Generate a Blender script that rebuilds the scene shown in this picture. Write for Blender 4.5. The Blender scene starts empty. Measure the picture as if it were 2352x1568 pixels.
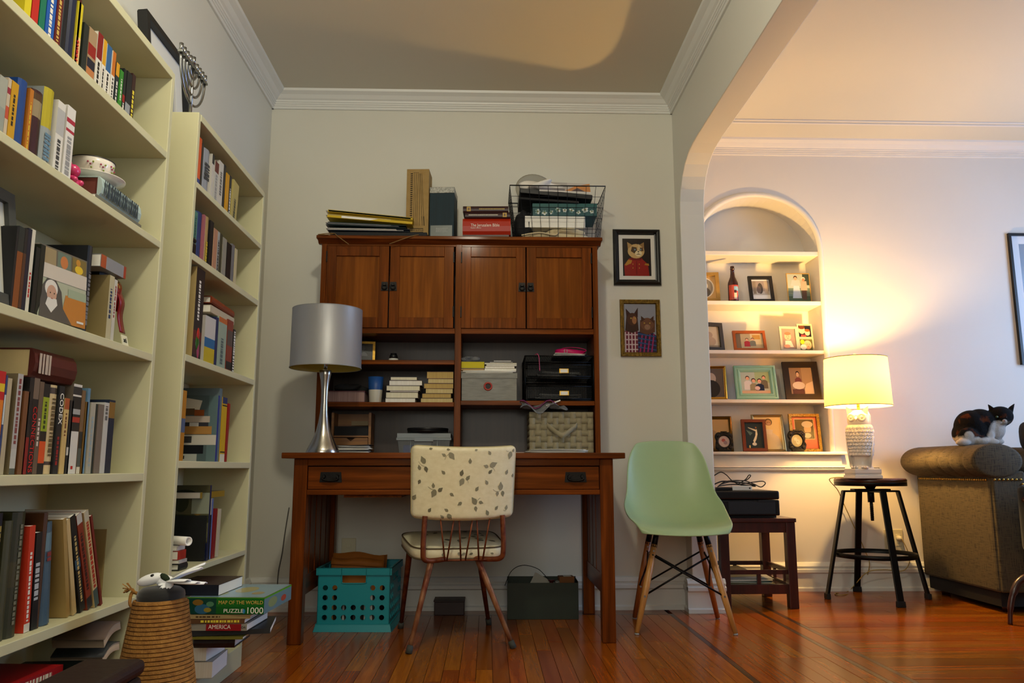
import bpy, bmesh, math, random
from mathutils import Vector, Matrix, Euler
random.seed(7)
S = bpy.context.scene
COL = S.collection
R = math.radians
# ------------------------------------------------------------------ camera, world, lights, exposure
VP = (1120.0, 1075.0); FPX = 2352*28/36.0; EYE = 0.70
_a = (VP[0]-1176)/FPX; _b = (784-VP[1])/FPX
PITCH = math.atan(-_b); YAW = math.atan2(-_a*math.cos(PITCH), 1)
cam_d = bpy.data.cameras.new('camera'); cam_d.lens = 28; cam_d.sensor_width = 36; cam_d.clip_start = .05
cam = bpy.data.objects.new('camera', cam_d); COL.objects.link(cam)
cam.location = (0, 0, EYE); cam.rotation_euler = (R(90)+PITCH, 0, -YAW)
S.camera = cam
S.view_settings.view_transform = 'Standard'; S.view_settings.look = 'None'
S.view_settings.exposure = 0.0; S.view_settings.gamma = 1.0; S.view_settings.use_curve_mapping = False
W = bpy.data.worlds.new('world'); S.world = W; W.use_nodes = True
W.node_tree.nodes['Background'].inputs[0].default_value = (.55, .72, 1, 1)
W.node_tree.nodes['Background'].inputs[1].default_value = 1.0

def light(name, kind, loc, power, color, rot=(0, 0, 0), **kw):
    d = bpy.data.lights.new(name, kind); d.energy = power; d.color = color
    for k, v in kw.items(): setattr(d, k, v)
    o = bpy.data.objects.new(name, d); COL.objects.link(o); o.location = loc; o.rotation_euler = rot
    return o
CEIL = 2.73; XRW = 4.27
light('ceiling_lamp_light', 'POINT', (-.15, 1.35, CEIL-.20), 57, (1, .94, .75), shadow_soft_size=.07)
light('window_daylight', 'AREA', (XRW, 3.35, 1.5), 54, (.38, .60, 1), rot=(0, R(90), 0), shape='RECTANGLE', size=1.45, size_y=1.3)
light('front_fill_light', 'AREA', (-.2, -1.22, 1.5), 26, (1, .97, .87), rot=(R(90), 0, 0), shape='RECTANGLE', size=1.5, size_y=1.4)  # fill light added behind the camera, not a known window
light('owl_lamp_bulb', 'POINT', (2.075, 4.36, 1.20), 68, (1, .60, .20), shadow_soft_size=.03)

# the lens geometry: a picture point and one known plane give the point in the room
_F = Vector((math.sin(YAW)*math.cos(PITCH), math.cos(YAW)*math.cos(PITCH), math.sin(PITCH)))
_R = Vector((math.cos(YAW), -math.sin(YAW), 0)); _U = _R.cross(_F); _C = Vector((0, 0, EYE))
def ray(x, y): return _F + _R*((x-1176)/FPX) + _U*((784-y)/FPX)
def PY(x, y, v): d = ray(x, y); return _C + d*(v/d.y)
def PX(x, y, v): d = ray(x, y); return _C + d*(v/d.x)
def PZ(x, y, v): d = ray(x, y); return _C + d*((v-EYE)/d.z)

# ------------------------------------------------------------------ colours and materials
def lin(h):
    r = [int(h[i:i+2], 16)/255 for i in (0, 2, 4)]
    return tuple(c/12.92 if c <= .04045 else ((c+.055)/1.055)**2.4 for c in r) + (1,)
_m = {}
def mat(name, col, rough=.5, metal=0., var=None, vscale=6, vstr=(1, 1, 1), bump=0., bscale=60, bstretch=(1, 1, 1), coat=0., trans=0., alpha=1., ior=1.45, spec=.5, emit=None, estr=0, sheen=0):
    if name in _m: return _m[name]
    m = bpy.data.materials.new(name); m.use_nodes = True; nt = m.node_tree; b = nt.nodes['Principled BSDF']
    L = nt.links.new
    b.inputs['Roughness'].default_value = rough; b.inputs['Metallic'].default_value = metal
    b.inputs['Coat Weight'].default_value = coat; b.inputs['Transmission Weight'].default_value = trans
    b.inputs['Alpha'].default_value = alpha; b.inputs['IOR'].default_value = ior
    b.inputs['Specular IOR Level'].default_value = spec; b.inputs['Sheen Weight'].default_value = sheen
    if emit: b.inputs['Emission Color'].default_value = lin(emit); b.inputs['Emission Strength'].default_value = estr
    tc = nt.nodes.new('ShaderNodeTexCoord')
    if col == 'VCOL':
        at = nt.nodes.new('ShaderNodeAttribute'); at.attribute_name = 'Col'; L(at.outputs['Color'], b.inputs['Base Color'])
    elif var:
        mp = nt.nodes.new('ShaderNodeMapping'); mp.inputs['Scale'].default_value = vstr
        n = nt.nodes.new('ShaderNodeTexNoise'); n.inputs['Scale'].default_value = vscale; n.inputs['Detail'].default_value = 5
        r = nt.nodes.new('ShaderNodeValToRGB'); r.color_ramp.elements[0].position = .3; r.color_ramp.elements[1].position = .7
        r.color_ramp.elements[0].color = lin(col); r.color_ramp.elements[1].color = lin(var)
        L(tc.outputs['Object'], mp.inputs[0]); L(mp.outputs[0], n.inputs[0]); L(n.outputs['Fac'], r.inputs[0]); L(r.outputs[0], b.inputs['Base Color'])
    else: b.inputs['Base Color'].default_value = lin(col)
    if bump:
        mp = nt.nodes.new('ShaderNodeMapping'); mp.inputs['Scale'].default_value = bstretch
        n = nt.nodes.new('ShaderNodeTexNoise'); n.inputs['Scale'].default_value = bscale; n.inputs['Detail'].default_value = 4
        bp = nt.nodes.new('ShaderNodeBump'); bp.inputs['Strength'].default_value = bump; bp.inputs['Distance'].default_value = .004
        L(tc.outputs['Object'], mp.inputs[0]); L(mp.outputs[0], n.inputs[0]); L(n.outputs['Fac'], bp.inputs['Height']); L(bp.outputs[0], b.inputs['Normal'])
    _m[name] = m
    return m
def wood(name, c1, c2, c3=None, axis='x', scale=1., rough=.4, coat=.0, rnd=0., bump=.15, spec=.5, tint=None):
    """streaky grain running along one local axis; rnd = colour spread from piece to piece"""
    if name in _m: return _m[name]
    m = bpy.data.materials.new(name); m.use_nodes = True; nt = m.node_tree; b = nt.nodes['Principled BSDF']; L = nt.links.new
    N = nt.nodes.new
    tc = N('ShaderNodeTexCoord'); oi = N('ShaderNodeObjectInfo'); mp = N('ShaderNodeMapping')
    s = {'x': (1.2, 22, 22), 'y': (22, 1.2, 22), 'z': (22, 22, 1.2)}[axis]
    mp.inputs['Scale'].default_value = [q*scale for q in s]
    va = N('ShaderNodeVectorMath'); va.operation = 'MULTIPLY_ADD'; va.inputs[1].default_value = (1, 1, 1)
    cm = N('ShaderNodeCombineXYZ'); mu = N('ShaderNodeMath'); mu.operation = 'MULTIPLY'; mu.inputs[1].default_value = 37
    L(oi.outputs['Random'], mu.inputs[0]); [L(mu.outputs[0], cm.inputs[i]) for i in range(3)]
    L(tc.outputs['Object'], va.inputs[0]); L(cm.outputs[0], va.inputs[2]); L(va.outputs[0], mp.inputs[0])
    n1 = N('ShaderNodeTexNoise'); n1.inputs['Scale'].default_value = 1; n1.inputs['Detail'].default_value = 6; n1.inputs['Distortion'].default_value = 1.2
    n2 = N('ShaderNodeTexNoise'); n2.inputs['Scale'].default_value = 5; n2.inputs['Detail'].default_value = 3
    L(mp.outputs[0], n1.inputs[0]); L(mp.outputs[0], n2.inputs[0])
    r = N('ShaderNodeValToRGB'); e = r.color_ramp.elements; e[0].position = .32; e[1].position = .68; e[0].color = lin(c1); e[1].color = lin(c2)
    if c3: q = e.new(.5); q.color = lin(c3)
    mx = N('ShaderNodeMath'); mx.operation = 'MULTIPLY_ADD'; mx.inputs[1].default_value = .3; 
    sb = N('ShaderNodeMath'); sb.operation = 'MULTIPLY_ADD'; sb.inputs[1].default_value = .75; sb.inputs[2].default_value = -.02
    L(n1.outputs['Fac'], sb.inputs[0]); L(n2.outputs['Fac'], mx.inputs[0]); L(sb.outputs[0], mx.inputs[2]); L(mx.outputs[0], r.inputs[0])
    out = r.outputs[0]
    if rnd:
        hs = N('ShaderNodeHueSaturation'); mr = N('ShaderNodeMapRange'); mr.inputs['To Min'].default_value = 1-rnd; mr.inputs['To Max'].default_value = 1+rnd*.8
        L(oi.outputs['Random'], mr.inputs[0]); L(mr.outputs[0], hs.inputs['Value']); L(out, hs.inputs['Color']); out = hs.outputs[0]
        m2 = N('ShaderNodeMath'); m2.operation = 'MULTIPLY'; m2.inputs[1].default_value = 7.13; fr = N('ShaderNodeMath'); fr.operation = 'FRACT'
        mh = N('ShaderNodeMapRange'); mh.inputs['To Min'].default_value = .488; mh.inputs['To Max'].default_value = .508
        L(oi.outputs['Random'], m2.inputs[0]); L(m2.outputs[0], fr.inputs[0]); L(fr.outputs[0], mh.inputs[0]); L(mh.outputs[0], hs.inputs['Hue'])
    L(out, b.inputs['Base Color'])
    bp = N('ShaderNodeBump'); bp.inputs['Strength'].default_value = bump; bp.inputs['Distance'].default_value = .002
    L(n2.outputs['Fac'], bp.inputs['Height']); L(bp.outputs[0], b.inputs['Normal'])
    b.inputs['Roughness'].default_value = rough; b.inputs['Coat Weight'].default_value = coat; b.inputs['Coat Roughness'].default_value = .12
    b.inputs['Specular IOR Level'].default_value = spec
    if tint: b.inputs['Specular Tint'].default_value = lin(tint)
    _m[name] = m
    return m

VC = mat('printed_card', 'VCOL', .45)
VG = mat('glossy_print', 'VCOL', .22)
VR = mat('matt_paper', 'VCOL', .8)
PAPER = mat('white_paper', 'f2f0e8', .8, var='e4e0d4', vscale=3, vstr=(1, 1, 60))
YPAPER = mat('aged_paper', 'd9c795', .85, var='c9b378', vscale=3, vstr=(1, 1, 60))
WALLP = mat('wall_paint', 'd6d4c8', .55, bump=.12, bscale=9, var='d2d0c3', vscale=1.5)
WALLL = mat('living_wall_paint', 'dcd7cf', .55, bump=.10, bscale=9, var='d9d3ca', vscale=1.5)
CEILP = mat('ceiling_paint', 'd0cab8', .7, bump=.05, bscale=12)
TRIMP = mat('trim_paint', 'dcdcd6', .4, bump=.2, bscale=14)
CREAM = mat('cream_shelf_paint', 'c6c3a0', .42, var='bdb995', vscale=2, bump=.1, bscale=20)
NICHE = mat('niche_paint', 'ddd8cc', .45, bump=.06, bscale=16)
OAKX = wood('mission_oak_x', '421c07', '7c3d12', '5e2b0b', 'x', 1, .38, .06, spec=.3, tint='c89058')
OAKY = wood('mission_oak_y', '421c07', '7c3d12', '5e2b0b', 'y', 1, .38, .06, spec=.3, tint='c89058')
OAKZ = wood('mission_oak_z', '421c07', '7c3d12', '5e2b0b', 'z', 1, .38, .06, spec=.3, tint='c89058')
OAKP = wood('mission_oak_panel', '50260a', '884c18', '6a370f', 'z', .7, .40, .06, spec=.3, tint='c89058')
DARKW = wood('mahogany', '220907', '43150d', '330e09', 'z', 1, .35, .2)
BLACK = mat('black_metal', '101010', .4, .6)
BLKP = mat('black_plastic', '0c0c0e', .38)
BLKM = mat('black_matt', '101012', .7)
BRONZE = mat('dark_bronze', '1c1a18', .42, .8, bump=.2, bscale=80)
CHROME = mat('brushed_steel', 'b8b4ac', .24, 1, bump=.05, bscale=200, bstretch=(1, 1, .02))
GOLD = mat('gold_leaf', 'b08a3a', .38, .8, var='8a6420', vscale=40)
BRASS = mat('brass', 'c09a48', .3, 1)

# ------------------------------------------------------------------ mesh builder
class MB:
    def __init__(s): s.v = []; s.f = []; s.c = []; s.sm = []; s.mi = []; s.hc = False
    def add(s, vs, fs, col=None, sm=False, mi=0):
        n = len(s.v); s.v += [Vector(p) for p in vs]
        for i, f in enumerate(fs):
            s.f.append([n+k for k in f]); cc = col[i] if isinstance(col, list) else col
            s.c.append(cc); s.sm.append(sm); s.mi.append(mi)
        if col is not None: s.hc = True
        return n
    def box(s, a, b, col=None, mi=0, M=None):
        x0, y0, z0 = a; x1, y1, z1 = b
        vs = [Vector(p) for p in ((x0, y0, z0), (x1, y0, z0), (x1, y1, z0), (x0, y1, z0), (x0, y0, z1), (x1, y0, z1), (x1, y1, z1), (x0, y1, z1))]
        if M: vs = [M @ p for p in vs]
        s.add(vs, [(0, 3, 2, 1), (4, 5, 6, 7), (0, 1, 5, 4), (1, 2, 6, 5), (2, 3, 7, 6), (3, 0, 4, 7)], col, False, mi); return s
    def cbox(s, c, d, col=None, mi=0, M=None):
        return s.box([c[i]-d[i]/2 for i in range(3)], [c[i]+d[i]/2 for i in range(3)], col, mi, M)
    def tube(s, pts, r, n=8, closed=False, col=None, caps=True, flat=None):
        pts = [Vector(p) for p in pts]; k = len(pts); rr = r if isinstance(r, (list, tuple)) else [r]*k
        vs = []; up = None
        for i, p in enumerate(pts):
            t = (pts[(i+1) % k]-pts[i-1]) if closed else (pts[min(i+1, k-1)]-pts[max(i-1, 0)])
            t.normalize()
            if up is None: up = Vector((0, 0, 1)) if abs(t.z) < .9 else Vector((1, 0, 0))
            x = t.cross(up)
            if x.length < 1e-6: x = t.orthogonal()
            x.normalize(); y = x.cross(t).normalized(); up = y
            for j in range(n):
                a = 2*math.pi*j/n + math.pi/n
                vs.append(p + x*(math.cos(a)*rr[i]*(flat[0] if flat else 1)) + y*(math.sin(a)*rr[i]*(flat[1] if flat else 1)))
        fs = []
        for i in range(k if closed else k-1):
            q = (i+1) % k
            for j in range(n): fs.append((i*n+j, i*n+(j+1) % n, q*n+(j+1) % n, q*n+j))
        b = s.add(vs, fs, col, n > 5)
        if caps and not closed:
            s.f.append([b+j for j in reversed(range(n))]); s.f.append([b+(k-1)*n+j for j in range(n)])
            s.c += [col, col]; s.sm += [False, False]; s.mi += [0, 0]
        return s
    def cyl(s, p0, p1, r0, r1=None, n=14, col=None): return s.tube([p0, p1], [r0, r0 if r1 is None else r1], n, col=col)
    def lathe(s, prof, n=28, c=(0, 0, 0), col=None, a0=0, a1=2*math.pi, sx=1, sy=1, sm=True):
        full = abs(a1-a0-2*math.pi) < 1e-6; m = n if full else n+1; vs = []
        for r, z in prof:
            for j in range(m):
                a = a0+(a1-a0)*j/n; vs.append((c[0]+r*sx*math.cos(a), c[1]+r*sy*math.sin(a), c[2]+z))
        fs = []; cc = []
        for i in range(len(prof)-1):
            for j in range(n):
                q = (j+1) % m; fs.append((i*m+j, i*m+q, (i+1)*m+q, (i+1)*m+j)); cc.append(col[i] if isinstance(col, list) else col)
        s.add(vs, fs, cc if col is not None else None, sm); return s
    def ell(s, c, r, nu=16, nv=10, col=None, M=None):
        vs = []; fs = []
        for i in range(nv+1):
            t = math.pi*i/nv
            for j in range(nu):
                a = 2*math.pi*j/nu; p = Vector((r[0]*math.sin(t)*math.cos(a), r[1]*math.sin(t)*math.sin(a), r[2]*math.cos(t)))
                if M: p = M @ p
                vs.append(Vector(c)+p)
        for i in range(nv):
            for j in range(nu): fs.append((i*nu+j, (i+1)*nu+j, (i+1)*nu+(j+1) % nu, i*nu+(j+1) % nu))
        s.add(vs, fs, col, True); return s
    def prism(s, poly, axis, lo, hi, col=None, sm=False, ccol=None):
        """poly: 2D points in the two other axes (x:(y,z) y:(x,z) z:(x,y))"""
        def P(p, t): return {'x': (t, p[0], p[1]), 'y': (p[0], t, p[1]), 'z': (p[0], p[1], t)}[axis]
        n = len(poly); vs = [P(p, lo) for p in poly]+[P(p, hi) for p in poly]
        s.add(vs, [(i, (i+1) % n, n+(i+1) % n, n+i) for i in range(n)], col, sm)
        b = len(s.v)-2*n; s.f += [[b+i for i in reversed(range(n))], [b+n+i for i in range(n)]]; s.c += [ccol or col]*2; s.sm += [False]*2; s.mi += [0]*2
        return s
    def grid(s, rows, col=None, sm=True, closed=False):
        n = len(rows[0]); vs = [p for r in rows for p in r]; fs = []
        for i in range(len(rows)-1):
            for j in range(n if closed else n-1): fs.append((i*n+j, i*n+(j+1) % n, (i+1)*n+(j+1) % n, (i+1)*n+j))
        s.add(vs, fs, col, sm); return s
    def xf(s, M, start=0):
        for i in range(start, len(s.v)): s.v[i] = M @ s.v[i]
        return s
    def build(s, name, m, parent=None, bevel=0, seg=2, loc=None, solid=0, sub=0, fix=True):
        me = bpy.data.meshes.new(name); me.from_pydata([tuple(p) for p in s.v], [], s.f)
        ms = m if isinstance(m, (list, tuple)) else [m]
        for q in ms: me.materials.append(q)
        for p, sm, mi in zip(me.polygons, s.sm, s.mi): p.use_smooth = sm; p.material_index = mi
        if s.hc:
            ca = me.color_attributes.new('Col', 'FLOAT_COLOR', 'CORNER'); i = 0
            for p, c in zip(me.polygons, s.c):
                c = lin(c) if isinstance(c, str) else (c or (.5, .5, .5, 1))
                for _ in p.vertices: ca.data[i].color = c; i += 1
        if fix:
            bm = bmesh.new(); bm.from_mesh(me); bmesh.ops.recalc_face_normals(bm, faces=bm.faces); bm.to_mesh(me); bm.free()
        o = bpy.data.objects.new(name, me); COL.objects.link(o)
        if parent: o.parent = parent
        if loc: o.location = loc
        if solid: q = o.modifiers.new('solid', 'SOLIDIFY'); q.thickness = solid; q.offset = 0
        if sub: q = o.modifiers.new('sub', 'SUBSURF'); q.levels = sub; q.render_levels = sub
        if bevel:
            q = o.modifiers.new('bevel', 'BEVEL'); q.width = bevel; q.segments = seg; q.limit_method = 'ANGLE'; q.angle_limit = R(40)
        return o
def tag(o, label, cat, group=None):
    o['label'] = label; o['category'] = cat
    if group: o['group'] = group
    return o
def thing(name, label, cat, loc=(0, 0, 0), rz=0, group=None, rot=None):
    o = bpy.data.objects.new(name, None); COL.objects.link(o); o.location = loc; o.empty_display_size = .05
    o.rotation_euler = rot if rot else (0, 0, rz)
    return tag(o, label, cat, group)
def struct(name, mb, m, **kw):
    o = mb.build(name, m, **kw); o['kind'] = 'structure'; return o
def smooth_path(pts, n=6, closed=False):
    P = [Vector(p) for p in pts]; out = []; k = len(P)
    for i in range(k if closed else k-1):
        p0, p1, p2, p3 = (P[(i-1) % k], P[i], P[(i+1) % k], P[(i+2) % k]) if closed else (P[max(i-1, 0)], P[i], P[i+1], P[min(i+2, k-1)])
        for j in range(n):
            t = j/n; out.append(.5*((2*p1)+(p2-p0)*t+(2*p0-5*p1+4*p2-p3)*t*t+(3*p1-p0-3*p2+p3)*t**3))
    if not closed: out.append(P[-1])
    return out
def text_mesh(body, size, m, parent, M, name='lettering', ext=.0004, align='CENTER', sx=1.):
    cu = bpy.data.curves.new(name, 'FONT'); cu.body = body; cu.size = size; cu.extrude = ext; cu.align_x = align; cu.align_y = 'CENTER'; cu.resolution_u = 3
    t = bpy.data.objects.new(name, cu); COL.objects.link(t)
    dg = bpy.context.evaluated_depsgraph_get(); me = bpy.data.meshes.new_from_object(t.evaluated_get(dg))
    bpy.data.objects.remove(t); me.name = name
    me.transform(M @ Matrix.Diagonal((sx, 1, 1, 1))); me.materials.clear(); me.materials.append(m)
    o = bpy.data.objects.new(name, me); COL.objects.link(o); o.parent = parent
    return o
INKW = mat('white_ink', 'e8e4d8', .6); INKB = mat('black_ink', '161412', .6); INKG = mat('gold_ink', 'c8a850', .45); INKR = mat('red_ink', 'b01810', .5)
INKN = mat('green_ink', '2c7a3c', .5)
FACE_NY = Matrix.Rotation(R(90), 4, 'X')                     # text in XY -> upright, facing -Y
FACE_PX = Matrix.Rotation(R(90), 4, 'Z') @ FACE_NY           # upright, facing +X
def T(x, y, z): return Matrix.Translation((x, y, z))
# ------------------------------------------------------------------ the room
D = 4.15; XL = -1.19; XA = 1.015; XA2 = 1.145; PF = 4.045; ZS = 2.306; D2 = 4.72; XR = 4.3; YB = -1.3
FLY = wood('oak_floor_y', '7a3a06', '9c5610', '8a480a', 'y', 1.5, .22, 0, .26, .003, .40, 'e08a28')
FLX = wood('oak_floor_x', '7a3a06', '9c5610', '8a480a', 'x', 1.5, .22, 0, .26, .003, .40, 'e08a28')
INLAY = wood('inlay_walnut', '2a1206', '4a240c', None, 'y', 1, .3, .3, .1)
GAP = mat('floor_gap', '2a1406', .8)
floor = struct('floor', MB().box((XL-.1, YB, -.06), (XR, D2+.05, -.012)), GAP)
struct('floor', MB().box((XL, YB, -.012), (XR, 1.9, -.0005)), FLY, parent=floor)
_fb = {}
def board(x0, y0, x1, y1, m, name='floor_board'):
    k = (round(x1-x0, 4), round(y1-y0, 3), m.name)
    g = .0008
    if k not in _fb:
        o = MB().box((g, g, -.012), (x1-x0-g, y1-y0-g, 0)).build(name, m, floor); _fb[k] = o.data
    else:
        o = bpy.data.objects.new(name, _fb[k]); COL.objects.link(o); o.parent = floor
    o.location = (x0, y0, random.uniform(-.0006, 0))
def lengths(a, b):
    out = [a]; 
    while out[-1] < b-.01:
        q = out[-1]+random.choice((.45, .6, .75, .9, 1.05)); out.append(b if q > b-.3 else q)
    return list(zip(out[:-1], out[1:]))
def ycols(x0, x1, n, y0, y1):
    w = (x1-x0)/n
    for i in range(n):
        for j, (a, b) in enumerate(lengths(y0-random.choice((0, .15, .3)), y1)): board(x0+i*w, a, x0+i*w+w, b, FLY)
SX1, SX2, SX3 = .885, 1.325, 1.41
ycols(XL, SX1, 36, 1.9, 4.00); ycols(SX1+.022, SX2, 7, 1.9, D2-.02); ycols(SX2+.022, SX3, 1, 1.9, D2)
for x in (SX2, SX3): board(x, 1.9, x+.022, D2, INLAY, 'inlay_strip')
board(SX1, 1.9, SX1+.022, 4.02, INLAY, 'inlay_strip')
o = MB().box((XL, 4.0, -.012), (SX1, 4.02, 0)).build('inlay_strip', INLAY, floor)
for k in range(2):
    for a, b in lengths(XL, SX1): board(a, 4.02+k*.065, b, 4.085+k*.065, FLX)
y = 1.9; wv = (D2-1.9)/48
for i in range(48):
    for a, b in lengths(SX3+.022-random.choice((0, .2, .35)), 3.7): board(max(a, SX3+.022), y+i*wv, b, y+i*wv+wv, FLX)
struct('floor', MB().box((3.7, 1.9, -.012), (XR, D2, 0)), FLX, parent=floor)

struct('ceiling', MB().box((XL-.1, YB, CEIL), (XR+.1, D2+.4, CEIL+.1)), CEILP)
struct('wall_back', MB().box((XL-.1, D, 0), (XA, D+.1, CEIL)), WALLP)
struct('wall_left', MB().box((XL-.1, YB, 0), (XL, D, CEIL)), WALLP)
struct('wall_front', MB().box((XL-.1, YB-.1, 0), (XR+.1, YB, CEIL)), WALLP)
# partition with the wide arched opening
AR = [(PF, 2.03), (PF-.008, 2.10), (PF-.03, 2.16), (PF-.07, 2.215), (PF-.13, 2.26), (PF-.21, 2.29), (PF-.30, 2.303), (PF-.38, ZS)]
yn = .2
poly = [(D2, 0), (D2, CEIL), (YB, CEIL), (YB, 0), (yn, 0)] + [(yn+PF-q[0], q[1]) for q in AR] + [q for q in reversed(AR)] + [(PF, 0)]
struct('wall_arch', MB().prism(poly, 'x', XA, XA2), mat('arch_paint', 'd6d4ca', .5, bump=.05, bscale=9), bevel=.004)
# living room back wall with its round-headed niche
NC, NW, NS, NH, NB = 1.66, .375, 2.02, .35, .20
arc = [(NC+NW*math.cos(math.pi*i/28), NS+NH*math.sin(math.pi*i/28)**.92) for i in range(29)]      # right to left
w = MB(); NL, NR, SZ = NC-NW, NC+NW, .796
w.add([(XA2, D2, 0), (NL, D2, 0), (NL, D2, CEIL), (XA2, D2, CEIL)], [(0, 1, 2, 3)])
w.add([(NR, D2, 0), (XR, D2, 0), (XR, D2, CEIL), (NR, D2, CEIL)], [(0, 1, 2, 3)])
w.add([(NL, D2, 0), (NR, D2, 0), (NR, D2, SZ), (NL, D2, SZ)], [(0, 1, 2, 3)])
for (a, b), (c, d) in zip(arc[:-1], arc[1:]): w.add([(a, D2, b), (c, D2, d), (c, D2, CEIL), (a, D2, CEIL)], [(0, 1, 2, 3)])
struct('wall_living', w, WALLL, fix=False)
w = MB()
edge = [(NR, SZ)]+arc+[(NL, SZ)]
w.grid([[(x, D2, z) for x, z in edge], [(x, D2+NB, z) for x, z in edge]], sm=False)
w.add([(x, D2+NB, z) for x, z in edge], [list(range(len(edge)))]); w.box((NL-.05, D2+.003, SZ-.03), (NR+.05, D2+NB, SZ-.001))
niche = struct('wall_niche', w, NICHE, fix=False)
for zt, th in ((2.022, .027), (1.709, .024), (1.405, .022), (1.107, .021)):
    x0 = NL; x1 = NR
    MB().box((x0, D2-.004, zt-th), (x1, D2+NB, zt)).build('shelf', NICHE, niche, bevel=.003)
# casing round the niche, sill and apron
rows = []
for off, dy in ((0, 0), (.004, -.010), (.02, -.014), (.03, -.008), (.034, 0)):
    rows.append([(NC+(NW+off)*math.cos(t), D2+dy-.001, NS+(NH+off)*(math.sin(t)**.92)) if False else (x+off*(1 if x > NC else -1)*abs((x-NC)/NW)**.7, D2+dy-.001, z+off*max(0, (z-NS)/NH)) for x, z in edge])
struct('trim_1', MB().grid(rows), NICHE)
struct('trim_2', MB().box((NL-.085, D2-.05, SZ-.018), (NR+.085, D2+.01, SZ)), NICHE, bevel=.005)
struct('trim_3', MB().box((NL-.06, D2-.016, .712), (NR+.06, D2+.003, SZ-.018)), NICHE, bevel=.002)
struct('trim_4', MB().prism([(D2+.003, .68), (D2-.012, .684), (D2-.02, .694), (D2-.016, .70), (D2-.026, .706), (D2-.018, .713), (D2+.003, .713)], 'x', NL-.075, NR+.075), NICHE)
# right hand wall with the window that lets the daylight in
w = MB(); wy0, wy1, wz0, wz1 = 2.65, 4.05, .75, 2.25
w.box((XR, YB, 0), (XR+.1, wy0, CEIL)); w.box((XR, wy1, 0), (XR+.1, D2, CEIL)); w.box((XR, wy0, 0), (XR+.1, wy1, wz0)); w.box((XR, wy0, wz1), (XR+.1, wy1, CEIL))
struct('wall_right', w, WALLL)
w = MB()
for a, b in (((wy0-.06, wz0-.06), (wy1+.06, wz0)), ((wy0-.06, wz1), (wy1+.06, wz1+.07)), ((wy0-.06, wz0), (wy0, wz1)), ((wy1, wz0), (wy1+.06, wz1)), ((wy0, 1.5), (wy1, 1.55)), ((3.33, wz0), (3.37, wz1))):
    w.box((XR-.02, a[0], a[1]), (XR+.06, b[0], b[1]))
struct('window_1', w, TRIMP)
w = MB()
for a, b in (((-1.02, .74), (.62, .80)), ((-1.02, 2.2), (.62, 2.27)), ((-1.02, .8), (-.95, 2.2)), ((.55, .8), (.62, 2.2)), ((-.95, 1.48), (.55, 1.52))): w.box((a[0], YB-.02, a[1]), (b[0], YB+.03, b[1]))
struct('fill_light_frame', w, TRIMP)  # unseen frame added round the front fill light; the wall has no opening
# crown mouldings
def crown(name, kind, lo, hi, wall, m, sgn=1):
    pr = [(0, -.088), (.010, -.088), (.013, -.082), (.013, -.076), (.018, -.074), (.018, -.066), (.023, -.064), (.023, -.056), (.028, -.054), (.030, -.046), (.040, -.040), (.055, -.024), (.078, -.012), (.082, 0), (0, 0)]
    pts = [(wall-sgn*a, CEIL+b) for a, b in pr]
    struct(name, MB().prism(pts, kind, lo, hi), m)
crown('trim_5', 'x', XL, XA, D, TRIMP); crown('trim_6', 'y', YB, D, XL, TRIMP, -1); crown('trim_7', 'y', YB, D, XA, TRIMP)
crown('trim_8', 'x', XA2, XR, D2, WALLL)
for i, (yy, wd) in enumerate(((4.43, .016), (4.39, .012))):
    struct('trim_%d' % (9+i), MB().box((XA2, yy-wd, CEIL-.008), (XR, yy, CEIL+.002)), WALLL, bevel=.003)
# baseboards
def base(name, axis, lo, hi, wall, sgn):
    pr = [(0, 0), (.028, 0), (.028, .018), (.018, .024), (.018, .098), (.030, .106), (.030, .122), (.018, .128), (.024, .140), (.012, .158), (0, .162)]
    struct(name, MB().prism([(wall+sgn*a, b) for a, b in pr], axis, lo, hi), TRIMP)
base('baseboard_back', 'x', XL, XA, D, -1); base('baseboard_left', 'y', YB, D, XL, 1); base('baseboard_living', 'x', XA2, XR, D2, -1)
base('baseboard_pier', 'x', XA-.03, XA2+.03, PF, -1); base('baseboard_arch', 'y', PF-.015, D-.01, XA, -1); base('baseboard_right', 'y', YB, D2, XR, -1)

# ------------------------------------------------------------------ bookcases
XB, XK = -.88, -1.125
def zpx(x, y): return PX(x, y, XB).z
def bookcase(name, label, y0, y1, ztop, shelves, bottom):
    t = thing(name, label, 'bookcase', ((XB+XK)/2, (y0+y1)/2, 0))
    ox, oy = t.location.x, t.location.y; hw = (y1-y0)/2; f = XB-ox; k = XK-ox; th = .019
    for s in (-1, 1):
        a, b = (-hw, -hw+th) if s < 0 else (hw-th, hw)
        MB().box((k, a, 0), (f, b, ztop)).build('side_panel', CREAM, t, bevel=.0015)
    MB().box((k, -hw+th, ztop-.021), (f+.001, hw-th, ztop+.0005)).build('top_panel', CREAM, t, bevel=.0015)
    MB().box((k, -hw+th, .02), (k+.006, hw-th, ztop-.02)).build('back_panel', CREAM, t)
    for zt, zb in shelves: MB().box((k+.006, -hw+th, zb), (f, hw-th, zt)).build('shelf', CREAM, t, bevel=.0015)
    MB().box((k+.006, -hw+th, 0), (f, hw-th, bottom)).build('bottom_panel', CREAM, t, bevel=.0015)
    return t
TZ = [(zpx(*a), zpx(*b)) for a, b in (((385, 350), (383, 365)), ((370, 555), (368, 570)), ((354, 814), (352, 831)), ((342, 1086), (338, 1104)), ((320, 1367), (312, 1389)))]
SZ_ = [(zpx(*a), zpx(*b)) for a, b in (((599, 561), (597, 570)), ((595, 691), (592, 702)), ((587, 873), (585, 885)), ((582, 1062), (581, 1075)), ((576, 1258), (575, 1269)))]
YT1 = 2.115; YS0, YS1 = 2.305, 3.03
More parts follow.
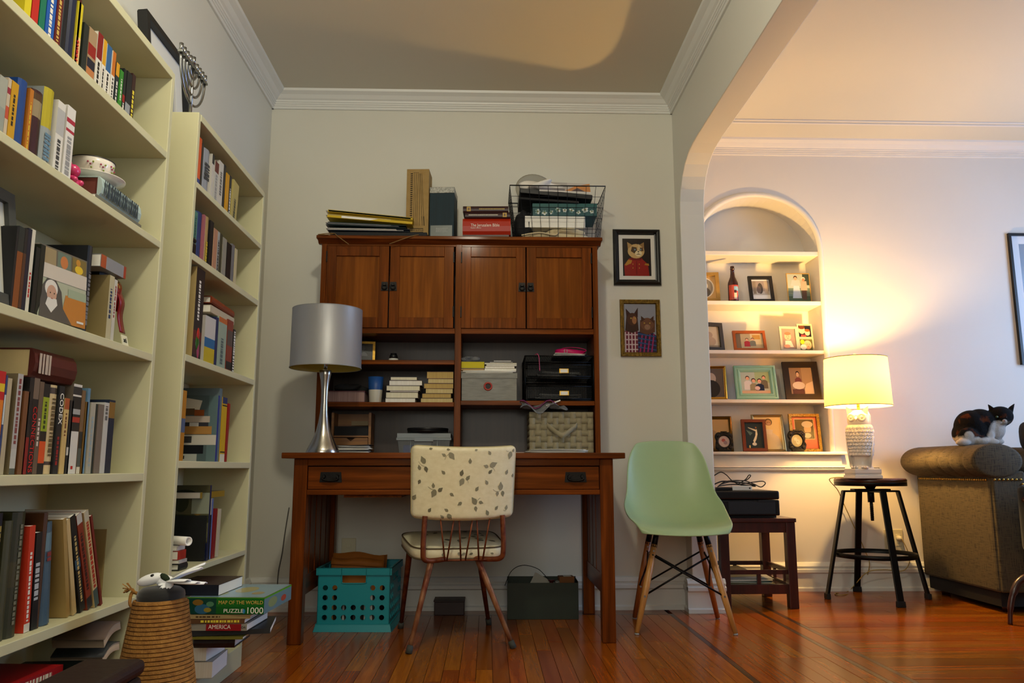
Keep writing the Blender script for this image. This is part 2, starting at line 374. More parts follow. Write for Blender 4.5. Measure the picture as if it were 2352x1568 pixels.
bookcase('bookcase', 'tall cream bookcase running off the left edge, reaching higher than its neighbour', YT1-.95, YT1, zpx(403, 172), TZ, .06)
bookcase('bookcase', 'shorter cream bookcase in the corner by the desk, menorah on its top', YS0, YS1, zpx(603, 437), SZ_, .075)

# ------------------------------------------------------------------ books
COVER = mat('book_cover', 'VCOL', .42); 
def darker(c, k): c = lin(c) if isinstance(c, str) else c; return tuple(q*k for q in c[:3])+(1,)
def book_mesh(h, t, d, col, bands=(), ink=None, hard=False, cover=None):
    """spine faces +X at x=0, thickness along Y, height along Z"""
    m = MB(); w = .0028 if hard else .0012; o = .003 if hard else 0
    rb = .18*t if hard else 0
    sp = [(-rb, -t/2), (-rb*.3, -t*.3), (0, 0), (-rb*.3, t*.3), (-rb, t/2)] if hard else [(0, -t/2), (0, t/2)]
    ns = len(sp)
    out = [(-d, -t/2)]+sp+[(-d, t/2)]; inn = [(-d, -t/2+w), (-w-rb, -t/2+w), (-w-rb, t/2-w), (-d, t/2-w)]
    zs = sorted(set([0, h]+[min(h, max(0, b*h)) for q in bands for b in q[:2]]))
    n = len(out)
    for a, b in zip(zs[:-1], zs[1:]):
        c = col
        for q in bands:
            if q[0]*h-1e-6 <= (a+b)/2 <= q[1]*h: c = q[2]
        for i in range(n-1):
            cc = c if 1 <= i < ns else (cover or (c if not bands else col))
            m.add([(out[i][0], out[i][1], a), (out[i+1][0], out[i+1][1], a), (out[i+1][0], out[i+1][1], b), (out[i][0], out[i][1], b)], [(0, 1, 2, 3)], cc, hard and 1 <= i < ns)
    for i in range(3): m.add([(inn[i][0], inn[i][1], 0), (inn[i+1][0], inn[i+1][1], 0), (inn[i+1][0], inn[i+1][1], h), (inn[i][0], inn[i][1], h)], [(0, 1, 2, 3)], cover or col)
    for z in (0, h):
        for s in (-1, 1): m.add([(-d, s*t/2, z), (-rb, s*t/2, z), (-w-rb, s*(t/2-w), z), (-d, s*(t/2-w), z)], [(0, 1, 2, 3)], cover or col)
        m.add([(x, y, z) for x, y in sp]+[(-w-rb, t/2-w, z), (-w-rb, -t/2+w, z)], [list(range(ns+2))], col)
    for s in (-1, 1): m.add([(-d, s*t/2, 0), (-d, s*t/2, h), (-d, s*(t/2-w), h), (-d, s*(t/2-w), 0)], [(0, 1, 2, 3)], cover or col)
    if ink:
        ic, a, b, wd = ink; z = a*h
        rr = random.Random(int(h*9999)+int(t*99999))
        while z < b*h:
            l = rr.uniform(.003, .011)
            m.add([(.0004, -t*wd/2, z), (.0004, t*wd/2, z), (.0004, t*wd/2, min(z+l, b*h)), (.0004, -t*wd/2, min(z+l, b*h))], [(0, 1, 2, 3)], ic); z += l+rr.uniform(.0015, .004)
    p = MB().box((-d+.002+o, -t/2+w+.0002, o+.0005), (-w-rb-.0005, t/2-w-.0002, h-o-.0005))
    return m, p
def pic(w, h, bg, shapes, dy=.00008):
    """flat print facing -Y, x 0..w, z 0..h; shapes in 0..1 coordinates, later ones lie on earlier ones"""
    m = MB(); m.add([(0, 0, 0), (w, 0, 0), (w, 0, h), (0, 0, h)], [(0, 1, 2, 3)], bg); k = 0
    for s in shapes:
        k += 1; y = -k*dy; c = s[-1]
        if s[0] == 'e': P = [(s[1]+s[3]*math.cos(2*math.pi*i/20), s[2]+s[4]*math.sin(2*math.pi*i/20)) for i in range(20)]
        elif s[0] == 'r': P = [(s[1], s[2]), (s[3], s[2]), (s[3], s[4]), (s[1], s[4])]
        else: P = s[1]
        P = [(min(1, max(0, a)), min(1, max(0, b))) for a, b in P]
        m.add([(a*w, y, b*h) for a, b in P], [list(range(len(P)))], c)
    return m
def book(desc, loc, h, t, d, col, rot=(0, 0, 0), label=None, cat='book', group=None, bands=(), ink=None, hard=False, cover=None, paper=None, art=None, name='book'):
    r = thing(name, label or desc, cat, loc, 0, group, rot)
    c, p = book_mesh(h, t, d, col, bands, ink, hard, cover)
    c.build('cover', COVER, r, fix=False); p.build('page_block', paper or PAPER, r)
    if art:
        a = art; bg, sh = a
        q = pic(d, h, bg, sh); q.xf(T(-d, -t/2-.0004, 0)); q.build('cover_art', VG, r, fix=False)
    return r
def row(shelf, sz, items, inset=.022, group=None):
    """items: desc, px0, px1 (picture columns of the spine), py of its top, colour, options"""
    prev = None; xs = XB-inset; seen = set()
    for it in items:
        desc, p0, p1, py, col = it[:5]; o = dict(it[5]) if len(it) > 5 else {}
        xi = xs-o.pop('ins', 0)
        a, b = PX(p0, py, xi), PX(p1, py, xi); y = (a.y+b.y)/2; t = max(.004, (b.y-a.y)*.97)
        h = o.pop('h', None) or max(.08, PX((p0+p1)/2, py, xi).z-sz)
        h = min(h, min(q[1] for q in (TZ if shelf.startswith('tall') else SZ_)+[(9, 9)] if q[1] > sz+.1 or q[1] == 9)-sz-.006) if sz < 1.5 else min(h, (zpx(403, 172) if shelf.startswith('tall') else zpx(603, 437))-.024-sz); d = o.pop('d', .14 if h < .2 else .17); tilt = o.pop('tilt', 0); yaw = o.pop('yaw', 0); sh = o.pop('short', None)
        yy = o.pop('y', y)
        lab = o.pop('label', None) or ('%s right of the %s one on %s' % (desc, prev, shelf) if prev else 'leftmost visible %s on %s' % (desc, shelf))
        w_ = desc.replace(' paperback', '').replace(' hardback', '').replace(' book', '').split()
        prev = sh or ' '.join(w_[:2])
        book(desc, (xi, yy+math.sin(abs(R(tilt)))*0, sz+.0005+abs(math.sin(R(tilt)))*t/2), h, t, d, col, (R(tilt), 0, R(yaw)), lab, group=group, **o)
# ------------------------------------------------------------------ the books, shelf by shelf
def B(*q): return q
WI, BI, GI, RI, YI = 'd8d4c8', '181614', 'c0a050', 'b02018', 'd8c838'
row("tall bookcase's top shelf", TZ[0][0], [
 ('bright yellow book', 57, 73, 5, 'c8b820', dict(h=.235)),
 ('bright red book', 73.5, 90, 18, 'b02018', dict(h=.24)),
 ('green book', 91, 105, 30, '0f6a50', dict(h=.235)),
 ('bright blue book', 105, 127, 45, '1450a0', dict(h=.24, ink=(WI, .05, .5, .3))),
 ('maroon speckled book', 127, 141, 60, '5a1214', dict(h=.235, ink=(GI, .05, .6, .4))),
 ('plain black book', 141, 158, 62, '0a0c12', dict(h=.24, hard=True)),
 ('dark navy book', 158, 176, 70, '141a34', dict(h=.235, hard=True)),
 ('thin brown book', 176, 181, 80, '4a1c14', dict(h=.21)),
 ('yellow and white book', 181, 193, 8, 'c0b020', dict(bands=B((0, .12, '181818'), (.12, .5, 'd8b070')), ink=(RI, .15, .45, .4))),
 ('charcoal book', 194, 206, 57, '1e2420', dict()),
 ('brick red patched book', 206, 225, 70, '9a8060', dict(bands=B((.0, .28, 'b07040'), (.28, .45, '14182a'), (.5, .72, '8a1c14')))),
 ('red and white book', 226, 239, 78, 'd0ccc0', dict(bands=B((.55, 1, '7a1414'),), ink=(BI, .05, .5, .35))),
 ('yellow topped white book', 239, 247, 93, 'd6d2c6', dict(bands=B((.55, 1, 'c89418'),), ink=(BI, .1, .5, .35))),
 ('blue topped white book', 247, 259, 106, 'd6d2c6', dict(bands=B((.52, 1, '2a5a8a'),), ink=(BI, .1, .48, .3))),
 ('orange topped white book', 260, 268, 120, 'd6d2c6', dict(bands=B((.55, 1, 'b8661a'),), ink=(BI, .1, .5, .35))),
 ('gold topped black book', 268, 276, 146, '20282c', dict(bands=B((.72, 1, 'c89018'),), ink=(WI, .1, .6, .35))),
 ('grass green book', 277, 285, 163, '2e7a24', dict(ink=(WI, .3, .8, .3))),
 ('slim black book', 286, 292, 160, '14181a', dict(bands=B((.3, .45, '8a1414'),), ink=(WI, .05, .28, .5))),
 ('black and grey book', 293, 305, 168, '101418', dict(bands=B((.12, .35, '8a8e92'),))),
 ('dark maroon book', 305, 313, 172, '2e1412', dict(ink=(YI, .03, .7, .5), short='maroon')),
], group='books on the top shelf of the tall bookcase')
row("tall bookcase's second shelf", TZ[1][0], [
 ('grey book', 0, 20, 178, '9a9c90', dict(bands=B((.0, .5, '8a9088'),))),
 ('pale speckled book', 20, 28, 181, 'b8a890', dict(bands=B((.35, .55, 'b04830'), (.75, .85, '8a2434')))),
 ('golden yellow book', 28, 45, 190, 'b88a10', dict(ink=(BI, .3, .8, .25))),
 ('royal blue book', 47, 70, 186, '123a7a', dict(hard=True)),
 ('narrow orange book', 70, 79, 206, 'b06a18', dict(ink=(YI, .1, .8, .2))),
 ('oxblood book', 80, 106, 212, '330a0a', dict(hard=True, bands=B((.62, .86, '8a7a5a'), (.86, .96, '4a3010')))),
 ('yellow and grey book', 108, 132, 207, '8a9090', dict(hard=True, bands=B((.0, .05, 'b0a020'), (.5, 1, 'a89a18')), ink=('5a7a90', .1, .45, .6))),
 ('white book with oval portrait', 134, 153, 236, 'cfccc4', dict(bands=B((.55, .9, 'a8a8a8'),), ink=('3a3a3c', .08, .5, .4), short='portrait')),
 ('white book with red sprigs', 156, 176, 248, 'd0cdc8', dict(bands=B((.78, .84, 'a02038'), (.66, .70, 'a02038'), (.02, .06, 'a02038')), ink=('8a8a8c', .1, .6, .5), short='sprigged')),
], group='books on the second shelf of the tall bookcase')
row("tall bookcase's third shelf", TZ[2][0], [
 ('thin black book', 40, 45, 521, '0c0e10', dict(label="thin black book right behind the grey picture frame on tall bookcase's third shelf")),
 ('black and orange book', 45, 59, 522, '1c2420', dict(bands=B((.0, .7, '7a4212'),))),
 ('dark brown book', 59, 66, 526, '1a1612', dict(bands=B((.05, .7, '4a2c14'),))),
 ('midnight navy book', 66, 75, 526, '0e1124', dict()),
 ('slim white book', 75, 83, 528, 'c8c4b4', dict(ink=(RI, .2, .5, .4))),
 ('bottle green book', 84, 94, 569, '0c120c', dict()),
 ('olive black book', 95, 106, 563, '141a0c', dict()),
 ('tall black book', 206, 217, 566, '14161a', dict(ink=('6a6c70', .1, .7, .5), hard=True, label="tall black book between the portrait book and cream book on tall bookcase's third shelf")),
 ('cream spined book', 253, 264, 634, 'b0a888', dict(ink=('2a3a5a', .35, .8, .4), cover='8a7a52')),
 ('narrow white paperback', 264, 271, 643, 'bcb8ac', dict(ink=('8a2020', .4, .9, .3))),
], group='books on the third shelf of the tall bookcase')
row("tall bookcase's fourth shelf", TZ[3][0], [
 ('red and yellow book', 0, 15, 853, 'b01414', dict(bands=B((.38, .72, 'c87018'), (.8, .88, 'd0b020'), (.26, .33, 'd0b020')))),
 ('slim blue book', 15, 19, 862, '2a3a6a', dict(bands=B((.5, .8, 'b8c0c0'),))),
 ('beige book', 19, 29, 869, 'a89c80', dict()),
 ('chalk white book', 42, 55, 859, 'a8a4a0', dict(bands=B((0, .06, '4a5048'), (.06, .25, 'b0b0a8')), ink=('7a3a3a', .3, .95, .4), cover='6e6248')),
 ('brown leather book', 57, 70, 899, '6a4224', dict(short='brown leather')),
 ('black and red book', 70, 80, 868, '121010', dict(bands=B((.0, .38, '7a1410'),))),
 ('black book with red title', 80, 93, 869, '12100f', dict(bands=B((.78, 1, '6a5a4c'),), name='titled_book', short='titled', label="black book with CONNECTIONS in red down its spine, tall bookcase")),
 ('grey brown book', 93, 103, 877, '5c4c3e', dict(ink=('c8bcae', .3, .6, .4))),
 ('lime black orange book', 102.5, 117, 882, '141412', dict(bands=B((.12, .36, 'c84a14'), (.47, .85, '8a9a1c')), ink=('2a3410', .5, .8, .3))),
 ('cream book', 117, 138, 885, 'bea878', dict(hard=True, bands=B((.9, .97, '3a2c1c'), (.1, .14, '3a2c1c')), ink=('5a4a2c', .2, .85, .4))),
 ('black book with white title', 138, 150, 887, '15171a', dict(ink=('8a1414', .1, .42, .4), short='black', label="black book with CODEX in white letters down its spine, tall bookcase")),
 ('short beige book', 150, 161, 915, 'c0a468', dict(bands=B((.85, 1, '9a4a24'),), ink=('6a3a1c', .5, .8, .3))),
 ('black and white book', 162, 170, 920, '1a1a1a', dict(bands=B((.25, .36, 'b8b4a8'),))),
 ('white book with black label', 170, 190, 883, 'cac6bc', dict(bands=B((.47, .66, '181818'), (.66, .72, '9a9a98'), (.72, .86, '181818'), (.88, .97, '2a2a2a'), (.57, .63, 'a03020')), ink=(RI, .05, .09, .25), cover='5c5246', short='labelled')),
 ('tan and dark book', 190, 198, 897, '6e5438', dict(bands=B((.0, .08, 'c8c0a8'), (.08, .3, '4a5048'), (.3, .5, '242420')))),
 ('ochre book', 197.5, 203, 923, '6a4c14', dict()),
 ('pale blue thin book', 203, 209, 892, '5a7e98', dict()),
 ('pale grey book', 210, 221, 925, 'a09c8c', dict(ink=('8a9aa0', .1, .8, .4))),
 ('thin dark green book', 221, 225, 928, '1a2420', dict()),
 ('taupe book', 227, 240, 929, '6c6056', dict()),
 ('glossy white book', 241, 252, 925, 'b4b2ac', dict(ink=('5a5a58', .75, .95, .5))),
 ('navy hardback book', 252, 266, 919, '0e1a30', dict(bands=B((.75, .97, '7a5a24'),))),
], group='books on the fourth shelf of the tall bookcase')
def row5():
    g = 'books on the fifth shelf of the tall bookcase'; sh = "tall bookcase's fifth shelf"
    row(sh, TZ[4][0], [
     ('dark blue gilt book', -14, 16, 1179, '0c1426', dict(hard=True, d=.19, ink=('8a7a3c', .1, .9, .35))),
     ('mossy grey book', 18, 36, 1196, '3c3c26', dict(hard=True)),
     ('thick olive book', 38, 68, 1176, '2c2c14', dict(hard=True, d=.19, bands=B((.4, .6, '3a3416'),), ink=('6a6a58', .1, .9, .2))),
     ('scarlet and white book', 76, 89, 1207, 'b8321a', dict(tilt=3, bands=B((.0, .08, 'c8c0b0'),), ink=(WI, .1, .75, .35))),
     ('black photo spined book', 91, 104, 1222, '0e1014', dict(tilt=3, ink=('a8acb0', .3, .7, .7))),
     ('plain brown book', 105, 114, 1178, '42260e', dict(hard=True, d=.19)),
     ('slate blue book', 117, 139, 1199, '3c5262', dict(hard=True, tilt=6, bands=B((.72, .9, '5a7480'),), ink=('7a3030', .62, .72, .4))),
    ], group=g)
    xs = XB-.022; prev = 'slate blue'
    tl0 = 10
    for desc, p, py, t, h, col, o in (('tan leaning book', 158, 1402, .014, .215, '9a7e48', {}), ('cream leaning book', 173, 1394, .015, .215, 'b8a070', {}),
       ('black leaning book', 191, 1387, .022, .225, '0c0c0a', dict(bands=B((.45, .55, '2a4a5a'),), ink=('b0965a', .1, .8, .35))),
       ('rust leaning book', 208, 1381, .022, .23, '7a2a12', dict(bands=B((.0, .12, '1c1a18'), (.9, 1, 'b0aca4')), ink=('2a0c06', .2, .8, .4))),
       ('cream red-lettered leaning book', 224, 1375, .020, .235, 'b8a070', dict(bands=B((.0, .18, '3a4a44'), (.9, 1, 'b0a890')), ink=('a02a14', .2, .9, .5))),
       ('red leaning book', 235, 1369, .009, .225, '6a1c10', {})):
        q = PX(p, py, xs); tl0 = min(22, tl0+3.5)
        book(desc, (xs, q.y, TZ[4][0]+.001+t*.5*math.sin(R(tl0))), h, t, .14, col, (R(tl0), 0, 0), '%s right of the %s one on %s' % (desc, prev, sh), group=g, **o); prev = ' '.join(desc.split()[:2])
    q = PX(238, 1330, xs-.05)
    b = book('', (xs-.06, q.y+.012, TZ[4][0]+.001), .165, .012, .115, '8a7448', (R(-4), 0, R(4)), 'thin tan paperback leaning the other way at the end of the fifth shelf', group=g)
row5()
# legible spines
def spine_text(name_label, body, size, m, zf=.5, flip=False, sx=1.):
    for o in list(COL.objects):
        if o.get('label', '').startswith(name_label):
            c = [q for q in o.children if q.name.startswith('cover')][0]; h = max(v.co.z for v in c.data.vertices)
            M = T(.0007, 0, h*zf) @ FACE_PX @ Matrix.Rotation(R(-90), 4, 'Z')
            text_mesh(body, size, m, o, M, 'title', .0002, sx=sx); return
spine_text('black book with CONNECTIONS', 'CONNECTIONS', .019, INKR, .36, sx=.95)
spine_text('black book with CODEX', 'CODEX', .019, INKW, .74)
spine_text('dark blue gilt book', 'THE PRINCE OF THE', .014, INKG, .5)

sx = XB-.022
# loose things on the tall bookcase
q = PX(30, 175, sx-.03)
book('', (sx-.02, q.y-.04, TZ[1][0]+PX(20, 178, sx).z-TZ[1][0]+.003), .13, .012, .17, '6a5c40', (R(90), 0, R(4)), "brown booklet lying across the books on tall bookcase's second shelf", group='books lying across others on the tall bookcase')
# book lying on top of the fourth-shelf books: spine to the room, tome
q0 = PX(83, 815, sx+.004); q1 = PX(178, 845, sx+.004)
zt = PX(130, 884, sx).z
book('', (sx+.004, q0.y, zt+.004+.032), q1.y-q0.y, .058, .19, '4a1810', (R(-90), 0, 0), "thick red-brown tome lying on top of the row on tall bookcase's fourth shelf", hard=True, ink=('b0a090', .08, .35, .7), paper=YPAPER, group='books lying across others on the tall bookcase')
zc = PX(262, 634, sx).z
q0 = PX(222, 600, sx-.01); q1 = PX(279, 640, sx-.01)
book('', (sx+.0, q0.y, zc+.004+.018), q1.y-q0.y, .030, .15, '84868a', (R(-90), 0, 0), "grey book with orange spine ends lying flat over the cream spined book", bands=B((0, .2, 'a04a24'), (.9, 1, '9a3a20')), group='books lying across others on the tall bookcase')
# light blue book with teacup, and the one beneath it
z1 = TZ[1][0]
q0 = PX(232, 440, sx+.006); q1 = PX(322, 505, sx+.006)
bz = .012
bk1 = book('', (sx+.01, q0.y-.03, z1+.008), q1.y-q0.y+.03, .014, .15, '6a6a5c', (R(-90), 0, 0), "thin grey book lying under the pale blue book on tall bookcase's second shelf", group='books under the teacup')
book('', (sx+.008, q0.y, z1+.017+.026), q1.y-q0.y, .050, .15, 'a8bcb8', (R(-90), 0, 0), "pale blue thick book lying under the teacup on tall bookcase's second shelf", hard=True, ink=('2c3a44', .05, .9, .75), cover='a8bcb8', paper=mat('maroon_edge', '6a3428', .8), group='books under the teacup')
CHINA = mat('bone_china', 'e4dccf', .18, coat=.4)
tc = thing('teacup', 'white floral teacup standing on its saucer on tall bookcase second shelf', 'teacup', (sx-.062, q0.y+.085, z1+.07+.012))
prof = [(.024, 0), (.026, .004), (.032, .008), (.042, .02), (.047, .036), (.050, .052), (.0485, .052), (.0455, .036), (.040, .021), (.028, .010), (.0, .009)]
MB().lathe(prof, 32).build('cup_body', CHINA, tc)
MB().lathe([(.0502, .0505), (.0506, .0525), (.0485, .0528)], 32, col='2a2420').build('rim', VC, tc)
MB().tube(smooth_path([(0, .046, .046), (0, .062, .050), (0, .074, .040), (0, .066, .024), (0, .041, .018)], 6), .0035, 8).build('handle', CHINA, tc)
m = MB()
for a, z in ((-.6, .03), (.0, .034), (.6, .03), (1.2, .034), (-1.2, .032)):
    for da, dz, c in ((0, 0, '8a2a4a'), (.12, .006, '8a9a30'), (-.12, .005, 'a03a50'), (.05, -.008, '7a8a30')):
        r = .0472+.0016*(z+dz-.03)/.006*.5; ctr = Vector((r*math.cos(a+da), r*math.sin(a+da), z+dz)); m.ell(ctr, (.0023, .0023, .0023), 8, 5, c)
m.build('flower_decoration', VC, tc)
sa = thing('saucer', 'white saucer under the floral teacup on the pale blue book', 'saucer', (sx-.062, q0.y+.085, z1+.0695))
MB().lathe([(.0, .004), (.03, .004), (.034, .006), (.055, .012), (.075, .020), (.0755, .0215), (.055, .0145), (.034, .0085), (.0, .0075)], 36).build('dish', CHINA, sa)
# pink gummy toy
q = PX(172, 405, sx-.02)
ty = thing('toy', 'small hot pink rubber toy bear standing right of the white books', 'toy', (sx-.035, q.y+.012, z1))
m = MB(); PINK = mat('pink_rubber', 'c83468', .3, coat=.3)
m.ell((0, 0, .026), (.018, .017, .026)); m.ell((.004, 0, .058), (.015, .016, .015))
for s in (-1, 1): m.ell((0, s*.012, .072), (.006, .006, .006), 10, 6); m.ell((.014, s*.013, .034), (.009, .007, .007), 10, 6); m.ell((.013, s*.010, .008), (.011, .008, .008), 10, 6)
m.build('bear_body', PINK, ty)
# red award ribbon with tag
q = PX(285, 760, sx+.005)
rb = thing('award_ribbon', "crumpled red satin award ribbon at the end of tall bookcase's third shelf", 'ribbon', (sx-.01, q.y+.01, TZ[2][0]))
RS = mat('red_satin', '7a0c0a', .35)
m = MB()
m.lathe([(.0, .004), (.008, .006), (.016, .003), (.022, .0), (.016, -.003), (.0, -.002)], 18); m.xf(T(-.004, -.02, .145) @ Matrix.Rotation(R(80), 4, 'Y'))
m.build('rosette', RS, rb)
def strip(pts, w, m, name, par, dirv=(0, 1, 0)):
    d = Vector(dirv); P = smooth_path(pts, 5)
    return MB().grid([[p-d*w/2, p+d*w/2] for p in P]).build(name, m, par, solid=.0008)
strip([(-.004, -.018, .14), (.006, -.014, .11), (.0, -.006, .075), (.005, .004, .035)], .03, RS, 'ribbon_tail', rb)
strip([(-.006, -.026, .14), (.002, -.024, .12), (-.004, -.014, .085)], .026, RS, 'ribbon_tail', rb)
MB().lathe([(0, .001), (.012, .001), (.012, -.001), (0, -.001)], 16).xf(T(.0, -.02, .148) @ Matrix.Rotation(R(80), 4, 'Y')).build('button', GOLD, rb)
cd = thing('paper_tag', 'small white lettered tag at the foot of the red ribbon', 'tag', (sx+.006, q.y+.015, TZ[2][0]+.0005))
MB().box((-.002, -.016, 0), (.0, .016, .03), 'd0ccb0').xf(Matrix.Rotation(R(-14), 4, 'Y')).build('card', VC, cd)
text_mesh('ati', .018, INKB, cd, Matrix.Rotation(R(-14), 4, 'Y') @ T(.0006, 0, .017) @ FACE_PX, 'lettering')
# standing book with a portrait on its front, turned towards the room
q = PX(112, 720, sx+.012)
h = PX(112, 560, sx+.012).z-TZ[2][0]
pb = thing('picture_book', "thick book with a white-veiled portrait on its front, tall bookcase's third shelf", 'book', (q.x-.012, q.y-.02, TZ[2][0]+.004), 0, None, (0, R(-3), R(-8)))
m, p = book_mesh(h, .035, .17, '9a948a', B((.78, .9, '2a1c14'), (.1, .24, '2a1c14'), (.94, 1, '20201e')), ('5a5048', .3, .74, .45))
for k in (m, p): k.xf(Matrix.Rotation(R(90), 4, 'Z') @ T(0, -.0175, 0))
# spine now faces -Y; its front faces +X
m = MB()
W_, H_, T_ = .15, h, .034
m.box((-T_, -.001, 0), (0, W_, H_), '6a665e'); m.build('cover', COVER, pb)
MB().box((-T_+.003, .003, .002), (-.003, W_+.0006, H_+.0004)).build('page_block', PAPER, pb)
a = pic(W_, H_, '9aa08a', [('r', 0, .74, 1, 1, '5a5448'), ('r', .02, .76, .33, .98, '8a7a58'), ('r', .36, .76, .64, .98, '5a6a5c'), ('e', .5, .85, .08, .09, 'b06a34'), ('r', .67, .76, .98, .98, '6a5a28'), ('e', .82, .82, .09, .06, 'c8a820'), ('e', .8, .92, .05, .05, 'b07a20'),
  ('r', 0, .56, 1, .76, 'b8b0a4'), ('p', [(.45, 0), (.55, .4), (1, .38), (1, 0)], 'a86a1c'), ('r', .6, .38, 1, .5, '8a9880'), ('p', [(.02, 0), (.05, .42), (.16, .56), (.34, .56), (.46, .42), (.5, .2), (.7, 0)], '3a3a38'), ('e', .25, .43, .13, .12, 'c8c4bc'), ('e', .26, .36, .10, .12, 'b08a74'), ('p', [(.14, .2), (.26, .1), (.38, .22), (.36, .3), (.18, .3)], 'c4c2bc'), ('e', .23, .37, .012, .01, '2a2420'), ('e', .31, .37, .012, .01, '2a2420'), ('r', .24, .29, .29, .3, '8a4a44'), ('r', .8, .05, .95, .08, 'c8c8c0')])
a.xf(Matrix.Rotation(R(90), 4, 'Z')); a.xf(T(.0004, 0, 0)); a.build('cover_art', VG, pb, fix=False)
a = pic(T_, H_, '9a948c', [('e', .5, .84, .38, .07, '2a2018'), ('e', .5, .84, .22, .045, '7a4a2a'), ('r', .25, .32, .75, .72, '8a8078'), ('e', .5, .16, .4, .08, '2a2420'), ('e', .5, .16, .26, .05, '8a5a48'), ('r', .1, .94, .9, .98, '1c1c1a')])
a.xf(T(-T_, -.0014, 0)); a.build('spine_art', VG, pb, fix=False)
q = PX(190, 640, sx-.06)
book('', (XB-.04, q.y+.035, TZ[2][0]), min(PX(206, 563, sx).z, TZ[1][1]-.006)-TZ[2][0], .05, .17, '0a0a0c', label="massive black book standing behind the portrait-fronted book on tall bookcase's third shelf", hard=True)
# picture frame at the left end of the third shelf
def frame_mesh(w, h, fw, dp, col=None, prof='flat'):
    """open rectangular frame in XZ, front at -Y, standing on z=0, centred in x"""
    m = MB()
    if prof == 'flat': pr = [(0, 0), (0, -dp), (fw, -dp), (fw, 0)]
    elif prof == 'bevel': pr = [(0, 0), (0, -dp*.6), (fw*.2, -dp), (fw*.6, -dp*.9), (fw, -dp*.4), (fw, 0)]
    elif prof == 'round': pr = [(0, 0), (0, -dp*.5), (fw*.15, -dp*.85), (fw*.4, -dp), (fw*.65, -dp*.85), (fw*.8, -dp*.45), (fw, -dp*.35), (fw, 0)]
    else: pr = [(0, 0), (0, -dp*.8), (fw*.12, -dp), (fw*.3, -dp), (fw*.36, -dp*.7), (fw*.55, -dp*.7), (fw*.62, -dp*.9), (fw*.78, -dp*.9), (fw, -dp*.35), (fw, 0)]
    rows = [[Vector((-w/2+a, y, a)), Vector((w/2-a, y, a)), Vector((w/2-a, y, h-a)), Vector((-w/2+a, y, h-a))] for a, y in pr+[pr[0]]]
    m.grid(rows, col, False, True); return m
def picture(name, label, cat, w, h, fw, dp, m, art, loc, rz=0, lean=0, matb=0, matc='d8d6d0', group=None, prof='flat', easel=True, artm=None, oval=False, extra=None, shape=None, back=None, col=None):
    """frame > frame bars, mat board, photograph, easel strut"""
    t = thing(name, label, cat, loc, 0, group, (R(-lean), 0, rz))
    (shape or frame_mesh(w, h, fw, dp, col, prof)).build('frame', m, t, fix=True)
    MB().box((-w/2+.002, -.002, .002), (w/2-.002, .003, h-.002)).build('backing', back or BLKM, t)
    iw, ih = w-2*fw, h-2*fw
    y = min(-dp*.3, -.0045)
    if matb:
        mm = frame_mesh(iw+.004, ih+.004, matb+.002, .0012, matc); mm.xf(T(0, y+.0008, fw-.002)); mm.build('mat_board', VR, t)
    aw, ah = iw-2*matb+.004, ih-2*matb+.004
    if art:
        p = pic(aw, ah, art[0], art[1]); p.xf(T(-aw/2, y+.0012, (h-ah)/2)); p.build('photograph', artm or VG, t, fix=False)
    if easel:
        q = MB().add([(-.015, .004, h*.72), (.015, .004, h*.72), (.022, h*.30, 0), (-.022, h*.30, 0)], [(0, 1, 2, 3)]); qm = MB(); qm.add([(-.015, .004, h*.72), (.015, .004, h*.72), (.022, .02+h*.26, .002+h*.07), (-.022, .02+h*.26, .002+h*.07)], [(0, 1, 2, 3)]); qm.build('easel_strut', BLKM, t, solid=.003)
    return t
q = PX(52, 700, sx+.0)
hh = PX(40, 445, sx-.02).z-TZ[2][0]
GREYF = mat('grey_frame', '3a3c38', .5)
picture('framed_picture', "grey frame with white mat and gilt picture leaning at the left of the third shelf", 'picture frame', .22, hh, .024, .014, GREYF,
  ('1c1a14', [('r', 0, 0, 1, 1, 'a08030'), ('r', .08, .06, .92, .94, '1a1812'), ('e', .5, .5, .3, .3, '6a4a24')]), (XB-.036, q.y-.115, TZ[2][0]+.002), R(90), 8, .035, 'b8b8b0', easel=False)
# black picture frame leaning on the wall on top of the tall bookcase
z0 = zpx(403, 172)
q0 = PX(312, 25, XL+.06)
picture('framed_picture', 'black framed picture with wide white mat leaning on the left wall behind the menorah', 'picture frame', .36, .405, .022, .03, BLKP, ('c8c8c4', [('r', .1, .1, .9, .9, 'a8aaa8')]), (XL+.09, 2.60, zpx(603, 437)+.001), R(90), 6, .06, 'd4d4d0', easel=False)

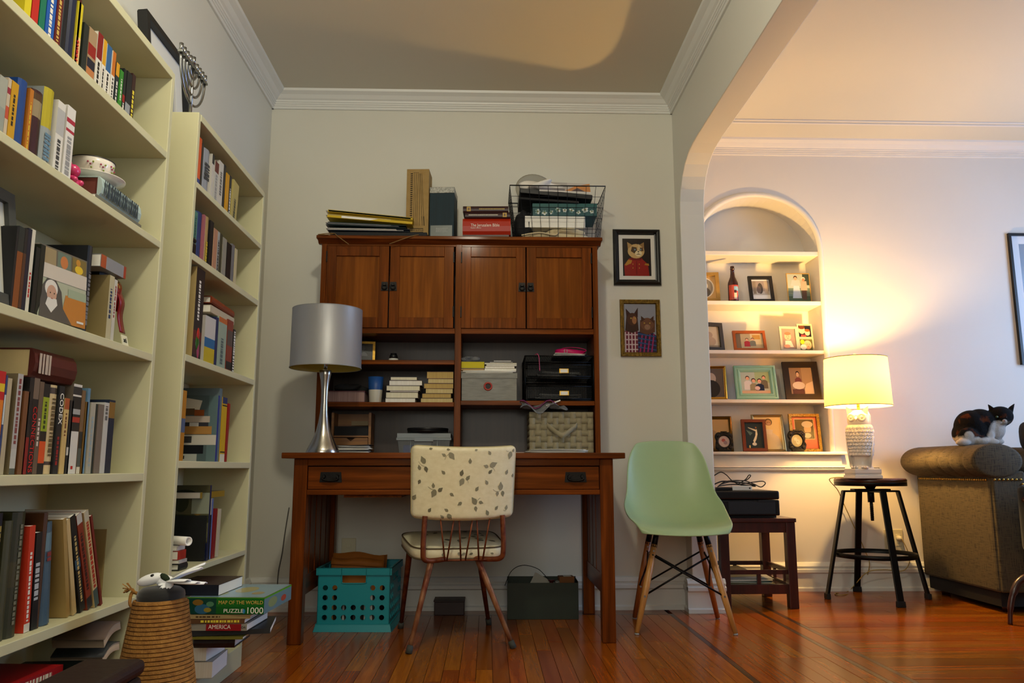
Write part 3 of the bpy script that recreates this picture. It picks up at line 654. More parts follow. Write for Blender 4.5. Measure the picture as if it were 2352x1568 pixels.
# ------------------------------------------------------------------ short bookcase
S1, S2, S3, S4, S5 = [s[0] for s in SZ_]
row("short bookcase's top shelf", S1, [
 ('pale grey book', 451, 456, 312, 'a8a49c', dict()),
 ('vivid orange book', 456, 465, 316, 'c8501a', dict(bands=B((.0, .2, '2a3a7a'),))),
 ('thin dark book', 465, 469, 330, '24201c', dict()),
 ('steel grey book', 469.5, 488, 345, '848890', dict(hard=True, ink=('2a2c34', .35, .7, .6))),
 ('black capped white book', 488.5, 494, 356, 'b8b4ac', dict(bands=B((.8, 1, '14141a'),))),
 ('white book', 494.5, 504, 373, 'b4b2ac', dict(bands=B((.75, 1, '5a1c18'),), ink=('8a8a88', .1, .7, .4))),
 ('tall white book', 504.5, 515, 373, 'bab6ae', dict(ink=('5a5a58', .3, .8, .4))),
 ('narrow black book', 515.5, 520, 380, '18181c', dict()),
 ('yellow orange book', 521, 528, 400, 'c08a14', dict(bands=B((.0, .12, '8a3014'),))),
 ('lettered black book', 528.5, 533, 405, '1c1c20', dict(ink=(WI, .1, .7, .5))),
 ('olive cream book', 534, 547, 418, 'a89a5c', dict(tilt=-6, ink=('4a4a3a', .1, .6, .3))),
], group='books on the top shelf of the short bookcase')
row("short bookcase's second shelf", S2, [
 ('dark brown book', 440, 446, 471, '20160f', dict()),
 ('teal book', 447, 455, 486, '4a7a6c', dict(ink=('1c3a34', .1, .9, .3))),
 ('cobalt blue book', 455.5, 469, 489, '1c2a5a', dict(hard=True)),
 ('dusty pink book', 469.5, 473, 494, '9a5a64', dict()),
 ('sandy tan book', 473.5, 483, 499, '9a7e4c', dict(hard=True, ink=('c0a830', .1, .5, .4))),
 ('jet black book', 484, 492, 509, '0e1012', dict()),
 ('beige pink book', 492.5, 501, 527, 'b08a70', dict(bands=B((.0, 1, 'a87a60'),))),
 ('grey lettered book', 501.5, 506, 533, '9a9a98', dict(ink=(BI, .1, .8, .5))),
 ('brown green book', 506.5, 512, 538, '3a3a28', dict()),
 ('stone grey book', 513, 522, 548, '8a867a', dict()),
 ('inky black book', 522.5, 533, 560, '0a0a0c', dict()),
 ('smoke grey book', 533.5, 540, 562, '6a6a6c', dict()),
 ('cream thin book', 541, 546, 572, 'b8ac88', dict()),
], group='books on the second shelf of the short bookcase')
ART = ('15120f', [('e', .55, .3, .18, .08, 'b02a14'), ('e', .6, .2, .2, .1, '1c5a1c'), ('e', .85, .1, .14, .1, 'a83a5a'), ('r', .7, .44, .8, .48, '8a7a4a')])
row("short bookcase's third shelf", S3, [
 ('tall dark art book', 453, 473, 612, '1e1a18', dict(d=.20, hard=False, ins=-.016, cover='a08c5c', bands=B((.04, .2, '3a1c1c'), (.2, .3, '5a1c14')), short='art', label='tall dark art book with white lettering and tan cover on short bookcase third shelf')),
 ('white paperback book', 473.5, 496, 729, 'b8b4b0', dict(ins=-.002, d=.15, yaw=-2, short='white', bands=B((.0, .35, 'b09a1c'), (.35, .55, '1c5a8a')))),
 ('dark blue book', 497, 503, 729, '141c4a', dict(short='blue')),
 ('pale green book', 503.5, 523, 731, '8a9a8a', dict(bands=B((.9, 1, 'b05a20'),), ink=('4a5a5a', .1, .6, .3))),
 ('orange black book', 524, 537, 736, '7a2a14', dict(bands=B((.05, .2, '14100e'), (.5, .8, '4a3a34')))),
 ('black and white book', 537.5, 542, 757, '1c1a1a', dict(ink=(WI, .05, .95, .8))),
], group='books on the third shelf of the short bookcase')
for k, (c, lab, dz, r_) in enumerate((('b0a48c', 'cream book lying directly on the upright ones, short bookcase third shelf', 0, 4), ('7a3414', 'russet book lying topmost over the upright ones, short bookcase third shelf', .03, 9))):
    zt = PX(500, 729, sx).z+.02; ya, yb = PX(488, 700, sx).y, PX(541, 740, sx).y
    book('', (sx-.005+k*.004, ya, zt+dz), yb-ya-.012*k, .024, .15, c, (R(-90-k*1.5), 0, R(-r_*0)), lab, group='books lying across others on the short bookcase', hard=k == 1)
pa = [o for o in COL.objects if o.get('label', '').startswith('tall dark art book')][0]
c_ = [q for q in pa.children if q.name.startswith('cover')][0]; hb = max(v.co.z for v in c_.data.vertices)
m = MB(); rr = random.Random(3)
z = hb*.42
while z < hb*.86: l = rr.uniform(.004, .012); m.box((.0003, -.010, z), (.0007, .004, z+l), 'd8d4cc'); z += l+.003
m.ell((.0004, .006, hb*.27), (.0006, .012, .02), 10, 6, 'b0281a'); m.ell((.0004, .002, hb*.17), (.0006, .016, .022), 10, 6, '2a5a1c'); m.ell((.0004, .012, hb*.09), (.0006, .010, .025), 10, 6, '9a3a58')
m.build('spine_art', VG, pa)['kind'] = 'stuff'
row("short bookcase's fourth shelf", S4, [
 ('pale thin folder', 413, 420, 900, '8a9a98', dict(short='pale')),
 ('yellow edged book', 421, 430, 897, 'a8701a', dict(d=.2, bands=B((.4, .6, '4a5a7a'),), short='yellow edged')),
 ('grey plastic folder', 505, 511, 900, '5a6a70', dict(d=.21, h=.245)),
 ('yellow black-lined book', 512, 523, 913, 'c09a14', dict(bands=B((.0, .12, 'c8c4b0'), (.9, 1, '1c2a5a'), (.14, .16, '1a1a1a'), (.86, .88, '1a1a1a')))),
 ('thin red book', 524, 528, 927, '8a1414', dict(tilt=-2)),
], group='books on the fourth shelf of the short bookcase')
# book whose front shows a stack of volumes
q = PX(489, 1062, sx)
h = PX(489, 905, sx).z-S4
STK = ('5a7074', [('r', 0, 0, .85, 1, '4c5c60'), ('p', [(.0, .82), (.45, .84), (.45, .98), (.0, 1)], '9a5a14'), ('p', [(.42, .8), (.7, .78), (.74, .92), (.48, .96)], 'c8c4b8'), ('r', 0, .70, .62, .80, '5a4630'), ('r', .62, .69, .78, .78, '8a4a24'), ('r', .1, .59, .88, .685, 'b4a89c'), ('r', .0, .53, .86, .59, '33343c'), ('r', .55, .53, .7, .585, 'c0c0c0'), ('r', .0, .41, .92, .53, 'a87c44'), ('r', .1, .42, .35, .52, 'c49c58'), ('r', .2, .25, 1, .40, 'c0bcb4'), ('r', .32, .28, .6, .38, '3a3c40'), ('e', .12, .32, .16, .09, '1c1c1c'), ('r', .0, .12, .8, .245, '181c22'), ('r', .05, .17, .4, .22, '6a7428'), ('r', .0, .0, .7, .115, 'a8aca8'), ('r', .3, .04, .5, .09, '3a3a34')])
book('', (XB-.02, q.y+.02, S4+.0005), h, .016, .20, '26327c', label='blue-edged book with stacked volumes pictured on its front, short bookcase fourth shelf', art=STK, ink=None)
row("short bookcase's fifth shelf", S5, [
 ('black paperback book', 474, 486, 1183, '0e0e10', dict(cover='101010', ink=('8a8a8a', .3, .9, .3))),
 ('white and blue book', 487, 491, 1145, 'a8aab0', dict(bands=B((0, 1, '5a6a9a'),), cover='b0b0b4', ins=.0)),
 ('crimson book', 492, 499, 1168, '7a1418', dict(tilt=-2)),
 ('cream curled booklet', 500, 507, 1169, 'b8ac90', dict(tilt=-3)),
], group='books on the fifth shelf of the short bookcase')
q = PX(472, 1290, sx); h = PX(472, 1115, sx).z-S5
PET = ('3a3420', [('r', 0, .25, 1, 1, '4c4a34'), ('r', .5, .3, 1, .58, '5c5c44'), ('p', [(.3, .3), (.5, .3), (.52, .55), (1, .5), (1, .6), (.3, .62)], '34361e'), ('e', .4, .45, .12, .12, '7a5a14'), ('p', [(0, .55), (.3, .6), (.4, .95), (.2, 1), (0, 1)], '3a1c0c'), ('e', .55, .78, .12, .14, '2a2c14'), ('e', .82, .66, .08, .06, '6a5020'), ('r', .72, .62, 1, .9, '8a9080'), ('e', .6, .88, .2, .06, '23260f'), ('r', 0, 0, 1, .235, '10183a')])
pk = book('', (XB-.018, q.y, S5+.0005), h, .014, .20, '141c40', label='guide book standing upside down with a painted garden front, short bookcase fifth shelf', art=PET)
for i, s in enumerate(('PETERHOF', 'TSARSKOYE', 'GATCHINA')):
    text_mesh(s, .017, INKG, pk, T(-.085+.02*(i == 2), -.0085, h*(.045+.068*i)) @ FACE_NY @ Matrix.Rotation(R(180), 4, 'Z'), 'title', .0002)
q0 = PX(471, 1140, sx); q1 = PX(525, 1148, sx)
book('', (sx-.02, q0.y+.015, PX(490, 1146, sx).z+.014), q1.y-q0.y, .02, .14, 'a07c18', (R(-90), 0, R(0)), 'yellow-edged grey book lying across the upright ones, short bookcase fifth shelf', cover='7a7a74', group='books lying across others on the short bookcase')
# small pile at the near end of the fifth shelf
q = PX(420, 1290, sx+.004); zz = S5+.0005
for i, (c, th, lab) in enumerate((('1c1c1e', .020, 'black round-backed book at the bottom of the small pile, short bookcase fifth shelf'), ('b8b4ac', .010, 'white booklet above the black book in the small pile'), ('a82a18', .026, 'bright red book second from top of the small pile'), ('c0bcb6', .014, 'thin white book directly under the rolled white paper'))):
    book('', (XB-.005-.004*i, q.y-.055, zz+th/2), .062, th*.95, .11, c, (R(-90), 0, 0), lab, group='small pile beside the upside-down guide', hard=i == 0); zz += th
rl = thing('paper_roll', 'short roll of white paper on top of the small pile, short bookcase fifth shelf', 'paper roll', (XB-.03, q.y-.025, zz+.013))
MB().lathe([(.012, -.05), (.013, -.05), (.013, .05), (.012, .05), (.009, .05), (.009, -.05), (.012, -.05)], 18).xf(Matrix.Rotation(R(90), 4, 'X')).xf(Matrix.Rotation(R(60), 4, 'Z')).build('sheet', PAPER, rl)
bb = thing('black_box', 'small black clasp box at the left end of short bookcase second shelf', 'box', (XB-.045, YS0+.056, S2+.0005))
MB().box((-.05, -.03, 0), (.03, .035, .045)).build('box_body', BLKP, bb, bevel=.006)
MB().box((-.05, -.03, .046), (.03, .035, .06)).build('lid', BLKP, bb, bevel=.005)
# menorah on the short bookcase
mn = thing('menorah', 'silver nine-branched menorah standing on top of the short bookcase', 'menorah', (-.945, YS0+.098, zpx(603, 437)+.001), R(90))
m = MB(); SIL = mat('silver', '9a9c9e', .25, 1)
m.lathe([(.0, .018), (.012, .018), (.03, .010), (.042, .004), (.042, 0), (0, 0)], 24, sx=1.2, sy=.8); m.build('base', SIL, mn)
MB().cyl((0, 0, .015), (0, 0, .21), .005).build('stem', SIL, mn)
for r in (.028, .053, .078, .103):
    MB().tube([(r*math.cos(t), 0, .190-r*1.15*math.sin(t)) for t in [math.pi*i/20 for i in range(21)]], .0042, 8).build('branch', SIL, mn)
MB().box((-.112, -.008, .189), (.112, .008, .197)).build('cross_bar', SIL, mn, bevel=.002)
for r in (-.103, -.078, -.053, -.028, 0, .028, .053, .078, .103):
    MB().lathe([(.0, .196), (.006, .196), (.0065, .22), (.0056, .22), (.004, .2), (0, .2)], 12, c=(r, 0, .010 if r == 0 else 0)).build('candle_cup', SIL, mn)
# ------------------------------------------------------------------ desk and hutch
def Wb(mb, name, m, par, **kw):
    """build from room coordinates under an unrotated parent"""
    return mb.xf(Matrix.Translation(-Vector(par.location))).build(name, m, par, **kw)
DX0, DX1, DY0, DY1, DT = -.848, .573, 3.335, 4.10, .764
dk = thing('writing_desk', 'long mission oak desk with a wide drawer against the back wall', 'desk', (-.1375, 3.72, 0))
zz = lambda py: PY(1100, py, 3.375).z
Wb(MB().box((DX0, DY0, DT-.024), (DX1, DY1, DT)), 'desk_top', OAKX, dk, bevel=.003)
lx = [(-.803, -.747), (.470, .526)]; ly = [(3.368, 3.424), (4.02, 4.076)]
for a in lx:
    for b in ly: Wb(MB().box((a[0], b[0], 0), (a[1], b[1], DT-.024)), 'leg', OAKZ, dk, bevel=.003)
z1, z2, z3, z4 = zz(1069), zz(1071), zz(1123), zz(1136)
Wb(MB().box((-.747, 3.376, z1), (.470, 3.40, DT-.024)), 'top_rail', OAKX, dk, bevel=.001)
Wb(MB().box((-.747, 3.373, z4), (.470, 3.40, z3-.002)), 'bottom_rail', OAKX, dk, bevel=.002)
dr = Wb(MB().box((-.744, 3.374, z3), (.467, 3.394, z2-.001)), 'drawer', OAKX, dk, bevel=.0015)
for px in (760, 1322):
    c = PY(px, 1097, 3.374); v = dr.matrix_world
    m = MB(); m.prism([(-.046, -.018), (.046, -.018), (.042, .024), (-.042, .024)], 'y', -.004, 0)
    for s in (-1, 1): m.cyl((s*.027, -.004, .006), (s*.027, -.018, .006), .008, .006, 10)
    m.tube(smooth_path([(-.027, -.014, .006), (-.03, -.016, -.006), (0, -.017, -.012), (.03, -.016, -.006), (.027, -.014, .006)], 5), .0042, 8)
    h_ = m.xf(T(*(c-Vector(dk.location)))).build('drawer_pull', BRONZE, dr)
Wb(MB().box((-.747, 4.04, z4), (.470, 4.06, DT-.024)), 'back_rail', OAKX, dk)
for i, a in enumerate(lx):
    xm = (a[0]+a[1])/2
    Wb(MB().box((xm-.011, 3.424, z4), (xm+.011, 4.02, DT-.024)), 'side_rail', OAKY, dk)
    Wb(MB().box((xm-.011, 3.424, .175), (xm+.011, 4.02, .255)), 'side_stretcher', OAKY, dk, bevel=.002)
    for k in range(5):
        y0 = 3.45+k*.115; Wb(MB().box((xm-.008, y0, .255), (xm+.008, y0+.095, z4)), 'side_slat', OAKZ, dk, bevel=.001)
Wb(MB().box((-.60, 3.41, z4-.012), (-.36, 3.9, z4+.01)), 'drawer_runner', OAKY, dk)

HX0, HX1, HF, HBk = -.822, .541, 3.83, 4.12
h = lambda px, py: PY(px, py, HF)
ht = thing('desk_hutch', 'oak hutch with four panelled doors standing on the desk', 'hutch', (-.14, 3.97, DT+.001))
HT = h(1050, 546).z; st = .019
cx = [h(p, 900).x for p in (1043, 1058)]
Wb(MB().box((HX0-.022, HF-.032, HT-.018), (HX1+.022, HBk+.005, HT)), 'top_panel', OAKX, ht, bevel=.003)
Wb(MB().prism([(HF-.026, HT-.018), (HF-.002, HT-.036), (HF+.02, HT-.036), (HF+.02, HT-.018)], 'x', HX0-.016, HX1+.016), 'cornice', OAKX, ht)
for a, b in ((HX0, HX0+.025), (HX1-.025, HX1)): Wb(MB().box((a, HF, DT+.001), (b, HBk, HT-.018)), 'side_panel', OAKZ, ht, bevel=.002)
Wb(MB().box((cx[0], HF-.001, DT+.001), (cx[1], HBk-.006, HT-.02)), 'centre_divider', OAKZ, ht, bevel=.002)
zr0, zr1 = h(1050, 766).z, h(1050, 754).z
HTT = HT-.02
for a, b in ((HX0+.025, cx[0]), (cx[1], HX1-.025)):
    Wb(MB().box((a, HF+.002, zr0), (b, HBk-.006, zr1)), 'lower_rail', OAKX, ht, bevel=.001)
    Wb(MB().box((a, HF+.001, h(1050, 566).z), (b, HF+.022, HTT)), 'upper_rail', OAKX, ht)
HBM = mat('hutch_back', '2c2620', .6)
Wb(MB().box((HX0+.02, HBk-.006, DT+.001), (HX1-.02, HBk, HT-.02)), 'back_panel', wood('hutch_back_wood', '2a1c14', '3a281c', None, 'z', .7, .5, .1), ht)
HS1 = h(950, 826).z; HS2 = h(950, 923).z; HS2R = h(1250, 920).z
for x0, x1, zt in ((HX0+.025, cx[0], HS1), (HX0+.025, cx[0], HS2), (cx[1], HX1-.025, HS2R)):
    Wb(MB().box((x0, HF+.006, zt-.022), (x1, HBk-.006, zt)), 'shelf', OAKX, ht, bevel=.002)
zd0, zd1 = zr1+.001, h(1050, 567).z
for i, (p0, p1) in enumerate(((748, 892.5), (894.5, 1042), (1059, 1207.5), (1209.5, 1359))):
    x0, x1 = h(p0, 660).x+.0008, h(p1, 660).x-.0008; sw = .047
    m = MB()
    m.box((x0, HF-.004, zd0), (x0+sw, HF+.016, zd1)); m.box((x1-sw, HF-.004, zd0), (x1, HF+.016, zd1))
    m.box((x0+sw, HF-.0035, zd0), (x1-sw, HF+.0155, zd0+.052)); m.box((x0+sw, HF-.0035, zd1-.050), (x1-sw, HF+.0155, zd1))
    dd = Wb(m, 'door', OAKZ, ht, bevel=.0015)
    MB().box((x0+sw, HF+.006, zd0+.052), (x1-sw, HF+.012, zd1-.05)).xf(Matrix.Translation(-Vector(ht.location))).build('door_panel', OAKP, dd)
    hx = x1-.018 if i in (0, 2) else x0+.018
    c = Vector((hx, HF-.004, h(900, 658).z))-Vector(ht.location)
    m = MB().prism([(-.018, -.022), (.018, -.022), (.015, .022), (-.015, .022)], 'y', -.004, 0)
    m.cyl((0, -.004, .008), (0, -.016, .008), .008, .006, 10)
    m.tube([(.011*math.cos(t), -.013, -.004+.012*math.sin(t)) for t in [2*math.pi*k/16 for k in range(16)]], .0032, 8, True)
    m.xf(T(*c)).build('ring_pull', BRONZE, dd)
    xh = x0 if i in (0, 2) else x1
    for zf in (.13, .80):
        zc = zd0+(zd1-zd0)*zf
        MB().box((xh-.003, HF-.008, zc), (xh+.003, HF-.003, zc+.055)).xf(Matrix.Translation(-Vector(ht.location))).build('hinge', BRONZE, dd, bevel=.001)

# ------------------------------------------------------------------ silver table lamp
ly_ = 3.56
c = PY(741, 1036, ly_); lz = DT+.001
tl = thing('table_lamp', 'unlit steel table lamp with silver drum shade at the left end of the desk', 'lamp', (c.x, ly_, lz))
k = ly_/FPX*1.012
zl = lambda py: PY(741, py, ly_).z-lz
prof = [(0, 0), (36.5, 0), (37, .003)]; prof = [(a*k if a else 0, b) for a, b in prof]
for py, wd in ((1030, 68), (1020, 58), (1005, 44), (990, 33), (970, 24), (945, 17.5), (922, 15), (895, 16), (874, 20), (862, 25), (852, 28), (850, 26), (848, 8)): prof.append((wd/2*k, zl(py)))
prof.append((0, zl(848))); MB().lathe(prof, 40).build('lamp_base', CHROME, tl)
MB().cyl((0, 0, zl(855)), (0, 0, zl(780)), .008, .008).build('stem', CHROME, tl)
zb, zt = zl(846), zl(712); rs = 79.5*k
SHADE = mat('silver_shade', '9a9a9c', .42, .35, bump=.05, bscale=150, bstretch=(1, 1, .05))
SHIN = mat('gold_shade_lining', 'a8963c', .5)
MB().lathe([(rs*1.01, zb), (rs, zb+.002), (rs*.99, zt-.002), (rs*.99, zt)], 56).build('lamp_shade', SHADE, tl)
MB().lathe([(rs*1.005-.002, zb+.0005), (rs*.985-.002, zt-.0005)], 56).build('shade_lining', SHIN, tl)
for q_ in ([(rs*1.012, zb-.0005), (rs*1.012, zb+.003)], [(rs*.993, zt-.003), (rs*.993, zt+.0005)]): MB().lathe(q_, 56).build('shade_trim', mat('shade_trim', '8c8c8a', .5), tl)
m = MB()
for a in range(3): m.tube([(0, 0, zt-.03), (rs*.97*math.cos(a*2.1), rs*.97*math.sin(a*2.1), zt-.012)], .0018, 6)
m.build('shade_spider', CHROME, tl)
MB().ell((0, 0, zl(790)), (.028, .028, .036), 16, 10).build('bulb', mat('frosted_bulb', 'e4e4e0', .3), tl)
# lamp flex hanging left of the desk
pc = [PY(x, y, 4.125) for x, y in ((664, 1165), (655, 1220), (648, 1270), (640, 1310), (637, 1345))]
cord = MB().tube(smooth_path(pc, 6), .0028, 6).build('lamp_cord', mat('grey_flex', '5a5852', .6)); tag(cord, 'thin grey flex hanging down the wall left of the desk', 'cord')

# ------------------------------------------------------------------ things on top of the hutch
zt = HT+.0005
def hz(px, py, y=3.9): return PY(px, py, y)
# black binder box below
x0, x1 = hz(766, 535).x, hz(984, 535).x
bx = thing('binder_box', 'flat black document box under the yellow folders on the hutch top', 'box', ((x0+x1)/2, 3.93, zt))
w2 = (x1-x0)/2; MB().box((-w2, -.115, 0), (w2, .12, .022)).build('box_body', BLKM, bx, bevel=.003)
MB().tube(smooth_path([(-w2+.02, -.117, .01), (-w2-.01, -.14, -.002), (-w2-.045, -.135, -.0), (-w2-.05, -.125, .004), (-w2+.015, -.118, .012), (-w2+.045, -.145, -.012), (-w2+.10, -.1465, -.052)], 6), .0022, 6).build('twine', mat('jute_twine', '7a5c30', .9), bx)
MB().tube(smooth_path([(w2-.04, -.117, .008), (w2-.08, -.14, -.008), (w2-.18, -.1465, -.048)], 6), .0022, 6).build('twine', mat('jute_twine', '7a5c30', .9), bx)
z = zt+.0225; xc = (x0+x1)/2-.02
YEL = mat('yellow_card', 'c8a80c', .6); TEALC = mat('dark_teal_card', '10302e', .6); BLUEC = mat('slate_card', '1e2a3a', .6)
fx = hz(760, 500).x
k = 0
for lab, m_, w0, th, dz, ang, xo in (('dark slate folder of papers directly on the black document box', BLUEC, .40, .010, 0, 0.5, .0), ('dark teal folder fraying with papers below the yellow folders', TEALC, .385, .013, .012, 2.2, -.002),
        ('wide yellow folder with a white label in the hutch-top pile', YEL, .42, .017, .027, 4.5, -.006), ('yellow folder topmost in the hutch-top pile', YEL, .42, .010, .047, 5.2, -.004)):
    f = thing('document_folder', lab, 'folder', (fx+w0/2+.006+xo, 3.92-.002*k, z+dz+.030*(ang/5)), 0, 'folders on the hutch top', (0, R(ang), 0)); k += 1
    MB().box((-w0/2, -.11, 0), (w0/2, .11, .0015)).build('cover_flap', m_, f); MB().box((-w0/2, -.11, th), (w0/2, .11, th+.0015)).build('cover_flap', m_, f)
    q = MB(); rr = random.Random(k)
    if m_ is YEL: q.box((-w0/2, -.1105, .0015), (w0/2, -.109, th*.75)); q.build('spine_fold', m_, f); q = MB()
    for j in range(6):
        a = th*(j+.6)/7; q.box((-w0/2-rr.uniform(-.004, .012), -.108+rr.uniform(-.012 if m_ is not YEL else 0, .002), a), (w0/2-rr.uniform(.02, .12), .10, a+.0011))
    q.build('papers', PAPER if m_ is not TEALC else mat('grey_paper', '8a8c8e', .8), f)
    if k == 3: MB().add([(-.13, -.1112, .004), (.0, -.1112, .003), (.05, -.1112, .012), (-.13, -.1112, .014)], [(0, 1, 2, 3)]); q = MB(); q.add([(-.14, -.1112, .0015), (.0, -.1112, .0015), (.04, -.1112, .011), (-.14, -.1112, .012)], [(0, 1, 2, 3)]); q.build('paper_label', PAPER, f)
    if k == 4: MB().box((-w0/2+.004, -.1105, .0018), (w0/2-.01, -.1085, .0085)).build('inner_sheet', TEALC, f)
# kraft box
x0, x1 = PY(933, 530, 3.87).x, PY(985, 530, 3.87).x; zb = zt+.023; zt_ = PY(960, 388, 3.87).z
kb = thing('kraft_box', 'tall brown cardboard box with printed architectural columns on the hutch top', 'box', ((x0+x1)/2, 3.93, zb), R(-3))
KR = mat('kraft_card', 'a08450', .8, var='977a46', vscale=30)
w2 = (x1-x0)/2; hh = zt_-zb
MB().box((-w2, -.06, 0), (w2, .06, hh)).build('box_body', KR, kb, bevel=.0015)
m = MB(); ik = '2a2014'; y = -.0606
def ln(m, xa, za, xb, zb_, wd=.0012):
    wd *= 1.7
    d = Vector((xb-xa, 0, zb_-za)).normalized(); n = Vector((-d.z, 0, d.x))*wd/2
    m.add([(xa+n.x, y, za+n.z), (xb+n.x, y, zb_+n.z), (xb-n.x, y, zb_-n.z), (xa-n.x, y, za-n.z)], [(0, 1, 2, 3)], ik)
for j in range(26):
    q = hh*(.13+.82*j/26); m.add([(-w2*.66, y, q), (-w2*.46, y, q), (-w2*.46, y, q+hh*.018), (-w2*.66, y, q+hh*.012)], [(0, 1, 2, 3)], ik)
for a, b in ((-.32, -.30), (-.14, -.16), (.02, -.02), (.16, .2), (.34, .62), (.22, .46)): ln(m, w2*a, hh*.93, w2*b, hh*.14, .0009)
for a in (-.38, -.22, -.06): ln(m, w2*a, hh*.94, w2*(a+.12), hh*.945)
for a in (.55, .6, .4): ln(m, w2*a, hh*.28, w2*(a+.06), hh*.14, .0009)
for q in (.095, .04): m.box((-w2*.66, y-.0002, hh*q), (w2*.56, y, hh*q+.003), ik)
m.build('printed_columns', VR, kb)
text_mesh('BOOKS & STYLES', .0115, INKB, kb, T(-.002, y, hh*.072) @ FACE_NY, 'lettering', sx=.8)
# teal tin
x0, x1 = PY(988, 530, 3.87).x, PY(1045, 530, 3.87).x; zt_ = PY(1015, 443, 3.87).z
tn = thing('gift_box', 'dark teal box with a silver patterned lid beside the kraft box', 'box', ((x0+x1)/2, 3.945, zt), R(-4))
w2 = (x1-x0)/2; hh = zt_-zt
MB().box((-w2, -.075, 0), (w2, .07, hh)).build('box_body', mat('dark_teal', '0e2a34', .7, var='0b222b', vscale=3, vstr=(30, 1, 1)), tn, bevel=.002)
MB().box((-w2-.001, -.076, hh), (w2+.001, .071, hh+.031)).build('lid', mat('silver_filigree', 'a8a8a0', .4, .3, var='6a6a64', vscale=140), tn, bevel=.002)
m = MB().box((-w2*.9, -.0765, .012), (w2*.86, -.0752, .075))
m.build('silver_label', mat('silver_foil', '5a5e5c', .35, .5), tn)
m = MB(); rr = random.Random(2)
for j in range(4):
    xx = -w2*.45
    while xx < w2*.4: l = rr.uniform(.003, .009); m.box((xx, -.0768, .058-.006*j), (xx+l, -.0765, .0605-.006*j), '9a9c9a'); xx += l+.002
m.build('label_print', VC, tn)
# three bibles and dark booklets below them
bx0 = PY(1062, 530, 3.87).x; bx1 = PY(1172, 530, 3.87).x; zz_ = zt
def flat(desc, xc, yf, z, w, t, d, col, rz=0, label='', back=False, **o):
    """book lying flat; its spine faces the room (-Y), or with back=True its page edges do"""
    r = Matrix.Rotation(R(rz), 3, 'Z') @ (Matrix.Rotation(R(90), 3, 'Z') if back else Matrix.Rotation(R(-90), 3, 'Z')) @ Matrix.Rotation(R(-90), 3, 'X')
    e = r.to_euler()
    n = Vector((-math.sin(R(rz)), math.cos(R(rz)), 0)); a = Vector((math.cos(R(rz)), math.sin(R(rz)), 0))
    loc = Vector((xc, yf, z+t/2+.0002)) + (a*(w/2) if back else -a*(w/2)) + (n*d if back else Vector((0, 0, 0)))
    return book(desc, loc, w, t, d, col, tuple(e), label, **o)
G = 'books stacked on the hutch top'
xc = (bx0+bx1)/2; wv = bx1-bx0
flat('', xc-.005, 3.845, zt, wv*1.04, .010, .17, '14100e', 2, 'thin black book at the bottom of the stack beside the wire basket', group=G)
flat('', xc-.002, 3.86, zt+.011, wv*.96, .014, .16, '3a160c', -2, 'thin dark red-brown book just under the big red book', group=G)
zr = zt+.0255; th_ = PY(1115, 503, 3.87).z-zr
jb = flat('', xc+.001, 3.85, zr, wv, th_, .17, 'a8260c', -2, 'thick red book lettered in white in the hutch-top stack', hard=True, group=G)
t2 = PY(1115, 490, 3.87).z-(zr+th_); z2_ = zr+th_+.0004
m1 = flat('', xc+.006, 3.85, z2_, wv*.94, t2, .17, '2e0e10', -2, 'dark maroon book lying directly on the red one', hard=True, group=G)
t3 = PY(1115, 476, 3.87).z-(z2_+t2); z3_ = z2_+t2+.0004
m2 = flat('', xc-.004, 3.85, z3_, wv*.95, t3, .17, '2e0e10', -2, 'dark maroon book topmost in the stack with gold emblem at left', hard=True, group=G)
SP = Matrix.Rotation(R(-90), 4, 'X')
def sptext(par, body, size, m, along, up=0, sx=1.):
    # spine +X face: local z runs along the text, local -y is up
    text_mesh(body, size, m, par, Matrix(((0, 0, 1, .0006), (0, -1, 0, -up), (1, 0, 0, along), (0, 0, 0, 1))), 'title', .0002, sx=sx)
sptext(jb, 'The Jerusalem Bible', .022, INKW, wv*.47, .004, .82); sptext(jb, "Reader's Edition", .008, INKW, wv*.28, -.010)
for bkk, ga in ((m1, .88), (m2, .13)):
    L_ = wv*.94; tt = t2 if bkk is m1 else t3
    m = MB(); m.box((.0004, -tt*.38, L_*ga-.010), (.0008, tt*.38, L_*ga+.010), 'b08a20'); m.box((.0007, -tt*.2, L_*ga-.004), (.001, tt*.2, L_*ga+.004), '5a3a14')
    rr = random.Random(int(ga*50)); a = L_*(.08 if bkk is m1 else .36)
    while a < L_*(.72 if bkk is m1 else .92): l = rr.uniform(.003, .007); m.box((.0004, -.0025, a), (.0007, .0025, a+l), 'b89838' if bkk is m2 else 'c8c0b0'); a += l+.0016
    m.build('spine_print', VC, bkk)
# wire basket
zb = zt+.001
A0, A1 = PY(1186, 541, 3.85).x, PY(1378, 541, 3.85).x; B0, B1 = PY(1171, 425, 3.83).x, PY(1391, 430, 3.83).x; zt_ = PY(1280, 427, 3.84).z
wk = thing('wire_basket', 'black wire basket full of papers and cloth on the right of the hutch top', 'basket', ((A0+A1)/2, 3.98, zb))
ox, oz = wk.location.x, zb; hh = zt_-zb
def ringpt(f):
    a, b = A0+(B0-A0)*f-ox, A1+(B1-A1)*f-ox; return a, b, -.125-.018*f, .12+.012*f, hh*f
m = MB()
for f in (0, .2, .4, .6, .8, 1):
    a, b, c_, d_, z = ringpt(f); m.tube([(a, c_, z), (b, c_, z), (b, d_, z), (a, d_, z)], .0032 if f in (0, 1) else .0012, 6, True)
P0, P1 = ringpt(0), ringpt(1)
for i in range(11):
    t_ = i/10
    for q in (2, 3): m.tube([(P0[0]+(P0[1]-P0[0])*t_, P0[q], 0), (P1[0]+(P1[1]-P1[0])*t_, P1[q], hh)], .0012, 5)
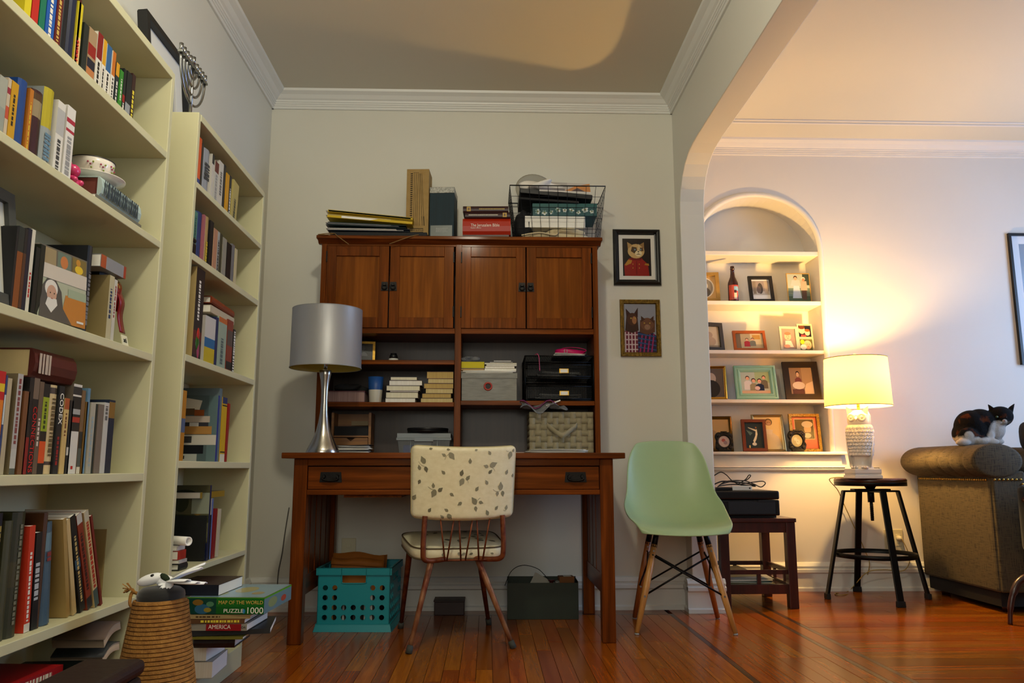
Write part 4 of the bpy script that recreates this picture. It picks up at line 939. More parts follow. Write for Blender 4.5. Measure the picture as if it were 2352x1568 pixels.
for i in range(8):
    t_ = i/7
    for q in (0, 1): m.tube([(P0[q], P0[2]+(P0[3]-P0[2])*t_, 0), (P1[q], P1[2]+(P1[3]-P1[2])*t_, hh)], .0012, 5)
for i in range(9): t_ = i/8; xx = P0[0]+(P0[1]-P0[0])*t_; m.tube([(xx, P0[2], 0), (xx, P0[3], 0)], .0012, 5)
m.build('wire_grid', BLACK, wk)
bz = zb+.003
bq = lambda px, py: PY(px, py, 3.87)
CLOTH = mat('cream_canvas', 'cdbd98', .9, var='c0ae88', vscale=50, sheen=.2)
cl = thing('canvas_bag', 'folded cream canvas bag at the bottom of the wire basket', 'bag', (bq(1275, 540).x, 3.96, bz))
def lump(name, m, par, rx, ry, rz_, c, seed, amp=.15, p=3.):
    mb = MB(); rr = random.Random(seed); ph = [rr.uniform(0, 6) for _ in range(8)]; rows = []
    for i in range(15):
        t = math.pi*i/14; row_ = []
        for j in range(32):
            a = 2*math.pi*j/32; s_ = lambda v, q: math.copysign(abs(v)**q, v)
            k = 1+amp*.5*math.sin(3*a+ph[0])*math.sin(2*t+ph[1])+amp*.5*math.sin(5*a+ph[2]+2*t)
            row_.append(Vector((c[0]+rx*s_(math.sin(t), .5)*s_(math.cos(a), 1-.5/p*1.2)*k, c[1]+ry*s_(math.sin(t), .5)*s_(math.sin(a), 1-.5/p*1.2)*k, c[2]+rz_*s_(math.cos(t), .7)*(1+amp*math.sin(4*a+ph[3])*.6))))
        rows.append(row_)
    mb.grid(rows, closed=True); return mb.build(name, m, par)
lump('folded_cloth', CLOTH, cl, .185, .095, .018, (0, -.005, .022), 4, .12); lump('folded_cloth', CLOTH, cl, .10, .085, .018, (.062, -.01, .05), 9, .18)
m = MB(); m.tube(smooth_path([(-.17, -.102, .02), (-.08, -.107, .033), (0, -.104, .022), (.02, -.098, .055)], 5), .004, 6); m.build('seam', CLOTH, cl)
x0, x1 = bq(1206, 510).x, bq(1345, 510).x; za, zb_ = bq(1270, 520).z, bq(1270, 494).z
wb_ = thing('paper_box', 'small white paper box on the cream bag in the wire basket', 'box', ((x0+x1)/2, 3.985, bz+.07)); hh2 = max(.02, zb_-(bz+.07))
MB().box((-(x1-x0)/2, -.10, 0), ((x1-x0)/2, .06, hh2)).build('box_body', PAPER, wb_, bevel=.002)
x0, x1 = bq(1224, 480).x, bq(1371, 480).x; z5 = bz+.07+hh2+.001; hh3 = bq(1290, 466).z-z5
tb = thing('floral_box', 'teal keepsake box printed with white blossoms inside the wire basket', 'box', ((x0+x1)/2+.002, 3.985, z5), R(-1))
w2 = (x1-x0)/2
MB().box((-w2, -.105, 0), (w2, .09, hh3*.66)).build('box_body', mat('teal_box', '124a4e', .5), tb)
MB().box((-w2-.002, -.108, hh3*.66), (w2+.002, .092, hh3)).build('lid', mat('teal_lid', '0f5250', .5), tb, bevel=.001)
m = MB(); rr = random.Random(11)
for j in range(9):
    fx_ = -w2+.025+(2*w2-.05)*j/8; fz = hh3*rr.uniform(.2, .5); s_ = rr.uniform(.010, .015)
    for q in range(5): a = q*1.257+j; m.ell((fx_+s_*.7*math.cos(a), -.1055, fz+s_*.7*math.sin(a)), (s_*.5, .0005, s_*.42), 8, 5, rr.choice(('cfd4cc', 'b8c4bc', '6a8a86')))
    m.ell((fx_, -.106, fz), (s_*.25, .0006, s_*.25), 8, 5, '8a8a20')
m.build('printed_blossoms', VC, tb)
z6 = z5+hh3+.002
for i, (lab, m_, w0, th, ang, dx) in enumerate((('grey-black magazine slanting over the teal box in the wire basket', BLKM, .30, .012, 3.5, -.035), ('black folder lying above the magazine in the wire basket', BLKP, .37, .024, 5, -.0), )):
    f = thing('folder', lab, 'folder', (ox+dx-.01, 3.975, z6+.028*i+.005), 0, 'papers in the wire basket', (0, R(ang), 0))
    MB().box((-w0/2, -.11, 0), (w0/2, .10, th)).build('cover', m_, f, bevel=.002)
    MB().box((-w0/2+.004, -.108, .002), (w0/2+.002, .098, th-.002)).build('papers', mat('dull_paper', '5a5856', .8) if i == 0 else BLKM, f)
mg = thing('magazine', 'glossy magazine with a sunset cover on top of the wire basket pile', 'magazine', (ox+.04, 3.905, PY(1290, 436, 3.93).z), 0, 'papers in the wire basket', (R(40), R(3), R(-2)))
MB().box((-.13, -.06, 0), (.13, .06, .008)).build('pages', PAPER, mg, bevel=.001)
a = pic(.26, .12, 'c8c4c4', [('r', .0, .0, .55, 1, 'b8b4b4'), ('p', [(.5, 0), (1, 0), (1, 1), (.7, .6)], 'd88a3a'), ('p', [(.62, 0), (.9, 0), (.75, .4)], '4a2a34'), ('r', 0, 0, .5, .25, '7a7680')]); a.xf(T(-.13, -.06, .0084) @ Matrix.Rotation(R(-90), 4, 'X')); a.build('cover_art', VG, mg, fix=False)
pl = thing('paper_plate', 'round fluted white paper plate standing behind the wire basket pile', 'plate', (PY(1228, 430, 4.045).x, 4.045, PY(1228, 440, 4.045).z), 0, None, (R(72), 0, R(8)))
rows = []
for i, r in enumerate((0.001, .06, .075, .095, .105)):
    rows.append([Vector((r*math.cos(2*math.pi*j/72), r*math.sin(2*math.pi*j/72), (.0, .0, .006, .014, .012)[i]+(.0015 if j % 2 and i > 1 else 0))) for j in range(72)])
MB().grid(rows, closed=True).build('plate_body', mat('paper_plate', '9c988a', .8), pl, solid=.001)

wr = thing('wrapping_paper', 'crumpled white tissue paper on top of the wire basket pile, left of the magazine', 'paper', (PY(1240, 425, 3.92).x, 3.93, PY(1240, 440, 3.92).z))
lump('tissue_paper', mat('tissue_paper', 'e2ded8', .8, bump=.3, bscale=30), wr, .095, .06, .026, (0, 0, .022), 71, .45)
jn = thing('folded_jeans', 'dark folded cloth stuffed in the left side of the wire basket', 'cloth', (PY(1205, 480, 3.9).x, 3.97, bz+.03))
lump('folded_cloth', mat('dark_cloth', '1a1a1c', .9), jn, .045, .085, .07, (0, 0, .065), 81, .2)

# ------------------------------------------------------------------ things in the hutch
z = HS1+.0005
q = PY(822, 803, 3.95)
picture('framed_photo', 'little gilt frame half hidden by the silver lampshade on the hutch shelf', 'picture frame', .135, PY(840, 783, 3.97).z-HS1-.003, .012, .012, GOLD, ('15130f', [('e', .6, .3, .16, .22, '5a5c60'), ('e', .55, .75, .12, .15, '4a4a4c'), ('r', .45, .05, .9, .3, '2a2a2c')]), (PY(829, 800, 3.95).x, 3.97, z), R(8), 4, easel=False)
q = PY(904, 820, 3.93)
jr = thing('small_jar', 'small black-capped white jar alone on the upper hutch shelf', 'jar', (q.x, 3.93, z))
MB().lathe([(0, 0), (.024, 0), (.025, .004), (.0225, .018), (.0, .019)], 24).build('jar_body', mat('white_plastic', 'cfcfc8', .35), jr)
MB().lathe([(0, .019), (.022, .018), (.019, .034), (.015, .038), (.015, .044), (.0, .045)], 24).build('cap', BLKP, jr)
z = HS2+.0005
G2 = 'books on the middle hutch shelf'
x0, x1 = PY(752, 915, 3.86).x, PY(838, 915, 3.86).x
tbk = PY(790, 898, 3.86).z-HS2
flat('', (x0+x1)/2, 3.855, z, x1-x0, tbk, .17, '5a1420', 0, 'thick red book with pale page edges lying left of the blue cup', back=True, hard=True, group=G2, paper=mat('pinkish_pages', 'a88a80', .85, var='8a6c64', vscale=3, vstr=(1, 1, 90)))
ck = thing('dark_pouch', 'crumpled charcoal pouch on top of the thick red book', 'pouch', ((x0+x1)/2, 3.95, z+tbk+.002))
lump('pouch_fabric', mat('charcoal_cloth', '1c1c1c', .9), ck, .075, .07, .018, (0, 0, .019), 21, .25)
q = PY(862, 921, 3.9); hc = PY(862, 866, 3.9).z-z; k = 3.9/FPX
cp = thing('tumbler', 'white tumbler with a blue upper half between the thick red book and the white stack', 'cup', (q.x, 3.90, z))
MB().lathe([(0, 0), (13.5*k, 0), (14*k, .003), (15.8*k, hc*.5)], 32).build('cup_body', mat('white_ceramic', 'c8c4b4', .3), cp)
MB().lathe([(15.8*k, hc*.5), (17.5*k, hc), (16.6*k, hc), (15*k, hc*.5)], 32).build('blue_sleeve', mat('blue_silicone', '1c4a8a', .45), cp)
rr = random.Random(5)
def pilebooks(px0, px1, pys, pybase, y, sz, papers, labs, group, cols):
    zc = sz
    zs = [PY((px0+px1)/2, p, y).z for p in pys]; lo = sz
    for i, zt2 in enumerate(zs):
        a, b = PY(px0[i], 890, y).x, PY(px1[i], 890, y).x; t = max(.006, zt2-lo)
        flat('', (a+b)/2, y, lo, b-a, t*.97, .12, cols[i % len(cols)], rr.uniform(-1.5, 1.5), labs[i], back=True, group=group, paper=papers[i % len(papers)]); lo += t
WP = [PAPER, mat('ivory_pages', 'e9e4cc', .85, var='dcd5b8', vscale=3, vstr=(1, 1, 90))]
def pb_(spec, y, sz, group, cols, papers):
    lo = sz
    for i, (p0, p1, py, lab) in enumerate(spec):
        a, b = PY(p0, 890, y).x, PY(p1, 890, y).x; zt2 = PY((p0+p1)/2, py, y).z; t = max(.005, zt2-lo)
        flat('', (a+b)/2, y, lo, b-a, t*.97, .12, cols[i % len(cols)], rr.uniform(-1.5, 1.5), lab, back=True, group=group, paper=papers[i % len(papers)]); lo += t
pb_([(886, 954, 914, 'lowest paperback of the whiter stack on the middle hutch shelf'), (887, 960, 900, 'second lowest paperback of the whiter stack'), (896, 961, 897, 'thin paperback in the middle of the whiter stack'), (888, 964, 885, 'third paperback from the top of the whiter stack'),
     (894, 969, 873, 'wide white paperback second from the top of the whiter stack'), (897, 957, 865, 'short white paperback topping the whiter stack')], 3.87, HS2+.0004, G2, ['b0a890', '3a2a20', '6a4a3c', '8a8a88', '5a3a30', '4a4c50'], WP)
YP = [YPAPER, mat('tan_pages', 'c8ac68', .85, var='b8985a', vscale=3, vstr=(1, 1, 90))]
pb_([(967, 1040, 914, 'lowest paperback of the yellowed stack against the hutch divider'), (970, 1036, 903, 'second lowest paperback of the yellowed stack'), (978, 1040, 892, 'tan paperback third from the bottom of the yellowed stack'), (974, 1041, 880, 'pale wide paperback in the middle of the yellowed stack'),
     (983, 1041, 869, 'brown paperback second from the top of the yellowed stack'), (980, 1041, 853, 'thick round-cornered paperback topping the yellowed stack')], 3.875, HS2+.0004, G2, ['8a6a34', '3a2414', 'a07a3c', '5a2c1c', '6a3a20', '8a5a3c'], YP)
# desk organiser behind the lamp
z = DT+.0008
x0, x1 = PY(762, 1000, 4.0).x, PY(853, 1000, 4.0).x; ho = PY(800, 948, 4.0).z-z
og = thing('desk_organiser', 'small wooden desk organiser with a drawer in the lower left hutch bay', 'organiser', ((x0+x1)/2, 4.04, z)); w2 = (x1-x0)/2
m = MB(); m.box((-w2, -.06, 0), (-w2+.012, .06, ho)); m.box((w2-.012, -.06, 0), (w2, .06, ho)); m.box((-w2+.012, .052, 0), (w2-.012, .06, ho)); m.box((-w2+.012, -.06, 0), (w2-.012, .052, .01)); m.box((-w2+.012, -.05, ho*.42), (w2-.012, .052, ho*.42+.008))
m.build('organiser_body', wood('pine_stain', '7a4a14', 'a06a24', None, 'x', 1, .45), og)
m = MB().prism([(-w2+.014, .012), (w2-.014, .012), (w2-.014, ho*.40), (.022, ho*.40), (.0, ho*.40-.016), (-.022, ho*.40), (-w2+.014, ho*.40)], 'y', -.062, -.052); m.build('drawer_front', wood('pine_stain', '7a4a14', 'a06a24', None, 'x', 1, .45), og)
MB().box((-.0, -.052, ho*.70), (w2-.016, -.048, ho*.80)).build('label_strip', mat('tan_card', '8a7a5a', .7), og)
MB().box((-w2+.014, -.049, ho*.46), (w2-.014, -.045, ho*.68)).build('letters', BLKM, og)
def paperpile(name, lab, xc, yc, z, w, d, n, seed, mats, cat='papers', step=.0022, jit=.012, rz=4, grp=None):
    t = thing(name, lab, cat, (xc, yc, z), 0, grp); rr = random.Random(seed)
    for i in range(n):
        M = T(rr.uniform(-jit, jit), rr.uniform(-jit, jit)*.6, i*step) @ Matrix.Rotation(R(rr.uniform(-rz, rz)), 4, 'Z')
        k = rr.uniform(.8, 1); rows = []
        for a in range(7):
            u = a/6-.5; zz2 = .002*math.sin(u*3+i)*((i+1)/n); rows.append([M @ Vector((u*w*k, -d/2, zz2)), M @ Vector((u*w*k, d/2, zz2*.5))])
        MB().grid(rows).build('sheet', mats[i % len(mats)], t, solid=step*.7)
    return t
GP = mat('grey_print_paper', '8e8e8c', .8); DP = mat('dark_print_paper', '2c2c2e', .7)
x0, x1 = PY(772, 1030, 3.87).x, PY(850, 1030, 3.87).x
paperpile('paper_pile', 'untidy pile of letters on the desk right of the steel lamp base', (x0+x1)/2, 3.90, z+.001, x1-x0+.01, .12, 13, 3, [PAPER, PAPER, DP, PAPER, GP, DP, PAPER], step=.0036, jit=.008)
# plastic tub and round black tin
x0, x1 = PY(914, 1030, 3.9).x, PY(1036, 1030, 3.9).x; y0, y1 = 3.85, 4.03; hb = PY(975, 1007, 3.87).z-z; ht_ = PY(975, 995, 3.87).z-z
TUB = mat('clear_plastic', 'e8eef0', .1, trans=.9, alpha=1, ior=1.3); LIDM = mat('clear_lid', 'aab4b8', .3, trans=.45, ior=1.3)
tb2 = thing('storage_tub', 'clear plastic storage tub with clip lid on the desk behind the vinyl chair', 'storage box', ((x0+x1)/2, (y0+y1)/2, z)); w2 = (x1-x0)/2; d2 = (y1-y0)/2
m = MB(); rows = [[(s*(w2-.012+.010*f), t*(d2-.012+.010*f), hb*f) for s, t in ((-1, -1), (1, -1), (1, 1), (-1, 1))] for f in (0, .5, 1)]
m.grid(rows, sm=False, closed=True); m.add(rows[0], [(0, 1, 2, 3)]); m.build('tub_body', TUB, tb2, solid=.002)
m = MB().box((-w2-.003, -d2-.003, hb), (w2+.003, d2+.003, hb+.004)); m.box((-w2-.003, -d2-.003, hb-.008), (w2+.003, -d2-.001, hb)); m.box((-w2, -d2, hb+.004), (w2, d2, hb+(ht_-hb))); m.build('lid', LIDM, tb2, bevel=.002)
m = MB()
for s in (-.5, .5): m.box((s*w2-.001, -d2+.004, 0), (s*w2+.001, -d2+.006, hb))
m.build('rib', LIDM, tb2)
MB().box((-w2*.35, -d2-.006, hb-.014), (w2*.35, -d2-.003, hb+.004)).build('clip', LIDM, tb2, bevel=.001)
m = MB(); m.box((-w2*.8, -d2*.5, .003), (-w2*.45, d2*.5, hb*.6), '1c3a8a'); m.box((w2*.3, -d2*.5, .003), (w2*.6, d2*.5, hb*.55), '1c3a8a'); m.box((-w2*.4, -d2*.4, .003), (w2*.25, d2*.5, hb*.8), 'c8c8c4'); m.build('contents', VR, tb2)
q = PY(983, 990, 3.95); tin = thing('round_tin', 'low round black tin on top of the clear tub', 'tin', (q.x, 3.94, z+ht_+.001))
rt = 46*3.94/FPX; hz2 = PY(983, 984, 3.94).z-(z+ht_)
MB().lathe([(0, 0), (rt, 0), (rt, hz2*.6)], 40).build('tin_body', BLKP, tin); MB().lathe([(rt, hz2*.6), (rt*1.02, hz2*.6), (rt*1.02, hz2*.95), (rt, hz2), (0, hz2)], 40).build('lid', BLKP, tin)
# right bay of the desk
x0, x1 = PY(1053, 1025, 3.86).x, PY(1128, 1025, 3.86).x
bk_ = flat('', (x0+x1)/2, 3.86, z, x1-x0, .022, .13, '8a8c90', 2, 'grey book on the desk behind the vinyl chair backrest', back=True)
paperpile('paper_pile', 'few black-and-white leaflets on the grey book behind the vinyl chair', (x0+x1)/2+.012, 3.92, z+.0235, .15, .11, 4, 8, [DP, PAPER, DP, GP], step=.0034, rz=8)
x0, x1 = PY(1178, 1028, 3.86).x, PY(1205, 1028, 3.86).x
flat('', PY(1187, 1030, 3.86).x, 3.87, z, .13, .013, .15, '6a1414', -6, 'thin dark red book under the white papers on the desk', back=True)
x0, x1 = PY(1200, 1028, 3.80).x, PY(1352, 1028, 3.80).x
paperpile('paper_pile', 'low wide stack of white paper in front of the woven basket', (x0+x1)/2, 3.76, z+.0005, x1-x0-.02, .12, 9, 4, [PAPER, PAPER, PAPER, GP], step=.0024, jit=.007, rz=1.5)
# woven basket
x0, x1 = PY(1216, 1030, 3.85).x, HX1-.032; hb = PY(1290, 946, 3.85).z-z
bk = thing('woven_basket', 'beige woven strap basket with a fabric handle in the lower right hutch bay', 'basket', ((x0+x1)/2, 3.96, z)); w2 = (x1-x0)/2; d2 = .115
WV = mat('woven_strap', '8e8468', .8, var='82785c', vscale=30, bump=.2, bscale=200); WV2 = mat('woven_strap_light', '988e72', .8, var='8a8064', vscale=30, bump=.2, bscale=200)
MB().box((-w2+.003, -d2+.004, .001), (w2-.003, d2, hb-.004)).build('liner', mat('basket_liner', '2c281e', .9), bk)
nc, nr = 11, 7; cw = 2*w2/nc; ch = hb/nr
for j in range(nr):
    pts = [(-w2+cw*(i/4), -d2+.0012-.0016*math.sin(math.pi*(i/4)+math.pi*j)-.0004, ch*(j+.5)) for i in range(nc*4+1)]
    MB().grid([[(p[0], p[1], p[2]-ch*.47) for p in pts], [(p[0], p[1], p[2]+ch*.47) for p in pts]]).build('strap', WV, bk, solid=.0012)
for i in range(nc):
    pts = [(-w2+cw*(i+.5), -d2+.0012+.0016*math.sin(math.pi*(j/4)+math.pi*i)-.0004, ch*j/4) for j in range(nr*4+1)]
    MB().grid([[(p[0]-cw*.47, p[1], p[2]) for p in pts], [(p[0]+cw*.47, p[1], p[2]) for p in pts]]).build('strap', WV2, bk, solid=.0012)
for j in range(nr):
    pts = [(-w2+.0012-.0016*math.sin(math.pi*(i/4)+math.pi*j), -d2+2*d2*i/28, ch*(j+.5)) for i in range(29)]
    MB().grid([[(p[0], p[1], p[2]-ch*.47) for p in pts], [(p[0], p[1], p[2]+ch*.47) for p in pts]]).build('strap', WV, bk, solid=.0012)
P = smooth_path([(-.07, -d2-.004, hb*.69), (-.045, -d2-.02, hb*.58), (-.01, -d2-.035, hb*.46), (.008, -d2-.036, hb*.455), (.03, -d2-.028, hb*.52), (.075, -d2-.004, hb*.69)], 6)
MB().grid([[p+Vector((0, 0, -.012)), p+Vector((0, -.003, .012))] for p in P]).build('handle', WV2, bk, solid=.002)
# zip bag slumped over the basket
zg = z+hb+.001
zp = thing('zip_bag', 'clear zip-top plastic bag with a purple seal slumped over the woven basket', 'bag', (PY(1246, 940, 3.83).x, 3.85, zg)); zp.scale = (1.1, 1, 1.45)
BAG = mat('clear_film', 'd8dce0', .12, trans=.85, ior=1.2)
rows = []
for i in range(9):
    u = i/8; rows.append([Vector((-.10+.2*j/12+.01*math.sin(i), -.055+.09*u+.004*math.sin(j*1.3), .020+.014*math.sin(j*.9+u*4)*(1-u*.3)-.045*max(0, (.4-u))*(1-abs(j-4)/10))) for j in range(13)])
MB().grid(rows).build('film', BAG, zp, solid=.001)
MB().grid([[p+Vector((-.004, -.003, .0035)), p+Vector((-.004, .016, .0075))] for p in [rows[2][j]+Vector((-.004, 0, .004)) for j in range(0, 11)]]).build('purple_seal', mat('purple_zip', '6a1c50', .4), zp, solid=.002)
MB().box((.02, -.03, .012), (.085, .02, .016)).xf(Matrix.Rotation(R(-16), 4, 'Y')).build('card_inside', PAPER, zp)
# linen storage box
z = HS2R+.0005; x0, x1 = PY(1060, 910, 3.845).x, PY(1187, 910, 3.845).x; hl = PY(1122, 869, 3.845).z-z; hl2 = PY(1122, 856, 3.845).z-z
LIN = mat('grey_linen', '96968e', .9, var='7e7e78', vscale=60, vstr=(.3, 1, 3), bump=.15, bscale=200)
lb = thing('fabric_box', 'grey linen storage box with a round red eyelet on the right hutch shelf', 'storage box', ((x0+x1)/2, 3.945, z)); w2 = (x1-x0)/2
MB().box((-w2, -.1, 0), (w2, .1, hl+.002)).build('box_body', LIN, lb, bevel=.002)
MB().box((-w2-.003, -.103, hl), (w2+.003, .103, hl2)).build('lid', LIN, lb, bevel=.002)
ex = PY(1121, 887, 3.845); e = Vector((ex.x-lb.location.x, -.1005, ex.z-z))
MB().lathe([(.0125, 0), (.013, .003), (.017, .0045), (.021, .003), (.0215, 0)], 32).xf(T(*e) @ Matrix.Rotation(R(90), 4, 'X')).build('eyelet', mat('red_eyelet', 'a02a14', .3), lb)
MB().lathe([(0, 0), (.0125, 0)], 24).xf(T(e.x, e.y-.0004, e.z) @ Matrix.Rotation(R(90), 4, 'X')).build('eyelet_hole', mat('hole_grey', '3a3a3a', .8), lb)
zt2 = z+hl2+.0006
paperpile('paper_pile', 'folded white papers lying directly on the grey linen box', lb.location.x, 3.93, zt2+.001, 2*w2+.01, .17, 3, 12, [PAPER], step=.004, jit=.004, rz=1)
x0, x1 = PY(1059, 840, 3.85).x, PY(1112, 840, 3.85).x; zc = zt2+.0125
flat('', (x0+x1)/2, 3.86, zc, x1-x0, .010, .12, '8a6a44', 0, 'thin tan paperback under the yellow-edged one on the linen box', back=True, paper=mat('tan_edge', 'a88a5c', .8))
nt = flat('', (x0+x1)/2+.001, 3.86, zc+.0105, x1-x0, PY(1085, 829, 3.85).z-zc-.0105, .12, '14324a', 1, 'book with bright yellow page edges on the grey linen box', back=True, paper=mat('yellow_edge', 'c8b814', .7))
zb5 = PY(1085, 829, 3.85).z
bg = thing('plastic_packet', 'small clear crinkled packet on the yellow-edged book', 'packet', (x0+.045, 3.90, zb5+.002))
lump('film', BAG, bg, .045, .03, .012, (0, 0, .013), 31, .4)
x0, x1 = PY(1114, 840, 3.85).x, PY(1190, 840, 3.85).x
spec = [(1113, 1186, 847, .010, 'e0ddd2', 'white notebook lowest in the right-hand paper stack on the linen box'), (1114, 1182, 834, .012, 'b8a888', 'cream paperback second in the stack right of the yellow book'), (1117, 1187, 831, .007, 'e0ddd2', 'curled white booklet in the stack right of the yellow book'), (1113, 1187, 826, .007, 'c8c09a', 'pale yellow pad in the stack right of the yellow book'), (1125, 1178, 821, .005, '3a3a3c', 'small white booklet near the top of that paper stack'), (1134, 1174, 815, .006, '5a5a5c', 'smallest booklet topping the paper stack on the linen box')]
lo = zt2+.0125
for p0, p1, py, t, c, lab in spec:
    a, b = PY(p0, 840, 3.85).x, PY(p1, 840, 3.85).x
    flat('', (a+b)/2, 3.86, lo, b-a, t, .12, c, rr.uniform(-3, 3), lab, back=True, group='papers on the linen box'); lo += t+.0006
# mesh letter tray
x0, x1 = PY(1206, 900, 3.835).x, HX1-.028; zt3 = PY(1290, 817, 3.835).z-z
tr = thing('mesh_tray', 'black two-tier wire mesh letter tray with brass label holders on the right hutch shelf', 'letter tray', ((x0+x1)/2, 3.96, z)); w2 = (x1-x0)/2; yf = -.122; yb = .13
m = MB()
for sx_ in (-w2, w2):
    for yy in (yf, yb): m.tube([(sx_, yy, -.0 if yy > 0 else .0), (sx_, yy, zt3)], .0032, 6)
for zq in (zt3, zt3*.50, .002, zt3*.86): m.tube([(-w2, yf, zq), (w2, yf, zq), (w2, yb, zq), (-w2, yb, zq)], .0026, 6, True)
m.build('frame', BLACK, tr)
def meshpanel(m, o, u, v, nu, nv, w=.0009):
    o, u, v = Vector(o), Vector(u), Vector(v)
    for i in range(nu+1): m.tube([o+u*(i/nu), o+u*(i/nu)+v], w, 3, caps=False)
    for j in range(nv+1): m.tube([o+v*(j/nv), o+v*(j/nv)+u], w, 3, caps=False)
m = MB(); meshpanel(m, (-w2, yb, 0), (2*w2, 0, 0), (0, 0, zt3), 38, 26); meshpanel(m, (-w2, yf, zt3), (2*w2, 0, 0), (0, yb-yf, 0), 38, 34)
for s in (-w2, w2): meshpanel(m, (s, yf, 0), (0, yb-yf, 0), (0, 0, zt3), 34, 26)
m.build('mesh_panel', BLACK, tr)
for zq, hq, cc in ((zt3*.54, zt3*.26, 0), (zt3*.04, zt3*.28, 1)):
    m = MB(); meshpanel(m, (-w2+.012, yf-.004, zq), (2*w2-.024, 0, 0), (0, 0, hq), 36, 10); meshpanel(m, (-w2+.012, yf-.004, zq), (2*w2-.024, 0, 0), (0, yb-yf-.01, 0), 36, 30)
    m.tube([(-w2+.012, yf-.004, zq), (w2-.012, yf-.004, zq), (w2-.012, yf-.004, zq+hq), (-w2+.012, yf-.004, zq+hq)], .0022, 6, True)
    d_ = m.build('drawer', BLACK, tr)
    m = MB(); m.box((-.002, -.004, 0), (.046, 0, .024)); lh = m.xf(T(0, yf-.006, zq+hq*.25)).build('label_holder', BRASS, d_, bevel=.002)
    MB().box((.005, -.005, .004), (.039, -.004, .02)).xf(T(0, yf-.006, zq+hq*.25)).build('label_card', PAPER, d_)
for i, (zq, lab) in enumerate(((zt3*.56, 'loose papers in the upper drawer of the mesh tray'), (zt3*.06, 'loose papers in the lower drawer of the mesh tray'))):
    paperpile('tray_papers', lab, tr.location.x, 3.96, z+zq+.003, .22, .19, 5, 40+i, [GP, DP, GP, DP], step=.004, jit=.01, rz=5)
ag = thing('cable_tie', 'thin pink plastic strap hanging over the front of the mesh tray', 'strap', (PY(1235, 815, 3.83).x, 3.828, z+zt3))
MB().tube(smooth_path([(-.012, .02, .006), (-.002, .0, .008), (.006, -.004, -.01), (.008, -.004, -.05), (.009, -.004, -.075)], 6), .0016, 6).build('strap', PINK, ag)
zt4 = z+zt3+.004
x0 = PY(1310, 805, 3.87).x
paperpile('paper_pile', 'thin booklets on top of the mesh tray beneath the pink collar', x0-.005, 3.93, zt4+.001, .17, .14, 4, 51, [GP, PAPER, DP, PAPER], step=.0032, jit=.006, rz=3)
pkc = thing('pink_collar', 'hot pink strap collar with white buckle coiled on top of the mesh tray', 'collar', (x0+.005, 3.93, zt4+.0155))
MAG = mat('magenta_nylon', 'b80c5a', .4)
P = [Vector((.075*math.cos(t), .05*math.sin(t), .004*math.sin(2*t))) for t in [2*math.pi*i/40 for i in range(40)]]
MB().grid([[p, p+Vector((0, 0, .020))] for p in P+[P[0]]]).build('band', MAG, pkc, solid=.003)
P = smooth_path([(-.07, .0, .012), (-.03, .012, .034), (.03, .008, .036), (.078, -.006, .022), (.06, -.03, .004)], 6)
MB().grid([[p+Vector((0, -.008, 0)), p+Vector((0, .008, 0))] for p in P]).build('loose_end', MAG, pkc, solid=.003)
MB().tube([(-.034, -.053, .003), (-.02, -.055, .003), (-.02, -.055, .018), (-.034, -.053, .018)], .0018, 6, True).build('buckle', mat('white_buckle', 'd0ccc8', .4), pkc)
# ------------------------------------------------------------------ vinyl dining chair seen from behind
VIN = None
def vinyl():
    """cream speckled vinyl; the printed leaves are flat print geometry laid on it"""
    return mat('speckled_vinyl', 'ece2be', .42, var='e2d6ae', vscale=45, vstr=(1, 1, 1.6), bump=.06, bscale=120)
ch = thing('vinyl_chair', 'old kitchen chair in leaf-printed cream vinyl with rusty steel legs, at the desk', 'chair', (-.142, 3.485, 0), R(11))
RUST = mat('rusty_steel', '5a2410', .5, .35, var='8a4a24', vscale=40, bump=.25, bscale=90); RUST2 = mat('worn_rusty_leg', '6a2c14', .5, .3, var='a87a54', vscale=28, vstr=(1, 1, .5), bump=.25, bscale=90)
RUB = mat('worn_rubber', '3a3a34', .8)
cw_, cd_ = .205, .21
# seat: rounded square cushion, welted top and bottom, tipped back
def sq(a, p): return math.copysign(abs(math.cos(a))**p, math.cos(a)), math.copysign(abs(math.sin(a))**p, math.sin(a))
ST = T(0, .02, .378) @ Matrix.Rotation(R(5), 4, 'X')
def seatring(k, z, n=56):
    out = []
    for i in range(n):
        a = 2*math.pi*i/n; x, y = sq(a, .38); tap = 1+.06*y; out.append(Vector((x*cw_*k*tap, y*cd_*k, z)))
    return out
m = MB(); m.grid([seatring(k, z) for k, z in ((.05, -.022), (.9, -.022), (.975, -.02), (.992, -.014), (1, 0), (.992, .014), (.975, .021))], closed=True)
m.xf(ST).build('seat_cushion', vinyl(), ch)
m = MB(); m.grid([seatring(k, z) for k, z in ((.975, .0215), (.93, .026), (.7, .034), (.35, .038), (.02, .039))], closed=True); m.xf(ST).build('seat_top', vinyl(), ch)
m = MB(); m.tube(seatring(.985, .0215), .0032, 6, True); m.tube(seatring(.985, -.021), .0032, 6, True); m.xf(ST).build('welting', mat('brown_welt', '5a4a30', .5), ch)
